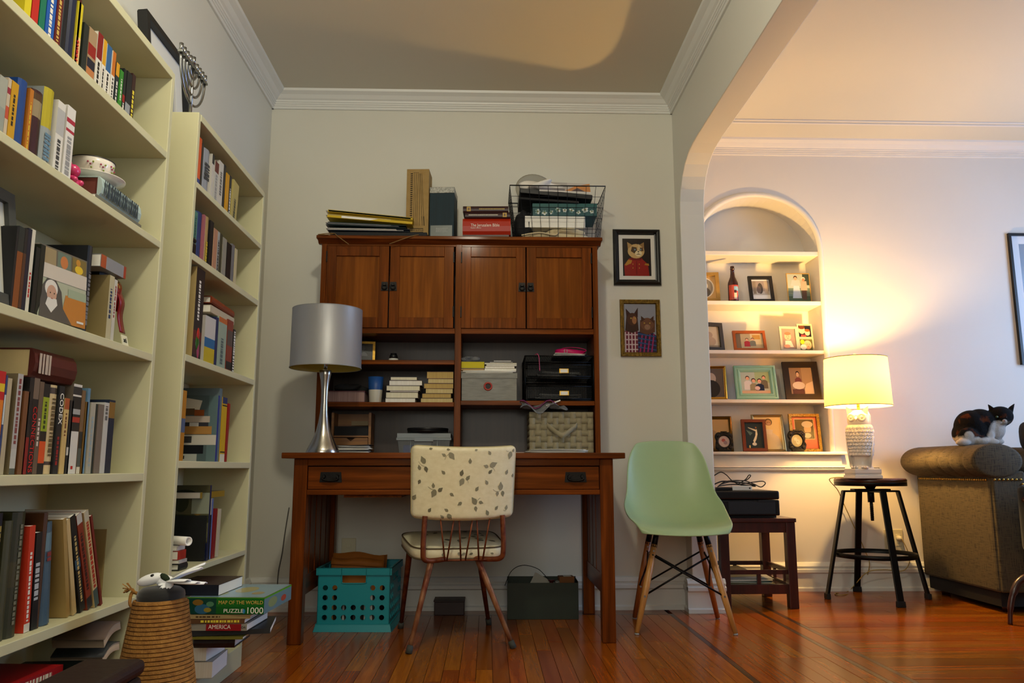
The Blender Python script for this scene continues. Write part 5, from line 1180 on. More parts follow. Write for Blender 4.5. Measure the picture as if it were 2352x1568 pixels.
# leaf print, drawn on any surface given a function (u, v) -> point, normal-offset direction
LEAFC = ['857f64', '938d74', '6e6850']
def leaf(m, f, u, v, s, ang, col):
    P = []
    for i in range(17):
        t = i/16*2-1; w = (1-abs(t))**.6*(1.05-t*.55)*.60; P.append((t, w))
    L = P+[(t, -w) for t, w in reversed(P[1:-1])]
    ca, sa = math.cos(ang), math.sin(ang); vs = [f(u+s*(a*ca-b*sa), v+s*(a*sa+b*ca)) for a, b in L]
    c = f(u, v); n = len(vs); m.add([c]+vs, [(0, i+1, (i+1) % n+1) for i in range(n)], col)
def stalk(m, f, u, v, u2, v2, w, col):
    d = Vector((u2-u, v2-v)); n = Vector((-d.y, d.x)).normalized()*w; seg = []
    for i in range(5):
        t = i/4; b = math.sin(t*math.pi)*.12*d.length; k = Vector((-d.y, d.x)).normalized()*b; seg.append([f(u+d.x*t+k.x+n.x, v+d.y*t+k.y+n.y), f(u+d.x*t+k.x-n.x, v+d.y*t+k.y-n.y)])
    m.grid(seg, col, False)
# backrest: padded panel bowed towards the room
BW, BZ0, BZ1 = .212, .505, .787
def bpt(u, v, off):
    """u -1..1 across, v 0..1 up, off = out of the back face"""
    w = BW*(.965+.035*v); x = u*w; bow = .052*(1-u*u)
    y = -.235-bow+.03*(1-v)*-0+(.0)-.028*(v-.5)*-1*0
    lean = -.03*(v-.5)
    return Vector((x, y+lean-off, BZ0+(BZ1-BZ0)*v+.010*(u*u)*(1 if v < .5 else 1)-.006))
def edgek(u, v):
    a = max(abs(u), 0); e1 = min(1, (1-a)/.07); e2 = min(1, v/.05, (1-v)/.05); e = max(0, min(e1, e2)); return math.sqrt(max(0, 1-(1-e)**2))
nu, nv = 40, 26
us = [-1+.004]; us = [math.sin(math.pi/2*(-1+2*i/nu)) for i in range(nu+1)]; us = [max(-1, min(1, u)) for u in us]; vs_ = [.5-.5*math.cos(math.pi*j/nv) for j in range(nv+1)]
def corner(u, v):
    # round the corners of the panel
    cu, cv = .88, .075; a = abs(u)
    du = max(0, (a-cu)/(1-cu)); dv = max(0, (cv-v)/cv, (v-1+cv)/cv)
    r = math.hypot(du, dv)
    if r > 1: du, dv = du/r, dv/r; a = cu+du*(1-cu); v = cv-dv*cv if v < .5 else 1-cv+dv*cv; u = math.copysign(a, u)
    return u, v
def bface(s): return [[bpt(*corner(u, v), s*.016*edgek(u, v)) for u in us] for v in vs_]
m = MB(); m.grid(bface(1)); m.build('backrest_back', vinyl(), ch, fix=False)
m = MB(); m.grid(bface(-1.2)); m.build('backrest_front', vinyl(), ch, fix=False)
rim = [bpt(*corner(u, 0), 0) for u in us]+[bpt(*corner(1, v), 0) for v in vs_[1:]]+[bpt(*corner(u, 1), 0) for u in reversed(us[:-1])]+[bpt(*corner(-1, v), 0) for v in reversed(vs_[1:-1])]
MB().tube(rim, .0032, 6, True).build('welting', mat('cream_welt', 'b8a878', .5), ch)
m = MB(); f = lambda u, v: bpt(*corner(max(-1, min(1, u)), max(0, min(1, v))), .016*edgek(u, v)+.0014)
_bp = lambda x, y: ((x-212)/((1388-212)/2.0)-1, 1-(y-130)/(925-130.0))     # leaf positions in the panel
ex_ = ((BZ1-BZ0)/(2*BW))
def lf(x, y, s, a, ci):
    u, v = _bp(x, y); sc = s/588.0
    leaf(m, lambda p, q: f(u+p, v+q*BW/(BZ1-BZ0)), 0, 0, sc, a, LEAFC[ci])
for x, y, s, a, ci in ((328, 285, 45, 2.0, 0), (290, 370, 30, 1.8, 0), (362, 388, 34, -1.3, 2), (635, 228, 48, -.9, 1), (548, 218, 27, 2.6, 1), (838, 278, 30, 1.6, 0), (1058, 192, 27, 2.2, 1), (1310, 235, 45, -1.8, 1), (1350, 180, 22, 1.2, 1), (290, 530, 27, -2.0, 2), (545, 408, 27, 2.4, 0), (748, 408, 36, 1.3, 2), (820, 462, 32, .9, 0), (748, 512, 46, -2.0, 1),
   (1022, 340, 30, 2.8, 1), (1110, 325, 48, .4, 1), (1076, 402, 29, .8, 2), (1278, 418, 29, 1.2, 1), (440, 556, 28, 1.6, 0), (518, 598, 33, .7, 2), (445, 645, 48, -2.0, 0), (645, 650, 28, -.6, 0), (926, 585, 30, 1.0, 0), (1035, 518, 29, 2.1, 1), (1208, 570, 48, 1.6, 1), (1170, 655, 30, -1.7, 1), (1238, 658, 34, -1.4, 0), (732, 748, 30, -2.5, 0), (895, 715, 48, 2.2, 0), (978, 738, 29, -.3, 0), (918, 806, 30, -1.4, 0),
   (405, 826, 27, 1.0, 2), (585, 818, 26, 2.6, 0), (625, 892, 40, -.9, 0), (540, 893, 27, 2.4, 1), (1055, 852, 33, 2.0, 0), (1168, 808, 27, .9, 0), (1292, 815, 29, 1.4, 1), (240, 700, 34, 1.1, 0), (1356, 462, 22, 1.4, 1), (412, 156, 20, .3, 0), (598, 156, 20, 0, 0), (905, 158, 18, .2, 1)): lf(x, y, s, a, ci)
for x, y, x2, y2 in ((345, 355, 280, 305), (560, 270, 605, 205), (790, 470, 825, 522), (1080, 350, 1132, 402), (460, 600, 385, 572), (1200, 625, 1115, 600), (915, 760, 965, 685), (590, 880, 600, 905), (1290, 850, 1255, 840), (1290, 185, 1260, 178)):
    a, b = _bp(x, y); c, d = _bp(x2, y2); stalk(m, f, a, b, c, d, .0025, LEAFC[0])
m.build('leaf_print', VR, ch, fix=False)['kind'] = 'stuff'
m = MB(); fs = lambda u, v: ST @ Vector((u*cw_, v*cd_, .0215+.0185*(1-(max(abs(u), abs(v)))**2)**.8+.0012)) if max(abs(u), abs(v)) < .99 else ST @ Vector((u*cw_, v*cd_, .023))
rr = random.Random(6)
for i in range(22): leaf(m, fs, rr.uniform(-.8, .8), rr.uniform(-.85, .85), rr.uniform(.06, .10), rr.uniform(0, 6), rr.choice(LEAFC))
fe = lambda u, v: ST @ Vector((u*cw_, -cd_*1.0-.0016+.0*v, v*.016)) if abs(u) < .8 else ST @ Vector((u*cw_, -cd_*.985, v*.016))
for u, s in ((-.35, .5), (-.02, .6), (.05, .5), (.2, .45), (.62, .4)):
    a = rr.uniform(0, 6); leaf(m, lambda p, q: fe(u+p*.09, q), 0, 0, s, a, rr.choice(LEAFC))
m.build('leaf_print', VR, ch, fix=False)['kind'] = 'stuff'
# frame
m = MB()
for s in (-1, 1):
    m.tube(smooth_path([(s*.155, -.262, .515), (s*.157, -.262, .48), (s*.160, -.258, .385), (s*.152, -.245, .348), (s*.11, -.215, .340), (s*.05, -.17, .342)], 6), .0105, 10)
m.build('back_frame', RUST, ch)
m = MB(); m.tube([(-.10, -.225, .340), (.10, -.225, .340)], .004, 6); m.build('spoke_rail', RUST, ch)
for i, (a, b) in enumerate(((-.095, -.070), (-.040, -.062), (-.022, -.006), (.035, .012), (.050, .066), (.105, .082))):
    MB().cyl((a, -.275+.012*abs(a)/.1, .512), (b, -.228, .340), .0034, n=8).build('spoke', RUST, ch)
for (x, y, x2, y2, mt) in ((-.205, -.245, -.115, -.16, RUST2), (.2, -.245, .075, -.16, RUST2), (-.195, .245, -.175, .13, RUST), (.2, .245, .13, .13, RUST)):
    lg = MB().tube([(x2*.9, y2*.9, .352), (x2, y2, .335), (x, y, .012)], [.0135, .0135, .0088], 12).build('leg', mt, ch)
    d = (Vector((x2, y2, .335))-Vector((x, y, .012))).normalized(); b = Vector((x, y, .012))
    MB().tube([b-d*.012, b+d*.018], [.013, .0125], 12).build('rubber_foot', RUB, lg)
MB().box((-.13, -.18, .336), (.13, .17, .35)).xf(T(0, .0, .0)).build('under_frame', RUST, ch, bevel=.004)

# ------------------------------------------------------------------ mint shell chair
mc = thing('shell_chair', 'mint green moulded shell chair on splayed wooden dowel legs', 'chair', (.862, 3.705, 0), R(-3))
MINT = mat('mint_plastic', '9eb68a', .38, bump=.03, bscale=200)
prof = smooth_path([(.262, .835), (.240, .745), (.212, .655), (.175, .565), (.128, .495), (.065, .452), (-.01, .436), (-.09, .434), (-.165, .440), (-.225, .440), (-.255, .424)], 4)
wids = smooth_path([(.150, 0, 0), (.194, 0, 0), (.212, 0, 0), (.222, 0, 0), (.238, 0, 0), (.246, 0, 0), (.246, 0, 0), (.240, 0, 0), (.230, 0, 0), (.218, 0, 0), (.198, 0, 0)], 4)
curl = smooth_path([(.022, 0, 0), (.040, 0, 0), (.056, 0, 0), (.072, 0, 0), (.088, 0, 0), (.086, 0, 0), (.070, 0, 0), (.050, 0, 0), (.030, 0, 0), (.012, 0, 0), (-.008, 0, 0)], 4)
prof = [Vector((p[0], p[1], 0)) if len(p) == 2 else p for p in prof]
rows = []
for i, p in enumerate(prof):
    t = (prof[min(i+1, len(prof)-1)]-prof[max(i-1, 0)]).normalized(); n = Vector((-t.y, t.x, 0))     # points forward / up
    if n.x > 0 and i < 8: n = -n
    if n.y < 0 and i >= 12: n = -n
    n = Vector((t.y, -t.x, 0)) if Vector((t.y, -t.x, 0)).dot(Vector((-.6, .8, 0))) > 0 else Vector((-t.y, t.x, 0))
    w = wids[i].x; c = curl[i].x; rr_ = []
    for j in range(25):
        u = j/12-1; k = abs(u)**2.6*c
        dip = (.020*(1-(1-abs(u))**1.0)**3 if i < 3 else 0)*(1 if i == 0 else .5 if i == 1 else .25 if i == 2 else 0)
        fr = max(0, (i-(len(prof)-13))/12)**2
        rr_.append(Vector((u*w*(1-.06*abs(u)**6), p.x+n.x*k-.05*fr*(.55-u*u), p.y+n.y*k-dip-.012*fr*(.6-u*u))))
    rows.append(rr_)
sh = MB().grid(rows).build('seat_shell', MINT, mc, solid=.007)
sh.modifiers.new('sub', 'SUBSURF').render_levels = 1
BEECH = wood('beech', 'a06a30', 'c89452', 'b67f40', 'z', 1, .42); BEECHR = wood('beech_reddish', '8a4a1c', 'b06a30', None, 'z', 1, .42)
BOLT = mat('bolt_steel', '8a8a8a', .35, .9)
feet = [(-.213, -.185), (.205, -.185), (-.175, .185), (.215, .185)]; tops = [(-.115, -.095), (.125, -.095), (-.115, .085), (.125, .085)]
for i, ((x, y), (x2, y2)) in enumerate(zip(feet, tops)):
    lg = MB().tube([(x, y, .006), (x+(x2-x)*.55, y+(y2-y)*.55, .20), (x2, y2, .365)], [.0105, .0155, .0135], 14).build('leg', BEECH if i < 2 else BEECHR, mc)
    MB().cyl((x, y, 0), (x, y, .007), .010, n=12).build('glide', mat('grey_glide', '9a9a98', .5), lg)
    d = Vector((x2-x, y2-y, .36)).normalized(); b = Vector((x2, y2, .365))
    MB().tube([b-d*.012, b+d*.045, b+d*.07+Vector((-x2*.12, 0, .0))], [.014, .012, .010], 10).build('bracket', BLACK, lg)
    mid = Vector((x, y, 0))+(Vector((x2, y2, .365))-Vector((x, y, 0)))*.42
    MB().cyl(mid+Vector((0, -.017, 0)), mid+Vector((0, -.0135, 0)), .0045, n=10).build('bolt', BOLT, lg)
    hi = Vector((x, y, 0))+(Vector((x2, y2, .365))-Vector((x, y, 0)))*.93; MB().cyl(hi+Vector((0, -.016, 0)), hi+Vector((0, -.0135, 0)), .004, n=10).build('bolt', BOLT, lg)
L_ = lambda i, t: Vector((feet[i][0], feet[i][1], 0))+(Vector((tops[i][0], tops[i][1], .365))-Vector((feet[i][0], feet[i][1], 0)))*t
m = MB()
for i, j in ((0, 1), (1, 0), (2, 3), (3, 2), (0, 2), (2, 0), (1, 3), (3, 1)):
    off = Vector((0, -.006 if i < j else .006, 0)) if (i < 2) == (j < 2) else Vector((-.006 if i < j else .006, 0, 0))
    m.tube([L_(i, .88)+off, L_(j, .42)+off], .0042, 8)
    m.ell(L_(j, .42)+off, (.009, .009, .009), 10, 6); m.ell(L_(i, .88)+off, (.009, .009, .009), 10, 6)
m.build('cross_brace', BLACK, mc)

# ------------------------------------------------------------------ turquoise crate
def holed(m, x0, z0, nx, nz, p, r, th, skip=()):
    """a sheet of square cells in XZ at y=0..th, each with a round hole"""
    N = 16
    for i in range(nx):
        for j in range(nz):
            cx_, cz_ = x0+p*(i+.5), z0+p*(j+.5); h_ = p/2
            if (i, j) in skip: m.box((cx_-h_, 0, cz_-h_), (cx_+h_, th, cz_+h_)); continue
            sqp = []; cir = []
            for k in range(N):
                a = 2*math.pi*k/N; c_, s_ = math.cos(a), math.sin(a); q = h_/max(abs(c_), abs(s_)); sqp.append((cx_+c_*q, cz_+s_*q)); cir.append((cx_+c_*r, cz_+s_*r))
            for y in (0, th): m.add([(a, y, b) for a, b in sqp]+[(a, y, b) for a, b in cir], [(k, (k+1) % N, N+(k+1) % N, N+k) for k in range(N)])
            m.add([(a, 0, b) for a, b in cir]+[(a, th, b) for a, b in cir], [(k, (k+1) % N, N+(k+1) % N, N+k) for k in range(N)], None, True)
            m.tube([(a, -.0005, b) for a, b in cir], .0016, 4, True)
TURQ = mat('turquoise_plastic', '0d8590', .42)
c0 = Vector((-.577, 3.615, 0))
cr = thing('milk_crate', 'turquoise plastic crate with round holes under the left of the desk', 'crate', (-.577, 3.80, 0), R(-2))
cwid, cdep, chh = .316, .335, .268
m = MB(); pch = .0415
def side():
    s = MB(); n7 = 7; x0 = -n7*pch/2
    sk = {(i, j) for i in (2, 3, 4) for j in (2, 3)}
    holed(s, x0, .038, 7, 4, pch, .0125, .003, sk)
    zt_ = .038+4*pch; half = cwid/2
    s.box((-half, 0, .0), (-n7*pch/2, .003, chh-.03)); s.box((n7*pch/2, 0, .0), (half, .003, chh-.03)); s.box((-n7*pch/2, 0, .0), (n7*pch/2, .003, .038))
    s.box((-n7*pch/2, 0, zt_), (-.054, .003, chh-.03)); s.box((.054, 0, zt_), (n7*pch/2, .003, chh-.03))
    # hand hold frame
    s.tube(smooth_path([(-.054, -.001, chh-.03), (-.053, -.001, zt_+.008), (-.044, -.001, zt_-.002), (.044, -.001, zt_-.002), (.053, -.001, zt_+.008), (.054, -.001, chh-.03)], 4), .0025, 6)
    s.box((-half-.006, -.008, chh-.03), (half+.006, -.005, chh)); s.box((-half-.006, -.008, chh-.002), (half+.006, .004, chh)); s.box((-half-.006, -.008, chh-.031), (half+.006, .004, chh-.029))
    for q in (-half, -.054, .054, half): s.box((q-.0015, -.008, chh-.03), (q+.0015, .002, chh))
    s.add([(-half-.012, -.014, 0), (half+.012, -.014, 0), (half+.004, -.004, .030), (-half-.004, -.004, .030)], [(0, 1, 2, 3)]); s.box((-half-.004, -.005, .029), (half+.004, .001, .032))
    return s
for k in range(4):
    s = side(); s.xf(T(0, -cdep/2, 0)) if k % 2 == 0 else s.xf(T(0, -cwid/2, 0) @ Matrix.Diagonal((cdep/cwid, 1, 1, 1)))
    s.xf(Matrix.Rotation(R(90*k), 4, 'Z')); s.build('crate_side', TURQ, cr, fix=False)
MB().box((-cwid/2, -cdep/2, .004), (cwid/2, cdep/2, .008)).build('crate_floor', TURQ, cr)
ENV = mat('manila', 'a8641c', .7, var='955614', vscale=8)
for i, (lab, dx, dy, hh_, a) in enumerate((('manila envelope standing at the front inside the turquoise crate', -.03, -.03, .285, 2), ('taller crumpled manila folder behind the envelope in the turquoise crate', -.04, .02, .302, 3), ('third manila folder rear in the crate', -.03, .07, .29, 2))):
    e = thing('manila_folder', lab, 'folder', (cr.location.x+dx, cr.location.y+dy, .0095), 0, 'folders in the crate', (R(-4), R(a), 0))
    rows = [[Vector((-.115+.24*j/10, .004*math.sin(j*1.1+i)+.002*v, hh_*v-(.006*math.sin(j*.8+i) if v == 1 else 0))) for j in range(11)] for v in (0, .5, .8, 1)]
    MB().grid(rows).build('card', ENV, e, solid=.004)
    if i == 0: MB().grid([[Vector((-.115+.24*j/10, -.003+.004*math.sin(j*1.1), hh_-.002-.004*math.sin(j*.8))) for j in range(11)], [Vector((-.115+.24*j/10, -.016-.002*math.sin(j), hh_-.03-.006*j/10)) for j in range(11)]]).build('flap', ENV, e, solid=.002)
m = MB(); rr = random.Random(9)
for i in range(10): MB_ = m.box((-.13+.024*i, -.12, .0), (-.13+.024*i+rr.uniform(.006, .014), .12, rr.uniform(.12, .17)), rr.choice(('b8b8b4', '2a2a2c', '8a6a3c', '3a3a3a', 'a8a49c')))
bd = thing('book_row', 'papers and folders filed low inside the turquoise crate', 'papers', (cr.location.x, cr.location.y, .0095), R(-2)); m.build('files', VR, bd); bd.children[0]['kind'] = 'stuff'

# ------------------------------------------------------------------ green metal box and contents, dark wooden box
gx0, gx1, gy0, gy1, gh = .097, .432, 3.885, 4.03, .166
gb = thing('metal_box', 'dark green open metal box of odds and ends under the right of the desk', 'box', ((gx0+gx1)/2, (gy0+gy1)/2, 0), R(-1)); w2 = (gx1-gx0)/2; d2 = (gy1-gy0)/2
GRN = mat('army_green_metal', '1e2a1c', .5, .1, var='182216', vscale=8)
m = MB(); m.box((-w2, -d2, 0), (w2, -d2+.003, gh)); m.box((-w2, d2-.003, 0), (w2, d2, gh+.012)); m.box((-w2, -d2+.003, 0), (-w2+.003, d2-.003, gh+.006)); m.box((w2-.003, -d2+.003, 0), (w2, d2-.003, gh+.006)); m.box((-w2+.003, -d2+.003, 0), (w2-.003, d2-.003, .003)); m.build('box_body', GRN, gb, bevel=.001)
MB().tube(smooth_path([(-w2-.012, -.02, gh-.02), (-w2+.02, .0, gh+.045), (-w2+.075, .0, gh+.072), (-.02, .0, gh+.055), (.03, .0, gh+.006)], 8), .0018, 6).build('wire_handle', BLACK, gb)
gl = gb.location
cdd = thing('white_card', 'white card leaning in the green metal box', 'card', (gl.x-.05, gl.y-.02, .02), 0, None, (R(-12), R(28), 0))
MB().box((-.07, 0, .02), (.05, .002, .175)).build('card', mat('grey_white_card', 'a8a498', .7), cdd, bevel=.001)
wbx = thing('wooden_box', 'small tan labelled cardboard box in the green metal box', 'box', (gl.x+.115, gl.y, .06), R(4))
MB().box((-.036, -.03, 0), (.036, .03, .128)).build('box_body', mat('tan_cardboard', '7a4c24', .8), wbx, bevel=.002)
MB().box((-.014, -.024, .1285), (.022, .012, .129)).build('label', PAPER, wbx)
sp = thing('thread_spool', 'dark red spool beside the tan box in the green metal box', 'spool', (gl.x+.045, gl.y, .13))
MB().lathe([(0, 0), (.016, 0), (.016, .004), (.010, .006), (.010, .034), (.016, .036), (.016, .04), (0, .04)], 20).build('spool_body', mat('dark_red', '4a1410', .5), sp)
st_ = thing('glass_stopper', 'small clear glass knob between the spool and tan box', 'stopper', (gl.x+.072, gl.y-.02, .13)); MB().lathe([(0, 0), (.006, 0), (.006, .02), (.012, .028), (.012, .036), (0, .042)], 16).build('knob', mat('clear_glass', 'd8d8d4', .1, trans=.8), st_)
wd = thing('wooden_box', 'low dark red wooden box against the wall under the middle of the desk', 'box', (-.185, 4.06, 0))
MB().box((-.07, -.055, 0), (.075, .055, .062)).build('box_body', mat('dark_red_wood', '2a1210', .5), wd, bevel=.003)
MB().box((-.073, -.058, .062), (.078, .058, .07)).build('lid', mat('dark_red_wood', '2a1210', .5), wd, bevel=.002)

# ------------------------------------------------------------------ the two cat portraits on the wall
def on_wall(px, py): return PY(px, py, D-.003)
a, b = on_wall(1408, 528), on_wall(1518, 655); w_ = PY(1516, 592, D).x-PY(1408, 592, D).x; h_ = PY(1462, 528, D).z-PY(1462, 656, D).z
picture('framed_picture', 'black framed portrait of a cat in a red uniform coat, upper of the wall pictures', 'picture', w_, h_, .031, .022, mat('black_lacquer', '0d0d0d', .3), ('1e1410', [
   ('p', [(.08, 0), (.06, .3), (.22, .46), (.35, .5), (.68, .46), (.88, .32), (.92, 0)], '8a1c12'), ('p', [(.08, .3), (.2, .44), (.34, .42), (.3, .34), (.12, .28)], 'a87a28'), ('p', [(.78, .34), (.9, .34), (.92, .28), (.76, .3)], 'a07024'), ('r', .47, .05, .5, .4, '6a140c'),
   ('e', .58, .32, .015, .012, 'c09a3c'), ('e', .58, .22, .015, .012, 'c09a3c'), ('e', .36, .32, .015, .012, 'c09a3c'), ('e', .36, .22, .015, .012, 'c09a3c'), ('p', [(.25, .48), (.7, .48), (.62, .42), (.36, .42)], '6a120c'),
   ('e', .48, .66, .29, .19, 'c0a06a'), ('p', [(.2, .72), (.18, .9), (.36, .82)], 'a88450'), ('p', [(.6, .83), (.76, .9), (.76, .72)], '8a6a40'), ('p', [(.3, .66), (.34, .78), (.5, .76), (.52, .66), (.42, .6)], '4a3622'), ('p', [(.6, .66), (.6, .75), (.72, .76), (.74, .66)], '5a4028'), ('e', .56, .6, .12, .08, 'd8c8a0'), ('p', [(.52, .66), (.6, .66), (.56, .62)], '3a2a20'), ('p', [(.46, .56), (.56, .6), (.66, .56), (.56, .575)], '4a3424'), ('e', .44, .70, .03, .022, '6a8a9a'), ('e', .64, .70, .025, .022, '6a8a9a'), ('p', [(.54, .7), (.58, .86), (.62, .7)], 'cbb88c')]),
   (PY(1462, 592, D).x, D-.004, PY(1462, 656, D).z), 0, .6, .020, 'd4d2ca', 'cat portraits', 'round', easel=False)
w2_ = PY(1516, 753, D).x-PY(1424, 753, D).x; h2_ = PY(1470, 689, D).z-PY(1470, 819, D).z
pl_ = [('r', 0, .0, .42, .44, '6a2a38'), ('p', [(.42, .0), (.42, .42), (.8, .46), (1, .34), (1, 0)], '2e2440')]
for i in range(4): pl_ += [('r', .02+.1*i, 0, .05+.1*i, .42, 'c8b8b8'), ('r', 0, .05+.1*i, .42, .075+.1*i, 'b8a0a8')]
for i in range(4): pl_ += [('p', [(.45+.12*i, 0), (.50+.12*i, 0), (.58+.12*i, .38), (.54+.12*i, .38)], '8a2a5a'), ('p', [(.42, .1+.09*i), (1, .04+.09*i), (1, .06+.09*i), (.42, .13+.09*i)], '2a4a7a')]
pl_ += [('p', [(.03, .45), (.08, .75), (.42, .75), (.45, .45), (.25, .4)], '3a2418'), ('e', .26, .68, .17, .13, '4a2c1a'), ('p', [(.08, .72), (.06, .9), (.2, .8)], '3a2016'), ('p', [(.32, .8), (.44, .92), (.43, .72)], '3a2016'), ('e', .32, .66, .07, .08, '9a6a44'), ('e', .22, .70, .025, .016, 'a88a3c'), ('e', .35, .70, .025, .016, 'a88a3c'),
   ('p', [(.48, .42), (.5, .66), (.96, .66), (.95, .42), (.7, .36)], '5a3a28'), ('e', .72, .58, .21, .13, '6a4630'), ('p', [(.53, .62), (.53, .75), (.66, .68)], '4a3020'), ('p', [(.8, .68), (.92, .75), (.92, .6)], '4a3020'), ('e', .72, .52, .09, .055, '8a6a54'), ('e', .63, .60, .025, .014, 'a0843c'), ('e', .80, .60, .025, .014, 'a0843c'), ('p', [(.69, .55), (.75, .55), (.72, .525)], 'a06a60')]
picture('framed_picture', 'gilt framed picture of two cats in plaid shirts, lower of the wall pictures', 'picture', w2_, h2_, .023, .016, mat('ornate_gilt', '8a6a20', .42, .6, var='5a4210', vscale=60, bump=.8, bscale=110), ('8a8c98', pl_), (PY(1470, 753, D).x, D-.004, PY(1470, 819, D).z), 0, .5, 0, group='cat portraits', prof='double', easel=False)
# ------------------------------------------------------------------ mahogany side table with printer
tx0, tx1, ty0, ty1, tz = 1.185, 1.575, 4.13, 4.56, PY(1750, 1190, 4.13).z
st = thing('side_table', 'dark mahogany side table with a railed lower shelf behind the mint chair', 'table', ((tx0+tx1)/2, (ty0+ty1)/2, 0))
Wb(MB().box((tx0-.006, ty0-.006, tz-.02), (tx1+.006, ty1+.006, tz)), 'table_top', DARKW, st, bevel=.003)
tl_ = .046
for x in (tx0, tx1-tl_):
    for y in (ty0, ty1-tl_): Wb(MB().box((x, y, 0), (x+tl_, y+tl_, tz-.02)), 'leg', DARKW, st, bevel=.002)
for y in (ty0+.006, ty1-.026):
    Wb(MB().box((tx0+tl_, y, tz-.072), (tx1-tl_, y+.02, tz-.02)), 'apron', DARKW, st, bevel=.001)
    Wb(MB().box((tx0+tl_, y, .072), (tx1-tl_, y+.02, .118)), 'shelf_rail', DARKW, st, bevel=.001)
    Wb(MB().box((tx0+tl_, y+.002, .168), (tx1-tl_, y+.018, .190)), 'gallery_rail', DARKW, st, bevel=.001)
    Wb(MB().box(((tx0+tx1)/2-.009, y+.003, .118), ((tx0+tx1)/2+.009, y+.017, .168)), 'gallery_post', DARKW, st)
for x in (tx0+.006, tx1-.026):
    Wb(MB().box((x, ty0+tl_, tz-.072), (x+.02, ty1-tl_, tz-.02)), 'apron', DARKW, st, bevel=.001)
    Wb(MB().box((x, ty0+tl_, .072), (x+.02, ty1-tl_, .118)), 'shelf_rail', DARKW, st, bevel=.001)
    Wb(MB().box((x+.002, ty0+tl_, .168), (x+.018, ty1-tl_, .190)), 'gallery_rail', DARKW, st, bevel=.001)
    for q in (.33, .67): Wb(MB().box((x+.004, ty0+(ty1-ty0)*q-.008, .118), (x+.016, ty0+(ty1-ty0)*q+.008, .168)), 'gallery_post', DARKW, st)
Wb(MB().box((tx0+.026, ty0+.026, .09), (tx1-.026, ty1-.026, .104)), 'shelf', DARKW, st)
paperpile('magazine_pile', 'pile of magazines and papers on the lower shelf of the mahogany table', (tx0+tx1)/2-.02, (ty0+ty1)/2, .1055, .27, .30, 8, 77, [PAPER, GP, mat('mag_olive', '6a6648', .5), PAPER, mat('mag_teal', '4a7068', .5), PAPER], 'papers', step=.0045, jit=.014, rz=7)
bk2 = thing('magazine', 'olive grey magazine tilted on top of the pile under the mahogany table', 'magazine', ((tx0+tx1)/2-.06, (ty0+ty1)/2+.03, .1445), 0, None, (R(6), R(-2), R(12)))
MB().box((-.10, -.13, 0), (.10, .13, .006)).build('pages', mat('mag_cover', '8a8058', .4), bk2)
# printer
py0 = ty0+.005; pz = tz+.001
p0, p1 = PY(1648, 1160, py0).x-.02, PY(1792, 1160, py0).x; ph = PY(1720, 1127, py0).z-pz
pr = thing('printer', 'black inkjet printer on the mahogany side table', 'printer', ((p0+p1)/2, py0+.16, pz)); w2 = (p1-p0)/2
PBL = mat('printer_black', '0b0b0c', .32)
MB().box((-w2+.012, -.13, 0), (w2-.012, .15, .012)).build('base', BLKM, pr)
MB().box((-w2, -.155, .012), (w2, .16, ph*.66)).build('printer_body', PBL, pr, bevel=.006)
MB().box((-w2-.001, -.157, ph*.68), (w2+.001, .162, ph)).build('scanner_lid', PBL, pr, bevel=.008)
MB().box((-w2*.55, -.1565, ph*.14), (w2*.86, -.150, ph*.60)).build('front_panel', BLKM, pr, bevel=.002)
MB().box((w2*.35, -.158, ph*.60), (w2*.85, -.155, ph*.66)).build('slot', mat('slot_black', '050505', .6), pr)
ztop = pz+ph+.001
ad = thing('power_adapter', 'white power adapter on top of the printer', 'adapter', (PY(1704, 1120, py0+.06).x, py0+.06, ztop), R(-6))
MB().box((-.052, -.02, 0), (.048, .02, .024)).build('adapter_body', mat('white_abs', 'c8c4bc', .4), ad, bevel=.003)
MB().cyl((.036, -.0205, .012), (.036, -.0195, .012), .0042, n=12).build('socket', BLKP, ad)
def cable(name, lab, pts, r, m, cat='cable', grp=None, n=7):
    o = MB().tube(smooth_path(pts, n), r, 6).build(name, m); return tag(o, lab, cat, grp)
q = lambda px, py, y=py0+.1: PY(px, py, y)
CB = mat('black_cable', '14120f', .5)
def zc(v, lo=ztop+.003): v.z = max(v.z, lo); return v
cable('cable', 'black cable looping to the right end of the pile on the printer', [q(1700, 1112), q(1722, 1108), q(1738, 1106), q(1752, 1105), q(1758, 1110), q(1748, 1118), q(1733, 1112), q(1712, 1104), q(1690, 1104), q(1672, 1107), q(1655, 1112)], .0026, CB, grp='cables on the printer')
cable('cable', 'black cable rising in a small upright loop on the printer', [q(1648, 1118, py0+.14), q(1665, 1106, py0+.14), q(1690, 1103, py0+.14), q(1712, 1103, py0+.14), q(1724, 1093, py0+.14), q(1720, 1091, py0+.14), q(1712, 1101, py0+.14), q(1695, 1112, py0+.14)], .0028, CB, grp='cables on the printer')
cable('cable', 'black cable arching up behind the pillar from the printer', [q(1640, 1092, py0+.16), q(1655, 1084, py0+.16), q(1668, 1090, py0+.16), q(1682, 1104, py0+.16), q(1700, 1113, py0+.16), q(1718, 1117, py0+.16)], .0028, CB, grp='cables on the printer')
cable('cable', 'black cable bundle lying flat behind the white adapter', [q(1640, 1112, py0+.11), q(1660, 1105, py0+.12), q(1690, 1107, py0+.13), q(1718, 1110, py0+.12), q(1735, 1116, py0+.10), q(1715, 1114, py0+.14), q(1680, 1112, py0+.16), q(1650, 1116, py0+.12)], .0035, CB, grp='cables on the printer')
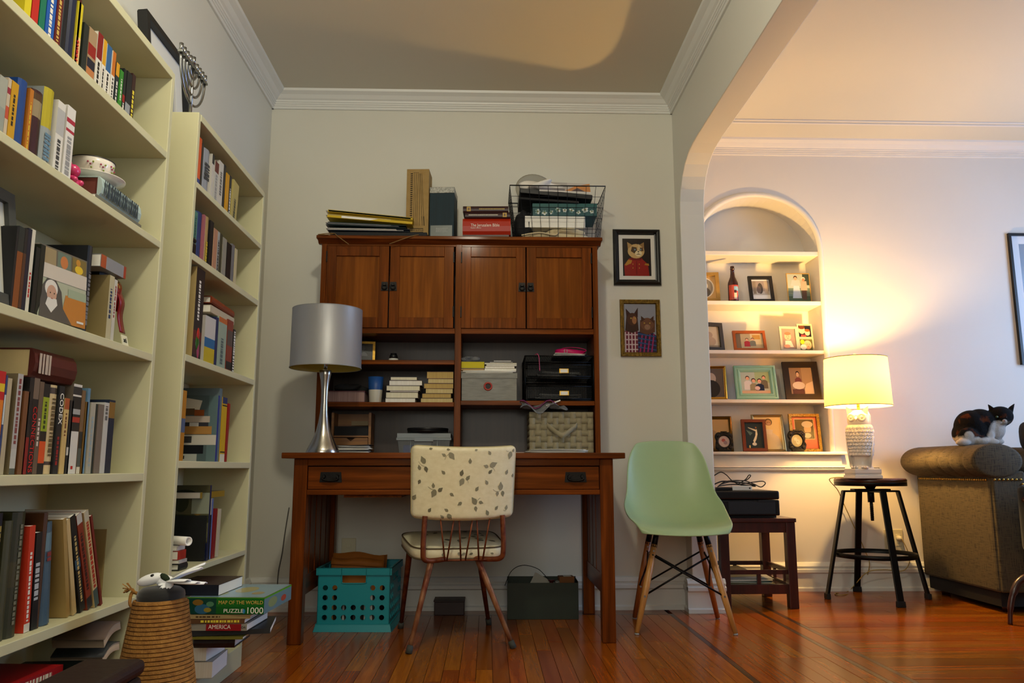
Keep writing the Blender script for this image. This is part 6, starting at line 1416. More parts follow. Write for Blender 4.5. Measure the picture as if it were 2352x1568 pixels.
MB_ = thing('tape_cassette', 'flat black charger brick left of the white adapter on the printer', 'charger', (PY(1662, 1118, py0+.08).x, py0+.08, ztop)); MB().box((-.05, -.03, 0), (.045, .03, .016)).build('charger_body', BLKP, MB_, bevel=.004); MB_.name = 'charger'

# ------------------------------------------------------------------ framed photographs and a bottle in the niche
NS_ = [2.022, 1.709, 1.405, 1.107, SZ]
FN = 'framed photographs in the niche'
yn_ = D2+.06
DKW = mat('dark_frame_wood', '1c120a', .4); ORW = mat('orange_wood', '9a4a16', .4, var='86400f', vscale=12); OAKG = mat('gilt_oak', 'b08a44', .45, var='9a7430', vscale=20)
SKIN, SKIN2 = 'd8a080', 'c08468'
def person(x, y, s, top, hair='3a2418', skin=SKIN):
    return [('p', [(x-.16*s, y-.62*s), (x-.15*s, y-.2*s), (x-.06*s, y-.12*s), (x+.06*s, y-.12*s), (x+.15*s, y-.2*s), (x+.16*s, y-.62*s)], top), ('e', x, y+.03*s, .085*s, .115*s, hair), ('e', x, y, .068*s, .09*s, skin), ('e', x-.025*s, y+.012*s, .009*s, .008*s, '2a1c14'), ('e', x+.025*s, y+.012*s, .009*s, .008*s, '2a1c14'), ('r', x-.022*s, y-.042*s, x+.022*s, y-.034*s, '8a4438')]
def nf(label, p0, p1, pt, shelf, fw, m, art, rz=0, lean=12, y=None, matb=0, matc='d8d6d0', prof='flat', dp=.015, **k):
    y = yn_ if y is None else y; z = NS_[shelf]+.0008
    a, b = PY(p0, (pt+900)/2 if False else pt+30, y), PY(p1, pt+30, y); w = (b.x-a.x); top = PY((p0+p1)/2, pt, y+.03).z; h = (top-z)/math.cos(R(lean))
    return picture('photo_frame', label, 'photo frame', w, h, fw, dp, m, art, ((a.x+b.x)/2, y, z), rz, lean, matb, matc, FN, prof, **k)
nf('pale gold frame with an oval photo at the left of the top niche shelf', 1588, 1652, 627, 1, .022, OAKG, ('c8a468', [('e', .5, .5, .42, .42, 'e0d8c4'), ('e', .5, .5, .36, .38, '8a8478'), ('e', .5, .58, .14, .14, 'c8c0b0'), ('e', .5, .3, .24, .2, '5a544c')]), R(-8), 12)
nf('black frame with a grey wedding photo and white mount on the top niche shelf', 1722, 1777, 635, 1, .020, mat('black_frame', '15110c', .4), ('e8e4dc', [('r', .04, .24, .96, .92, '9a8a80'), ('r', .04, .24, .96, .42, 'b8b0a4'), ('e', .48, .56, .14, .26, '4a423c'), ('e', .4, .5, .12, .18, '6a5a54'), ('r', .7, .3, .9, .9, 'b0a08e'), ('r', .1, .3, .25, .9, '8a7a68')]), R(-3), 14)
nf('brass-edged snapshot of two children at the right of the top niche shelf', 1809, 1862, 629, 1, .005, mat('gold_edge', 'c09a50', .4, .4), ('6a7a6a', [('r', 0, .5, 1, 1, 'a8b0a4'), ('r', 0, 0, 1, .22, '4a5a44'), ('r', .7, .6, 1, 1, '3a4438'), ('p', [(.2, .15), (.6, .15), (.52, .6), (.28, .6)], 'b8c4d0'), ('p', [(.15, .58), (.6, .58), (.55, .78), (.22, .78)], 'd8b8b4'), ('e', .38, .86, .085, .07, '3a2418'), ('e', .38, .83, .07, .06, SKIN), ('p', [(.62, .1), (.82, .1), (.84, .45), (.62, .45)], '5a4438'), ('p', [(.58, .42), (.88, .42), (.86, .74), (.62, .74)], 'b8a090'), ('e', .73, .82, .085, .065, 'd8d4c8'), ('e', .73, .79, .065, .055, SKIN2)]), R(-2), 6, dp=.006)
nf('wide dark frame with a faded photo at the left of the second niche shelf', 1598, 1665, 742, 2, .024, mat('umber_frame', '2c2412', .45), ('b8a888', [('e', .5, .6, .16, .14, '9a866c'), ('e', .5, .3, .3, .22, 'a08c70'), ('r', 0, 0, 1, .12, '8a7a60')]), R(14), 8)
nf('orange wood frame with a hugging couple on the second niche shelf', 1686, 1760, 761, 2, .016, ORW, ('a89878', [('r', 0, .0, .2, 1, '6a5a48'), ('r', .55, .3, 1, 1, 'c8b890'), ('r', .62, .62, .9, .9, 'b88a40')]+person(.42, .6, .7, '9a2a34')+person(.62, .62, .68, '6a6a60')), R(-2), 16)
t3 = thing('photo_frame', 'triple-opening pale frame with three baby photos on the second niche shelf', 'photo frame', (PY(1829, 800, yn_).x, yn_, NS_[2]+.0008), 0, FN, (R(-7), 0, R(4)))
TW = mat('pale_frame', 'a8a088', .5)
wA, hA = .115, .158; wB, hB = .098, .176
def opening(x0, w, h, b):
    m = frame_mesh(w, h, b, .010); m.xf(T(x0+w/2, 0, 0)); return m
m = opening(-.10, wA, hA, .014); m2_ = frame_mesh(wB, hB*.52, .009, .010); m2_.xf(T(-.10+wA+wB/2, 0, hB*.48)); m3_ = frame_mesh(wB, hB*.50, .009, .010); m3_.xf(T(-.10+wA+wB/2, 0, 0))
for k in (m2_, m3_): n_ = m.add(k.v, k.f)
m.build('frame', TW, t3); m = MB(); m.box((-.098, -.002, .002), (-.10+wA+wB-.002, .003, hA-.002)); m.box((-.098+wA, -.002, hA-.002), (-.10+wA+wB-.002, .003, hB)); m.build('backing', BLKM, t3)
baby = lambda c: [('e', .45, .62, .24, .18, SKIN), ('e', .45, .76, .22, .08, '8a6448'), ('e', .38, .62, .022, .016, '2a1c14'), ('e', .52, .62, .022, .016, '2a1c14'), ('e', .45, .53, .04, .02, 'a85a50'), ('p', [(.2, .12), (.25, .42), (.65, .42), (.8, .12)], c), ('e', .35, .16, .22, .08, SKIN2)]
for x0, z0, w, h, bg, sh, nm in ((-.10+.012, .012, wA-.024, hA-.024, '8a7468', baby('d8c0a8'), 0), (-.10+wA+.008, hB*.48+.008, wB-.016, hB*.52-.016, '1c1a20', [('e', .3, .6, .26, .32, 'e0a488'), ('e', .3, .84, .26, .16, '5a3018'), ('e', .72, .4, .2, .26, 'e0a890'), ('e', .72, .58, .2, .12, '8a4a20'), ('r', .2, 0, .6, .2, 'b83a3a')], 1), (-.10+wA+.008, .008, wB-.016, hB*.5-.016, '5a5a30', [('e', .65, .5, .3, .4, 'e0a888'), ('e', .3, .3, .24, .24, 'd8d4cc'), ('e', .25, .75, .16, .2, 'c8c020'), ('e', .6, .55, .03, .03, '2a1c14'), ('e', .76, .55, .03, .03, '2a1c14'), ('e', .68, .36, .06, .03, 'a04a44')], 2)):
    p = pic(w, h, bg, sh); p.xf(T(x0, -.0035, z0)); p.build('photograph', VG, t3, fix=False)
nf('shiny gold frame with a grey photo at the left of the third niche shelf', 1598, 1668, 841, 3, .016, mat('polished_gold', 'c89c3c', .2, 1), ('5a5450', [('e', .5, .65, .2, .2, 'b0a498'), ('e', .5, .3, .34, .3, '2a2624'), ('e', .3, .35, .16, .2, '8a8890')]), R(-10), 10, prof='round')
fm = []
for x, y, s, c in ((.24, .72, .62, 'c8c4c0'), (.80, .74, .58, '6a6048'), (.44, .6, .66, '8a8060'), (.64, .58, .68, '1c2438')): fm += person(x, y-.02, s*1.35, c)
nf('distressed mint wooden frame with a family of five on the third niche shelf', 1690, 1784, 840, 3, .040, mat('distressed_mint', '7aa890', .5, var='86b09a', vscale=10, bump=.2, bscale=40), ('a8b0a0', [('r', .5, .5, 1, 1, '98a878')]+fm+[('r', 0, 0, 1, .14, 'c0a080'), ('e', .55, .25, .09, .09, 'd0b0a4')]), R(-5), 16, y=D2+.045, prof='double', dp=.02)
nf('broad black-brown frame with a sepia photo on the third niche shelf', 1803, 1882, 831, 3, .036, mat('espresso_frame', '1c1008', .4), ('8a7258', [('r', .55, .3, 1, 1, 'a08868'), ('p', [(.5, .0), (1, 0), (1, .5), (.7, .4)], 'c8b49a')]+person(.38, .74, .9, '6a3a34', '2a1c14', 'd0b090')+[('e', .38, .34, .26, .14, 'c8bcaa'), ('r', .1, .0, .6, .2, '5a3a30')]), R(-4), 14)
nf('tall antique gold frame behind the small oval one at the left of the sill', 1596, 1682, 956, 4, .020, mat('antique_gold', '6a4c14', .35, .8), ('c8a870', [('r', 0, 0, 1, .5, 'a88a5c'), ('e', .4, .55, .2, .1, 'b09068')]), R(-8), 14, y=D2+.09, prof='round')
nf('reddish wood frame with a mermaid-like figure on a dark ground on the sill', 1705, 1760, 964, 4, .018, mat('red_wood', '6a2a10', .4, var='5a2008', vscale=12), ('2a3436', [('p', [(.5, .2), (.44, .3), (.58, .5), (.62, .72), (.68, .74), (.7, .55), (.62, .36)], 'd0c4a4'), ('p', [(.64, .72), (.2, .82), (.25, .78), (.6, .66)], 'c8bc9c'), ('e', .64, .8, .045, .035, '8a5a34'), ('p', [(.1, .72), (.45, .6), (.3, .5)], '5a6a60'), ('e', .5, .18, .12, .06, 'c8c0a8'), ('e', .24, .08, .04, .06, 'c8a860')]), R(-2), 9, y=D2-.012, dp=.018)
nf('silvery gold frame of a woman in pale dress behind the reddish frame', 1731, 1803, 952, 4, .016, mat('champagne', 'b09a6a', .28, .9), ('d0b070', [('p', [(.1, 0), (.3, .5), (.55, .58), (.85, .4), (1, 0)], 'c8b48c'), ('p', [(.3, .5), (.45, .62), (.68, .6), (.62, .45)], 'd0bc94')]+[('e', .54, .84, .14, .11, '3a2a1c'), ('e', .54, .82, .10, .09, '9a6a44'), ('e', .5, .83, .014, .01, '2a1c14'), ('e', .58, .83, .014, .01, '2a1c14'), ('r', .5, .775, .58, .785, 'c8b8a0')]), R(-3), 13, y=D2+.07, prof='round')
nf('beaded gold frame with red mount around a man in a cap on the sill', 1815, 1884, 951, 4, .017, mat('beaded_gold', 'b89a50', .35, .8, var='7a5e20', vscale=160, bump=1, bscale=170), ('b04a34', [('r', .06, .04, .94, .96, 'c8604a'), ('r', .12, .3, .88, .93, 'd8b480'), ('r', .14, .32, .86, .91, '2c241a'), ('e', .62, .62, .14, .16, 'b89a78'), ('e', .62, .76, .22, .1, 'c0b49c'), ('p', [(.4, .32), (.46, .52), (.72, .52), (.84, .32)], '5a4a38'), ('e', .6, .42, .14, .08, 'd0c4a8')]), R(-3), 8, y=D2+.06)
def oval_frame(w, h):
    m = MB(); rows = []
    for k, (f, y) in enumerate(((.56, -.004), (.62, -.011), (.70, -.014), (.78, -.008), (.86, -.013), (.97, -.008), (1.0, -.001))):
        rows.append([Vector((w/2*f*math.cos(a)*(1+.15*math.cos(4*a+math.pi)*(k > 3)+.03*math.sin(12*a)*(k > 3)), y-.002*math.sin(14*a)*(k > 2), h/2+h/2*f*math.sin(a)*(1+.13*math.cos(4*a+math.pi)*(k > 3)+.03*math.cos(12*a)*(k > 3)))) for a in [2*math.pi*i/64 for i in range(64)]])
    m.grid(rows, closed=True)
    for a in (45, 135, 225, 315): m.ell((w*.43*math.cos(R(a)), -.008, h/2+h*.43*math.sin(R(a))), (w*.11, .006, h*.09), 12, 8)
    m.box((-w*.3, -.014, 0), (w*.3, .0, h*.09)); m.box((-w*.16, -.012, h*.93), (w*.16, 0, h*1.0)); return m
BLO = mat('blackened_metal', '1c1a16', .4, .6, var='2c2820', vscale=50, bump=.4, bscale=120)
for lab, p0, p1, pt, art, y in (('small ornate black oval frame in front of the antique gold frame', 1642, 1686, 990, [('e', .5, .5, .5, .5, 'b8a8a4'), ('e', .45, .6, .16, .14, 'a05a54'), ('e', .6, .4, .16, .16, '8a7a84')], D2-.012), ('small ornate black oval frame in front of the beaded gold frame', 1810, 1853, 986, [('e', .5, .5, .5, .5, 'a89c70'), ('e', .4, .62, .15, .14, 'd0c49c'), ('e', .6, .4, .18, .2, 'd8cca4'), ('e', .56, .44, .03, .03, '4a3c20')], D2-.015)):
    z = NS_[4]+.0008; a, b = PY(p0, pt+30, y), PY(p1, pt+30, y); w = b.x-a.x; h = PY((p0+p1)/2, pt, y).z-z
    t = thing('photo_frame', lab, 'photo frame', ((a.x+b.x)/2, y, z), 0, FN, (R(-9), 0, R(-4)))
    oval_frame(w, h).build('frame', BLO, t)
    MB().box((-w*.36, -.002, h*.1), (w*.36, .002, h*.9)).build('backing', BLKM, t)
    m = MB()
    def sc(u, v): return (w*.30*(u*2-1), h/2+h*.30*(v*2-1))
    for k, s in enumerate(art):
        P = [sc(s[1]+s[3]*math.cos(2*math.pi*i/24), s[2]+s[4]*math.sin(2*math.pi*i/24)) for i in range(24)]; m.add([(p[0], -.0028-.0001*k, p[1]) for p in P], [list(range(24))], s[-1])
    m.build('photograph', VG, t, fix=False)
    MB().add([(-.01, .002, h*.6), (.01, .002, h*.6), (.014, .03, .001), (-.014, .03, .001)], [(0, 1, 2, 3)]); q_ = MB(); q_.add([(-.01, .002, h*.6), (.01, .002, h*.6), (.014, .02, .006), (-.014, .02, .006)], [(0, 1, 2, 3)]); q_.build('easel_strut', BLKM, t, solid=.002)
# bottle
y = D2+.05; bq_ = PY(1685, 690, y); z = NS_[1]; hb = PY(1682, 612, y).z-z; k = y/FPX*1.01
bt = thing('beer_bottle', 'brown glass beer bottle with a red label on the top niche shelf', 'bottle', (bq_.x, y, z+.0005))
prof = [(0, 0), (11.3, 0), (11.8, .01), (11.8, .50), (11.2, .55), (8.5, .63), (6.0, .70), (4.8, .80), (4.2, .91), (5.2, .915), (5.3, .94), (4.6, .945), (4.9, .97), (4.8, 1.0), (3.6, 1.0), (3.4, .9)]
MB().lathe([(a*k, b*hb) for a, b in prof], 28).build('bottle_glass', mat('amber_glass', '3a1404', .1, trans=.35, ior=1.5), bt)
m = MB(); m.lathe([(11.95*k, .05*hb), (11.95*k, .46*hb)], 28, col='a83a20', a0=R(200), a1=R(340)); m.lathe([(12.0*k, .07*hb), (12.0*k, .26*hb)], 10, col='c8b8a0', a0=R(262), a1=R(296)); m.lathe([(12.0*k, .30*hb), (12.0*k, .42*hb)], 10, col='7aa0b4', a0=R(262), a1=R(318)); m.lathe([(12.02*k, .24*hb), (12.02*k, .32*hb)], 8, col='3a1c18', a0=R(264), a1=R(292)); m.lathe([(12.0*k, .06*hb), (12.0*k, .38*hb)], 6, col='5a7a94', a0=R(318), a1=R(336)); m.build('label', VC, bt)

# ------------------------------------------------------------------ stool with the owl lamp
sc_ = Vector((2.118, 4.42, 0)); sz_ = PY(2003, 1099, 4.25).z
so = thing('bar_stool', 'black metal stool with round wooden seat carrying the owl lamp', 'stool', sc_, R(-2))
SEATW = wood('stool_seat_wood', '2a120a', '4a2414', None, 'x', 1, .35, .2)
MB().lathe([(0, sz_-.026), (.178, sz_-.026), (.186, sz_-.020), (.187, sz_-.008), (.180, sz_), (0, sz_)], 48).build('seat', SEATW, so)
MB().lathe([(.184, sz_-.040), (.186, sz_-.040), (.186, sz_-.014), (.184, sz_-.014)], 48).build('seat_band', BLACK, so)
MB().lathe([(0, sz_-.040), (.182, sz_-.040), (.182, sz_-.026), (0, sz_-.026)], 36).build('seat_plate', BLACK, so)
MB().lathe([(0, sz_-.06), (.02, sz_-.06), (.03, sz_-.045), (.03, sz_-.04), (0, sz_-.04)], 20).build('swivel_hub', BLACK, so)
zt5 = sz_-.075
m = MB(); ang = R(45)
for k in range(2):
    M_ = Matrix.Rotation(k*R(90)+R(45)*0, 4, 'Z'); m.box((-.155, -.016, zt5), (.155, .016, zt5+.010), M=M_); 
m.box((-.10, -.03, zt5+.008), (.10, .03, zt5+.018)); m.build('cross_frame', BLACK, so, bevel=.002)
m = MB().cyl((0, 0, zt5-.055), (0, 0, zt5+.02), .018, n=16); m.build('screw_nut', BLACK, so)
pts = []
m = MB(); m.cyl((0, 0, zt5-.155), (0, 0, zt5), .0085, n=12); m.tube([(.009*math.cos(t), .009*math.sin(t), zt5-.15+.0016*t) for t in [i*.5 for i in range(110)]], .0016, 4); m.build('screw', BLACK, so)
# legs along the diagonals seen in the picture: left, front, right, back
for k in range(4):
    a = R(180+90*k); c_, s_ = math.cos(a), math.sin(a)
    tp = Vector((.15*c_, .15*s_, zt5+.006)); bt_ = Vector((.272*c_, .262*s_, .02)); side_ = Vector((-s_, c_, 0))
    if True:
        d = (bt_-tp).normalized(); out = Vector((c_, s_, 0)); w_ = .017; t_ = .007
        m = MB(); vs = []
        for p in (tp, bt_): vs += [p+side_*w_-out*t_, p+side_*w_+out*t_, p-side_*w_+out*t_, p-side_*w_-out*t_]
        m.add(vs, [(0, 1, 5, 4), (1, 2, 6, 5), (2, 3, 7, 6), (3, 0, 4, 7), (0, 3, 2, 1), (4, 5, 6, 7)]); lg = m.build('leg', BLACK, so, bevel=.002)
        m = MB(); p = bt_; vs = []
        for z_, g in ((.0, 1.35), (.03, 1.25)):
            pc_ = Vector((p.x, p.y, z_)); vs += [pc_+side_*w_*g-out*t_*1.6, pc_+side_*w_*g+out*t_*1.6, pc_-side_*w_*g+out*t_*1.6, pc_-side_*w_*g-out*t_*1.6]
        m.add(vs, [(0, 1, 5, 4), (1, 2, 6, 5), (2, 3, 7, 6), (3, 0, 4, 7), (0, 3, 2, 1), (4, 5, 6, 7)]); m.build('foot_cap', BLKM, lg, bevel=.003)
rz_ = .235; rr_ = .213
MB().lathe([(rr_-.004, rz_-.012), (rr_, rz_-.012), (rr_, rz_+.012), (rr_-.004, rz_+.012), (rr_-.004, rz_-.012)], 56).build('foot_ring', BLACK, so)
# owl lamp
ol = Vector((2.030, 4.31, sz_+.0006)); H0 = lambda py: PY(1965, py, 4.30).z-ol.z
ow = thing('owl_lamp', 'lit table lamp with a white ceramic owl base and drum shade on the stool', 'lamp', ol, R(0))
CER = mat('white_ceramic_glaze', 'd8d0c4', .35, coat=.2)
MB().box((-.076, -.07, 0), (.076, .07, .018)).build('plinth', CER, ow, bevel=.003)
MB().box((-.071, -.065, .018), (.071, .065, .026)).build('plinth', CER, ow, bevel=.003)
MB().box((-.073, -.067, .026), (.073, .067, .052)).build('plinth', CER, ow, bevel=.004)
hb = H0(942)
# body of revolution with owl shape: tail, breast, head, ear tufts
def owl_r(t):
    P = [(0, .060), (.06, .048), (.12, .047), (.3, .054), (.5, .060), (.68, .061), (.74, .056), (.80, .060), (.9, .060), (.97, .050), (1, .03)]
    for (a, ra), (b, rb) in zip(P[:-1], P[1:]):
        if a <= t <= b: u = (t-a)/(b-a); u = u*u*(3-2*u); return ra+(rb-ra)*u
    return .03
rows = []
zb0 = .052
for i in range(41):
    t = i/40; r = owl_r(t); rows.append([Vector((r*math.cos(a)*1.0, r*.92*math.sin(a)-(.006 if .74 < t < .95 else 0), zb0+(hb-zb0)*t)) for a in [2*math.pi*j/40 for j in range(40)]])
m = MB(); m.grid(rows, closed=True); m.add(rows[-1], [list(range(40))])
m.build('owl_body', CER, ow)
hh_ = hb-zb0
m = MB()
for s in (-1, 1):
    m.add([(s*.018, -.035, zb0+hh_*.97), (s*.05, -.03, zb0+hh_*.93), (s*.03, -.0, zb0+hh_*.985), (s*.056, -.03, zb0+hh_*1.06)], [(0, 1, 3), (1, 2, 3), (2, 0, 3)])
m.build('ear_tuft', CER, ow, solid=.006)
for s in (-1, 1):
    m = MB(); c_ = Vector((s*.026, -.058, zb0+hh_*.87)); N_ = Matrix.Rotation(R(90), 4, 'X') @ Matrix.Rotation(R(s*22), 4, 'Y')
    m.lathe([(.010, .006), (.016, .009), (.022, .006), (.025, 0)], 20); m.lathe([(0, .008), (.008, .006), (.010, .002)], 14); m.xf(T(*c_) @ N_); m.build('eye_ring', CER, ow)
MB().cyl((0, -.066, zb0+hh_*.86), (0, -.078, zb0+hh_*.815), .009, .001, 10).build('beak', CER, ow)
fe = MB()
for rI in range(9):
    t = .26+.5*rI/9; r = owl_r(t); n = 12
    for k in range(n):
        a = R(-180)+math.pi*(k+.5*(rI % 2))/n*1.0
        p = Vector((r*math.cos(a)*1.02, r*.94*math.sin(a), zb0+hh_*t)); o_ = Vector((math.cos(a), math.sin(a), 0)); s_ = Vector((-math.sin(a), math.cos(a), 0)); w_ = .0115; l_ = .027
        fe.add([p-s_*w_+Vector((0, 0, l_*.5)), p+s_*w_+Vector((0, 0, l_*.5)), p+s_*w_+o_*.008-Vector((0, 0, l_*.1)), p+s_*w_*.5+o_*.011-Vector((0, 0, l_*.45)), p-s_*w_*.5+o_*.011-Vector((0, 0, l_*.45)), p-s_*w_+o_*.008-Vector((0, 0, l_*.1)), p+o_*.0125], [(0, 1, 6), (1, 2, 6), (2, 3, 6), (3, 4, 6), (4, 5, 6), (5, 0, 6)])
o = fe.build('breast_feathers', CER, ow, solid=.0015); o['kind'] = 'stuff'
m = MB()
for s in (-1, 1):
    for k in range(7): m.tube([(s*(.066-.002*k), -.02+.004*k, zb0+hh_*(.55-.02*k)), (s*(.060-.004*k), -.03+.004*k, zb0+hh_*.25), (s*(.052-.006*k), -.035+.003*k, zb0+hh_*.02)], [.006, .005, .002], 6)
m.build('wing_feathers', CER, ow)
m = MB()
for s in (-1, 1):
    for k in range(3): m.ell((s*.025+.012*(k-1), -.058, .058), (.006, .016, .008), 10, 6)
m.build('talons', CER, ow)
for o in ow.children:
    if o.name.split('.')[0] not in ('plinth',): o.rotation_euler.z = R(-38)
z0s, z1s = H0(933), H0(822); r0, r1 = .174, .163
MB().cyl((0, 0, hb-.01), (0, 0, z0s+.05), .008, n=12).build('stem', BRASS, ow)
MB().cyl((0, 0, z0s+.03), (0, 0, z0s+.085), .018, .016, 14).build('socket', BRASS, ow)
LSH = bpy.data.materials.new('lit_linen_shade'); LSH.use_nodes = True; nt = LSH.node_tree; nt.nodes.clear()
o_ = nt.nodes.new('ShaderNodeOutputMaterial'); df = nt.nodes.new('ShaderNodeBsdfDiffuse'); tr_ = nt.nodes.new('ShaderNodeBsdfTranslucent'); mx_ = nt.nodes.new('ShaderNodeMixShader')
df.inputs[0].default_value = lin('e8dcb8'); tr_.inputs[0].default_value = (.32, .205, .078, 1); mx_.inputs[0].default_value = .5
nt.links.new(df.outputs[0], mx_.inputs[1]); nt.links.new(tr_.outputs[0], mx_.inputs[2]); nt.links.new(mx_.outputs[0], o_.inputs[0])
MB().lathe([(r0, z0s), (r1, z1s)], 64).build('lamp_shade', LSH, ow)
for q_ in ([(r0+.0008, z0s), (r0+.0008, z0s+.004)], [(r1+.0008, z1s-.004), (r1+.0008, z1s)]): MB().lathe(q_, 64).build('shade_trim', mat('shade_edge', '8a7440', .8), ow)
m = MB()
for a in range(3): m.tube([(0, 0, z1s-.01), (r1*math.cos(a*2.1+.4), r1*math.sin(a*2.1+.4), z1s-.003)], .0018, 5)
m.build('shade_spider', BRASS, ow)
m = MB().cyl((0, 0, z1s-.012), (0, 0, z1s+.006), .004, n=10); m.ell((0, 0, z1s+.014), (.013, .013, .013), 14, 10); m.build('finial', mat('glass_finial', 'd8d4c8', .1, trans=.6), ow)
bulb_z = z0s+.150
MB().ell((0, 0, bulb_z), (.012, .012, .018), 14, 10).build('bulb', mat('lit_bulb', 'fff0d0', .3, emit='ffd890', estr=8), ow)
bpy.data.objects['owl_lamp_bulb'].location = (ol.x, ol.y, ol.z+bulb_z+.03)
# letter block
q = PY(2008, 1090, 4.36)
cbk = thing('letter_sign', 'small white sign with green letters beside the owl lamp base', 'sign', (q.x-.012, 4.37, sz_+.0006), R(-3))
MB().box((-.044, -.006, 0), (.044, .006, .058)).build('sign_border', mat('dark_edge', '3a3a30', .5), cbk)
MB().box((-.041, -.0068, .003), (.041, -.006, .055)).build('sign_face', PAPER, cbk)
text_mesh('CB', .034, INKN, cbk, T(.018, -.007, .026) @ FACE_NY, 'lettering')
# outlet, plug and cord
q = PY(2052, 1240, D2)
oz = thing('wall_outlet', 'cream double wall outlet with a plug in it behind the stool', 'outlet', (q.x, D2-.001, q.z))
OUT = mat('outlet_cream', 'd0c8a8', .4)
MB().box((-.056, -.006, -.062), (.056, 0, .062)).build('cover_plate', OUT, oz, bevel=.003)
for x in (-.026, .026):
    MB().box((x-.016, -.009, -.034), (x+.016, -.006, .034)).build('socket_insert', OUT, oz, bevel=.002)
    for z in (-.016, .016):
        for dx in (-.005, .005): MB().box((x+dx-.0012, -.0095, z-.004), (x+dx+.0012, -.0088, z+.004)).build('slot', BLKM, oz)
for px_, py_, lb_ in ((801, 1262, 'pale wall outlet in the shadow under the desk above the crate'), (641, 1362, 'small pale outlet low on the wall where the grey flex ends')):
    v_ = PY(px_, py_, D-(.032 if px_ < 700 else .001)); o2 = thing('wall_outlet', lb_, 'outlet', v_)
    MB().box((-.036, -.006, -.057 if px_ > 700 else -.03), (.036, 0, .057 if px_ > 700 else .03)).build('cover_plate', OUT, o2, bevel=.003)
    for z in (-.02, .02): MB().box((-.012, -.008, z-.01), (.012, -.006, z+.01)).build('socket_insert', OUT, o2, bevel=.003)
pg = thing('plug', 'cream plug pushed into the right side of the outlet', 'plug', (q.x+.026, D2-.011, q.z+.012)); MB().lathe([(0, 0), (.016, 0), (.016, .012), (.010, .022), (.005, .03), (0, .03)], 16).xf(Matrix.Rotation(R(90), 4, 'X')).build('plug_body', OUT, pg)
CRD = mat('gold_flex', 'a8904c', .5)
yw = D2-.035
cable('lamp_cord', 'gold lamp flex from the stool top down to the floor and up to the outlet', [(ol.x-.06, 4.39, sz_+.004), (1.950, 4.47, sz_+.004), (1.926, 4.50, sz_-.01), PY(1924, 1125, 4.58), PY(1935, 1150, yw), PY(1960, 1205, yw), PY(1985, 1260, yw), PY(1997, 1300, yw-.02), PZ(1975, 1352, .004), PZ(1935, 1366, .004), PZ(1918, 1362, .004), PZ(1950, 1356, .004), PY(1990, 1315, yw-.06), PY(2030, 1308, yw-.06), PY(2075, 1310, yw-.04), PY(2090, 1285, yw-.03), PY(2082, 1258, yw-.02), (q.x+.028, D2-.042, q.z+.012)], .0026, CRD, 'cord')

# ------------------------------------------------------------------ sofa
SF = bpy.data.materials.new('sofa_tweed'); SF.use_nodes = True; nt = SF.node_tree; b_ = nt.nodes['Principled BSDF']; N = nt.nodes.new
tc_ = N('ShaderNodeTexCoord')
def nz(sc, vs):
    mp = N('ShaderNodeMapping'); mp.inputs['Scale'].default_value = vs; n = N('ShaderNodeTexNoise'); n.inputs['Scale'].default_value = sc; n.inputs['Detail'].default_value = 3; nt.links.new(tc_.outputs['Object'], mp.inputs[0]); nt.links.new(mp.outputs[0], n.inputs[0]); return n
n1, n2 = nz(60, (.35, .35, 6)), nz(60, (5, 5, .35)); ad_ = N('ShaderNodeMath'); ad_.operation = 'ADD'; nt.links.new(n1.outputs[0], ad_.inputs[0]); nt.links.new(n2.outputs[0], ad_.inputs[1])
rp = N('ShaderNodeValToRGB'); rp.color_ramp.elements[0].position = .78; rp.color_ramp.elements[1].position = 1.2; rp.color_ramp.elements[0].color = lin('261e10'); rp.color_ramp.elements[1].color = lin('4c412b'); nt.links.new(ad_.outputs[0], rp.inputs[0]); nt.links.new(rp.outputs[0], b_.inputs['Base Color'])
bp_ = N('ShaderNodeBump'); bp_.inputs['Strength'].default_value = .3; bp_.inputs['Distance'].default_value = .003; nt.links.new(ad_.outputs[0], bp_.inputs['Height']); nt.links.new(bp_.outputs[0], b_.inputs['Normal']); b_.inputs['Roughness'].default_value = .85
sx_, sy0, sy1 = 2.50, 3.96, 4.64
sf = thing('sofa', 'grey-brown tweed roll-arm sofa with brass nailhead trim against the living room wall', 'sofa', (3.3, 4.28, 0))
SW = lambda mb, name, m, **k: Wb(mb, name, m, sf, **k)
zn = PY(2300, 1086, 3.98).z; zt6 = PY(2280, 1019, 3.98).z
SW(MB().box((sx_, sy0, .10), (sx_+.20, sy1, zn)), 'arm_panel', SF, bevel=.012)
rr0 = (zt6-zn)/2+.012; cxr = sx_+.04; czr = zt6-rr0
rows = []
for i in range(61):
    u = i/60; y = sy0-.012+(sy1+.04-sy0)*u; pleat = .006*sum(math.exp(-((u-c_)/.012)**2) for c_ in (.12, .28, .42, .56)); ek = min(1, (1-u)/.06); r_ = (rr0-pleat)*(.55+.45*math.sqrt(max(0, 1-(1-ek)**2)))
    rows.append([Vector((cxr+r_*1.55*math.cos(a), y, czr+r_*math.sin(a))) for a in [2*math.pi*j/36 for j in range(36)]])
m = MB(); m.grid(rows, closed=True); m.add(rows[-1], [list(range(36))]); SW(m, 'arm_roll', SF)
m = MB(); rows = [[Vector((cxr+rr0*f*1.55*math.cos(a), sy0-.012-d_, czr+rr0*f*math.sin(a))) for a in [2*math.pi*j/36 for j in range(36)]] for f, d_ in ((1, 0), (.97, .008), (.85, .013), (.01, .014))]
m.grid(rows, closed=True); SW(m, 'arm_scroll', SF)
SW(MB().box((sx_+.01, sy0-.014, .10), (sx_+.175, sy0+.01, zn+.01)), 'arm_front', SF, bevel=.008)
m = MB(); n = 0
for i in range(34): m.ell((sx_-.003, sy0+.02+(sy1-sy0-.06)*i/33, zn-.034), (.004, .0065, .0065), 8, 5)
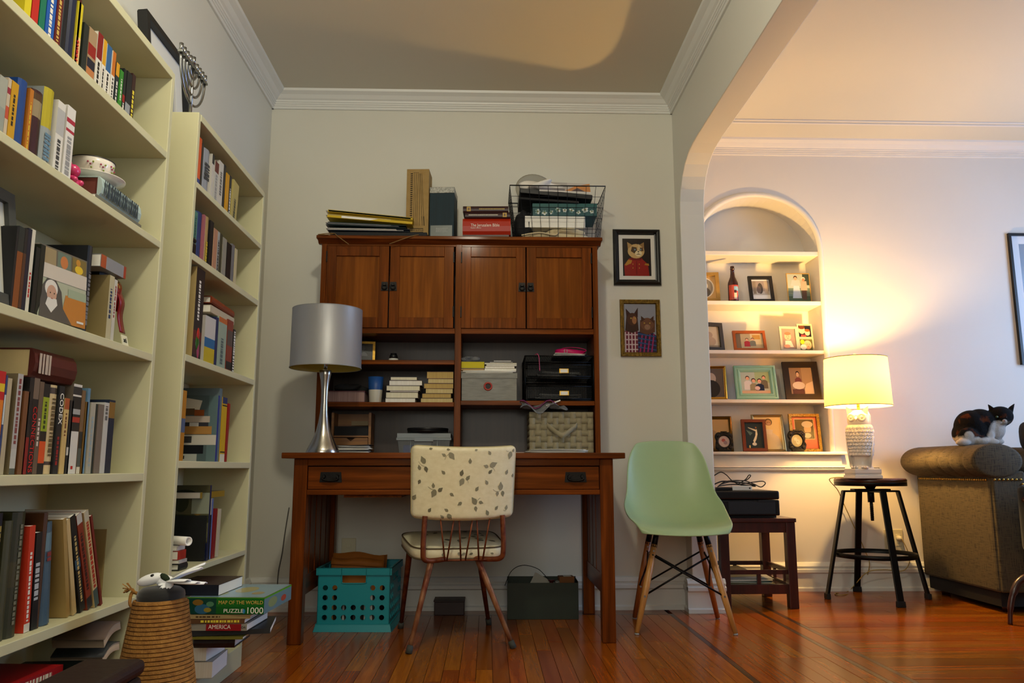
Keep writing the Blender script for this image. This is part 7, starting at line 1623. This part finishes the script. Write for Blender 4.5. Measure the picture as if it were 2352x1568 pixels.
for i in range(7): m.ell((sx_+.02+.022*i, sy0-.017, zn-.032), (.0065, .004, .0065), 8, 5)
for i in range(24): m.ell((sx_+.160, sy0-.017, zn-.055-.024*i), (.0065, .004, .0065), 8, 5)
SW(m, 'nailhead_trim', BRASS)
SW(MB().box((sx_+.2, sy0+.02, .12), (4.05, sy1, .40)), 'seat_base', SF, bevel=.02)
for k in range(2): SW(MB().box((sx_+.205+.66*k, sy0+.0, .405), (sx_+.855+.66*k, sy1-.16, .52)), 'seat_cushion', SF, bevel=.03, seg=3)
m = MB().box((sx_+.1, sy1-.16, .12), (4.05, sy1, zn)); SW(m, 'back_panel', SF, bevel=.02)
m = MB(); m.tube([(sx_+.10, sy1-.06, czr), (4.05, sy1-.06, czr)], rr0*.98, 28); SW(m, 'back_roll', SF)
SW(MB().box((sx_+.02, sy0+.02, .03), (4.02, sy1-.02, .12)), 'dust_skirt', BLKM)
for x, y in ((sx_+.08, sy0+.07), (sx_+.08, sy1-.07), (3.98, sy0+.07), (3.98, sy1-.07)): SW(MB().cyl((x, y, 0), (x, y, .04), .022, .03, 14), 'foot', DARKW)
# ------------------------------------------------------------------ the calico cat on the sofa arm
cy = 4.22; zc0 = zt6-.004
cl_ = PY(2262, 1020, cy)
cat = thing('cat', 'calico cat, black and orange above and white below, crouching on the sofa arm', 'cat', (cl_.x, cy, zc0))
kx = cy/FPX*1.02
def cp(px, py, dy=0): v = PY(px, py, cy+dy); return Vector((v.x-cl_.x, dy, v.z-zc0))
m = MB()
def blob(px, py, dy, rx, ry, rz__, ang=0): m.ell(cp(px, py, dy), (rx*kx, ry*kx, rz__*kx), 20, 14, M=Matrix.Rotation(R(ang), 3, 'Y'))
blob(2232, 982, .0, 38, 36, 40); blob(2215, 996, .0, 23, 34, 27); blob(2252, 975, -.005, 36, 33, 36); blob(2276, 982, -.01, 27, 27, 32)
blob(2225, 1002, -.07, 24, 12, 20); blob(2225, 1002, .06, 24, 12, 20); blob(2212, 1016, -.085, 17, 9, 8); blob(2240, 1012, -.03, 36, 30, 14)
blob(2288, 985, -.02, 18, 20, 24); blob(2294, 968, -.025, 17, 18, 17)
blob(2270, 1000, -.055, 13, 10, 20, 10); blob(2278, 1014, -.075, 18, 8, 7.5); blob(2290, 1014, -.02, 17, 9, 7.5)
blob(2298, 956, -.03, 27, 24, 23); blob(2304, 967, -.065, 12, 10, 9); blob(2286, 962, -.035, 14, 14, 13); blob(2312, 960, -.03, 13, 14, 13)
for ex0, ex1, ex2, tip in ((2272, 2291, 2280, (2270, 929)), (2308, 2326, 2318, (2329, 928))):
    a, b, c_, d_ = cp(ex0, 950, -.03), cp(ex1, 938, -.03), cp(ex2, 946, -.005), cp(tip[0], tip[1], -.025)
    m.tube([(a+b)/2+Vector((0, 0, -.012)), (a+b)/2+(d_-(a+b)/2)*.5, d_+(d_-(a+b)/2)*.12], [.024, .017, .004], 10, flat=(1, .55))
# tail along the far side
m.tube(smooth_path([cp(2200, 1000, .06), cp(2205, 1012, .09), cp(2235, 1016, .10), cp(2262, 1017, .09)], 6), .014, 10)
CATM = bpy.data.materials.new('calico_fur'); CATM.use_nodes = True; nt = CATM.node_tree; bs = nt.nodes['Principled BSDF']; bs.inputs['Roughness'].default_value = .9; bs.inputs['Specular IOR Level'].default_value = .15
N = nt.nodes.new; L = nt.links.new
tc_ = N('ShaderNodeTexCoord'); sp_ = N('ShaderNodeSeparateXYZ'); L(tc_.outputs['Object'], sp_.inputs[0])
n1 = N('ShaderNodeTexNoise'); n1.inputs['Scale'].default_value = 22; n1.inputs['Detail'].default_value = 3; L(tc_.outputs['Object'], n1.inputs[0])
n2 = N('ShaderNodeTexNoise'); n2.inputs['Scale'].default_value = 14; n2.inputs['Detail'].default_value = 4; L(tc_.outputs['Object'], n2.inputs[0])
def mth(op, a, b=None, c=None):
    q = N('ShaderNodeMath'); q.operation = op
    for i, v in enumerate((a, b, c)):
        if v is None: continue
        if isinstance(v, (int, float)): q.inputs[i].default_value = v
        else: L(v, q.inputs[i])
    return q.outputs[0]
def mixc(f, a, b):
    q = N('ShaderNodeMix'); q.data_type = 'RGBA'; L(f, q.inputs[0])
    for i, v in ((6, a), (7, b)):
        if isinstance(v, str): q.inputs[i].default_value = lin(v)
        else: L(v, q.inputs[i])
    return q.outputs[2]
def sphere_mask(c, r, soft=.25):
    d = N('ShaderNodeVectorMath'); d.operation = 'DISTANCE'; L(tc_.outputs['Object'], d.inputs[0]); d.inputs[1].default_value = c
    k = mth('DIVIDE', d.outputs['Value'], r); k = mth('ADD', k, mth('MULTIPLY', mth('SUBTRACT', n1.outputs[0], .5), .5)); q = N('ShaderNodeMapRange'); L(k, q.inputs[0]); q.inputs[1].default_value = 1+soft/2; q.inputs[2].default_value = 1-soft/2; return q.outputs[0]
orange = N('ShaderNodeMapRange'); L(n2.outputs[0], orange.inputs[0]); orange.inputs[1].default_value = .57; orange.inputs[2].default_value = .66
colr = mixc(orange.outputs[0], '090808', '4e2409')
zz2 = mth('ADD', sp_.outputs['Z'], mth('MULTIPLY', mth('SUBTRACT', n1.outputs[0], .5), .05)); lowm = N('ShaderNodeMapRange'); L(zz2, lowm.inputs[0]); lowm.inputs[1].default_value = .050; lowm.inputs[2].default_value = .036
msk = lowm.outputs[0]
for c_, r_ in ((cp(2296, 992, -.07), .058), (cp(2288, 1004, -.07), .05), (cp(2309, 968, -.09), .014), (cp(2304, 958, -.1), .0125), (cp(2300, 950, -.1), .009), (cp(2228, 1000, -.10), .025)): msk = mth('MAXIMUM', msk, sphere_mask(c_, r_))
L(mixc(msk, colr, 'a8a096'), bs.inputs['Base Color'])
bpn = N('ShaderNodeBump'); bpn.inputs['Strength'].default_value = .4; bpn.inputs['Distance'].default_value = .004; n3 = N('ShaderNodeTexNoise'); n3.inputs['Scale'].default_value = 130; L(tc_.outputs['Object'], n3.inputs[0]); L(n3.outputs[0], bpn.inputs['Height']); L(bpn.outputs[0], bs.inputs['Normal'])
cb = m.build('cat_body', CATM, cat)
q = cb.modifiers.new('remesh', 'REMESH'); q.mode = 'VOXEL'; q.voxel_size = .0045; q.use_smooth_shade = True
q = cb.modifiers.new('smooth', 'SMOOTH'); q.iterations = 8; q.factor = .5
for px, py in ((2290, 957), (2312, 958)):
    e = MB().ell(cp(px, py, -.084 if px < 2300 else -.080), (.0062, .005, .0055), 12, 8).build('eye', mat('cat_eye', '5a6a3a', .08), cat)
    MB().ell(cp(px, py, -.0885 if px < 2300 else -.0845), (.0022, .0015, .0048), 8, 6).build('pupil', BLKP, e)
MB().ell(cp(2307, 966, -.094), (.0045, .004, .0035), 10, 6).build('nose', mat('cat_nose', '8a5a50', .4), cat)
m = MB()
for s in (-1, 1):
    for k in range(3): p = cp(2306+s*4, 969+k, -.09); m.tube([p, p+Vector((s*.03, -.012, .006-.006*k)), p+Vector((s*.055, -.010, .004-.01*k))], [.0005, .0004, .0002], 4)
m.build('whisker', mat('whisker', 'c8c4bc', .5), cat)
# dark round bolster at the right edge of the frame
q = PY(2352, 970, 4.45)
dcu = thing('cushion', 'black round bolster cushion on the sofa back at the right edge', 'cushion', (q.x+.045, 4.45, zt6-.045))
lump('cushion_cover', BLKM, dcu, .07, .05, .085, (0, 0, .10), 61, .03)
# picture on the right wall part
w_ = .56; qx = PY(2323, 690, D2).x; ztp, zbp = PY(2323, 537, D2).z, PY(2350, 838, D2).z
picture('framed_picture', 'large thin black framed picture cut off by the right edge of the photograph', 'picture', w_, ztp-zbp, .016, .022, BLKP, ('c8d0d8', [('r', 0, .0, 1, .6, 'd8d4c0'), ('p', [(0, .55), (.4, .7), (1, .5), (1, 1), (0, 1)], '8a9aac')]), (qx+w_/2+.012, D2-.004, zbp), 0, .5, .05, 'e0e2e6', easel=False)
# dark curved chair leg at the right edge
q = PZ(2306, 1428, 0); q.y -= .06
dc = thing('accent_chair', 'dark chair with curved wooden front leg and brass studs at the right edge', 'chair', (q.x+.305, q.y-.25, 0))
m = MB(); m.tube(smooth_path([(-.315, .25, 0), (-.307, .25, .07), (-.285, .25, .14), (-.235, .25, .20), (-.11, .22, .24)], 6), [.010]*6+[.013]*6+[.016]*6+[.018]*7, 10); m.build('front_leg', DARKW, dc)
m = MB(); m.tube(smooth_path([(.36, .0, 0), (.35, .0, .07), (.325, .0, .14), (.28, .0, .20), (.23, .0, .235)], 6), [.010]*6+[.013]*6+[.016]*6+[.018]*7, 10); m.build('front_leg', DARKW, dc)
for x in (-.06, .22): MB().tube([(x-.02, .42, 0), (x, .38, .24)], [.012, .018], 10).build('rear_leg', DARKW, dc)
TEALV = mat('dark_teal_velvet', '0c1618', .8, sheen=.2)
MB().box((-.115, -.02, .225), (.28, .42, .30)).build('seat', TEALV, dc, bevel=.02)
MB().box((-.118, -.03, .30), (.283, .40, .42)).build('seat_cushion', TEALV, dc, bevel=.035, seg=3)
m = MB().tube(smooth_path([(-.125, -.015, .30), (-.135, .0, .36), (-.125, .03, .46), (-.118, .16, .53), (-.118, .36, .55)], 6), .016, 10); m.build('arm_rest', DARKW, dc)
m = MB().tube(smooth_path([(.288, -.015, .30), (.298, .0, .36), (.288, .03, .46), (.283, .16, .53), (.283, .36, .55)], 6), .016, 10); m.build('arm_rest', DARKW, dc)
MB().box((-.118, .36, .30), (.283, .43, .62)).build('backrest', TEALV, dc, bevel=.03, seg=3)
MB().ell((-.145, -.03, .325), (.014, .014, .014), 14, 10).build('brass_knob', BRASS, dc)
m = MB()
for i in range(16): m.ell((-.10+.025*i, -.022, .236), (.005, .004, .005), 8, 5)
m.build('stud_trim', BRASS, dc)
# ------------------------------------------------------------------ sisal scratching post
sp0 = PZ(372, 1568, 0)
pcx, pcy = PX(375, 1450, -.80).x, PX(375, 1450, -.80).y
K = pcy
sp_y = 1.87
def spx(px, py): return PY(px, py, sp_y)
top = spx(370, 1372); zt7 = top.z; rt = (spx(425, 1380).x-spx(315, 1380).x)/2; rb_ = (spx(458, 1560).x-spx(292, 1560).x)/2; zb7 = spx(372, 1562).z
rf = rt+(rb_-rt)*(zt7/(zt7-zb7))
post = thing('scratching_post', 'tan rope-wound scratching post with a black dome top beside the tall bookcase', 'scratching post', (top.x-.0, sp_y, 0))
ROPE = mat('sisal_rope', 'a07030', .85, var='805420', vscale=70, vstr=(1, 1, 1), bump=.6, bscale=300, bstretch=(1, 1, .6))
m = MB(); z = .02; pts = []
turns = int((zt7-.02)/.0085)
for i in range(turns*28+1):
    a = 2*math.pi*i/28; zz3 = .016+(zt7-.02)*i/(turns*28); r = rf+(rt-rf)*zz3/zt7; pts.append((r*math.cos(a), r*math.sin(a), zz3))
m.tube(pts, .0052, 5); m.build('rope_winding', ROPE, post)
MB().lathe([(0, .0), (rf-.004, .0), (rf-.004, .016), (rt-.004, zt7), (0, zt7)], 32).build('core', mat('core_card', '5a3c18', .9), post)
hd = spx(370, 1346).z-zt7
MB().lathe([(rt*.93, -.006), (rt*.96, hd*.25), (rt*.92, hd*.6), (rt*.75, hd*.88), (rt*.4, hd*1.0), (0, hd*1.02)], 32, c=(0, 0, zt7)).build('dome_top', mat('black_plush', '0a0b0b', .8, sheen=.3), post)
m = MB(); rr = random.Random(4)
for i in range(14): a = rr.uniform(2.6, 3.6); p = Vector((-rt*.95, -.01, zt7+.01)); m.tube([p, p+Vector((-.012, rr.uniform(-.01, .01), .01)), p+Vector((-.028, rr.uniform(-.02, .02), rr.uniform(.0, .025)))], .0012, 4)
m.tube(smooth_path([(-rt*.9, -.02, zt7-.02), (-rt*1.12, -.02, zt7-.01), (-rt*1.15, -.01, zt7+.012), (-rt*.95, 0, zt7+.008)], 5), .004, 6); m.build('frayed_knot', ROPE, post)
by = thing('cat_toy', 'white felt bug cat toy with black eyes perched on the black dome', 'cat toy', (top.x+.008, sp_y, zt7+hd*1.02), R(-12)); by.scale = (1.4,)*3
FELT = mat('white_felt', 'eef0f2', .9, sheen=.2); m = MB()
m.ell((-.024, -.004, .010), (.024, .011, .009), 16, 10, M=Matrix.Rotation(R(-16), 3, 'Y')); m.ell((-.002, 0, .008), (.016, .010, .009), 14, 8); m.build('toy_body', FELT, by)
for yy in (-.010, .004): MB().ell((-.017, yy, .0155), (.0045, .0035, .0040), 10, 6).build('eye', BLKP, by)
MB().ell((.002, -.006, .014), (.010, .005, .005), 10, 6, M=Matrix.Rotation(R(30), 3, 'Y')).build('green_stripe', mat('dark_green_felt', '1c2a14', .9), by)
m = MB()
def petal(a, l, z1, w):
    d = Vector((math.cos(a), math.sin(a), 0)); s = Vector((-d.y, d.x, 0)); rows = []
    for i in range(7):
        t = i/6; ww = w*math.sin(math.pi*(.12+.8*t))**.7; c_ = Vector((.008, 0, .008))+d*l*t+Vector((0, 0, z1*t*(1-.25*t))); rows.append([c_-s*ww, c_+Vector((0, 0, .002)), c_+s*ww])
    m.grid(rows)
for a, l, z1, w in ((-.1, .056, .028, .014), (.35, .052, .034, .012), (-.5, .052, .006, .015), (.05, .060, -.004, .016), (-.25, .058, .000, .015), (-1.1, .022, -.012, .006), (-1.7, .02, -.012, .006), (-2.3, .018, -.008, .005)): petal(a, l, z1, w)
m.build('wings', FELT, by, solid=.0015)

# ------------------------------------------------------------------ stack standing at the foot of the short bookcase
sbz = .0765
xf_ = XB+.02
ys = 2.46
def zs_(py): return PY(560, py, ys).z
def lying(lab, px0, px1, pt, pb, col, dy=0, d=.20, rz=0, name='book', back=False, **o):
    a, b = PY(px0, pt, ys+dy).x, PY(px1, pt, ys+dy).x; z0, z1 = zs_(pb), zs_(pt)
    return flat('', (a+b)/2, ys+dy, z0, b-a, (z1-z0)*.97, d, col, rz, lab, back=back, group='stack at the foot of the short bookcase', **o)
# bottom pile on the bookcase floor
z0 = .0762
zsb = zs_(1495)
flat('', -.955, 2.54, z0, .26, max(.03, zsb-z0)*.5, .17, 'b0aca4', 3, 'white paged book lowest in the stack, on the bookcase floor', back=True, group='stack at the foot of the short bookcase')
flat('', -.965, 2.55, z0+max(.03, zsb-z0)*.5+.001, .24, max(.03, zsb-z0)*.48, .16, 'a8a49c', -2, 'white paged book second from the bottom of the stack', back=True, group='stack at the foot of the short bookcase')
b1 = lying('dark maroon hardback under the tilted magazines in the stack', 445, 538, 1469, 1493, '240a0a', .03, .17, 1, hard=True)
lying('olive-edged magazine below the wide dark one in the stack', 440, 558, 1462, 1468, '6a6420', .0, .2, -1)
lying('wide black and white magazine jutting far right in the stack', 440, 618, 1449, 1461, '1a1c1e', .02, .21, 10)
am = lying('white book with a red AMERICA spine in the stack', 436, 568, 1432, 1448, '8a8478', .0, .20, -2, bands=B((.28, .90, '8a0c14'),))
lying('book with small framed titles above the red-spined one', 436, 562, 1421, 1431.5, '5a3a20', .0, .20, 0, bands=B((.4, .92, '7a4a24'),), ink=(YI, .2, .9, .5))
lying('cream book directly under the green puzzle box', 436, 575, 1411, 1420.5, '9a8458', .0, .2, 0, ink=('4a3414', .1, .5, .4))
L_ = PY(568, 1440, ys).x-PY(436, 1440, ys).x
sptext(am, 'AMERICA', .0165, INKW, L_*.52, .001, .95); sptext(am, 'OA', .009, INKB, L_*.94, 0)
# puzzle box
a, b = PY(434, 1385, ys).x, PY(613, 1385, ys).x; z0, z1 = zs_(1410), zs_(1372)
pzb = thing('puzzle_box', 'green world map jigsaw box of 1000 pieces on the floor stack', 'box', ((a+b)/2, ys+.13, z0+.0005), R(-3)); w2 = (b-a)/2; hh = z1-z0
MB().box((-w2, -.13, 0), (w2, .14, hh), None).build('box_body', mat('puzzle_green', '14521c', .4), pzb, bevel=.001)
a = pic(2*w2, hh, '14561c', [('r', 0, .46, 1, .98, '1a641e'), ('r', 0, 0, .38, 1, '0c3a30'), ('e', .2, .3, .1, .3, '2a5a7a'), ('e', .14, .7, .07, .18, '7a5a20'), ('e', .3, .6, .05, .16, '4a7a5a'), ('e', .27, .25, .05, .14, '8a7a2a'), ('e', .745, .18, .018, .14, '2a7ab0'), ('r', 0, .97, 1, 1, '5aa81c')]); a.xf(T(-w2, -.1315, 0)); a.build('front_art', VG, pzb, fix=False)
text_mesh('MAP OF THE WORLD', .0145, INKG, pzb, T(w2*.40, -.1325, hh*.70) @ FACE_NY, 'lettering', sx=.95)
text_mesh('PUZZLE', .0155, INKW, pzb, T(w2*.22, -.1325, hh*.19) @ FACE_NY, 'lettering', sx=1.1); text_mesh('1000', .025, INKW, pzb, T(w2*.77, -.1325, hh*.21) @ FACE_NY, 'lettering', sx=1.05)
a = pic(2*w2, .27, '8a9aa0', [('r', .02, .02, .98, .98, '7a9aa8'), ('e', .25, .6, .12, .2, '8a9a6a'), ('e', .55, .55, .14, .22, 'a09a60'), ('e', .8, .3, .08, .1, '9a8a5a'), ('e', .35, .25, .06, .12, '7a8a4a')]); a.xf(T(-w2, -.13, hh+.0006) @ Matrix.Rotation(R(-90), 4, 'X')); a.build('lid_art', VG, pzb, fix=False)
a = pic(.27, hh, '6a8a94', [('e', .3, .5, .16, .3, '8a9a6a'), ('e', .7, .4, .1, .2, 'b04a34'), ('r', 0, .9, 1, 1, '5aa81c')]); a.xf(Matrix.Rotation(R(90), 4, 'Z')); a.xf(T(w2+.0006, -.13, 0)); a.build('side_art', VG, pzb, fix=False)
a, b = PY(425, 1355, ys+.05).x, PY(508, 1355, ys+.05).x
flat('', (a+b)/2-.02, ys+.03, z1+.0012, b-a+.04, zs_(1345)-z1-.002, .2, '0c1020', -3, 'dark navy book lying on the green puzzle box', group='stack at the foot of the short bookcase', cover='2a1414')
flat('', -.955, 2.36, .0765, .12, .03, .10, '8a6a2a', 20, 'small yellow-edged book at the front of the bookcase floor beside the rope post', back=True, group='stack at the foot of the short bookcase', paper=YPAPER)

# ------------------------------------------------------------------ jumbled books on the floor of the tall bookcase
G3 = 'jumbled books at the bottom of the tall bookcase'
bz0 = .0615
stk = [(1.44, [('dark brown book at the bottom left of the jumbled books', .20, .10, '2a1a10'), ('black paperback above the brown one in the jumbled books', .19, .06, '121214'), ('dark green book under the thin red one in the jumbled books', .19, .03, '1c2a18'), ('thin bright red book under the yellow-spined one', .20, .013, '9a0c10'), ('yellow-spined thick book atop the left of the jumbled books', .20, .036, '8a7a24')]),
       (1.68, [('navy book at the bottom middle of the jumbled books', .19, .10, '141a2c'), ('black book over the navy one in the jumbled books', .17, .06, '0e0e10'), ('dark book with tan label in the jumbled books', .13, .022, '7a5a28'), ('charcoal book just under the scarlet-spined one', .18, .026, '18181a'), ('scarlet-spined book atop the middle of the jumbled books', .19, .024, '8a0a10')]),
       (1.90, [('grey book at the bottom right of the jumbled books', .15, .10, '3a3a3a'), ('white-lettered black book at right in the jumbled books', .15, .05, '141414'), ('olive book sloping at right in the jumbled books', .15, .022, '2a3014'), ('dark bottle-green book atop the right of the jumbled books', .15, .024, '0e1c12')])]
rr = random.Random(15)
for yc, lst in stk:
    z = bz0
    for lab, w, t, col in lst:
        rz = rr.uniform(-6, 6); o = {}
        book('', (XB-.012-rr.uniform(0, .02), yc-w/2+rr.uniform(-.01, .01), z+t/2+.001), w, t*.96, .15, col, (R(-90), 0, R(rz)), lab, group=G3, ink=(('c8bca0', .15, .8, .5) if rr.random() < .6 else None), hard=rr.random() < .5); z += t+.001
# curled paperbacks by the post
for i, (lab, dz, a) in enumerate((('cream paperback with curled pages nearest the post in the jumble', 0, 14), ('pinkish paperback flopped over the cream one near the post', .045, 20))):
    q = PX(270, 1475-i*22, XB-.01)
    t = thing('book', lab, 'book', (XB-.02, 2.04, .255+dz), 0, G3, (R(a), 0, 0))
    P = [Vector((0, -.05+.085*j/8, .010*math.sin(j*.42))) for j in range(9)]
    MB().grid([[p+Vector((.0, 0, k)) for p in P] for k in (0, .02)]+[[p+Vector((-.12, 0, k)) for p in P] for k in (.02, 0)]+[[p for p in P]]).build('page_block', mat('curled_pages', 'a8937a', .85), t)
    MB().grid([[p+Vector((.002, 0, .021)) for p in P], [p+Vector((-.12, 0, .021)) for p in P]]).build('cover', mat('curled_cover_%d' % i, '8a7058' if i else '2a2c28', .5), t, solid=.001)
# dark red leather box in the bottom corner
q = PY(333, 1510, 1.60)
lbx = thing('leather_box', 'dark oxblood leather box in the shadow in front of the tall bookcase', 'box', (q.x-.055, 1.43, 0))
OX = mat('oxblood_leather', '1e0706', .5, var='160404', vscale=8, bump=.15, bscale=60)
MB().box((-.055, -.17, 0), (.055, .17, q.z-.03)).build('box_body', OX, lbx, bevel=.012, seg=3)
MB().box((-.058, -.173, q.z-.03), (.058, .173, q.z)).build('lid', OX, lbx, bevel=.012, seg=3)
# small flush ceiling fitting that holds the dining room light
cf = thing('ceiling_lamp', 'round flush ceiling lamp above the dining area', 'ceiling lamp', (-.15, 1.55, CEIL-.001))
MB().lathe([(0, 0), (.20, 0), (.205, -.05), (.19, -.10), (.185, -.10), (.195, -.05), (.19, -.01), (0, -.01)], 40).build('lamp_pan', mat('lamp_pan', '6a6660', .6), cf)
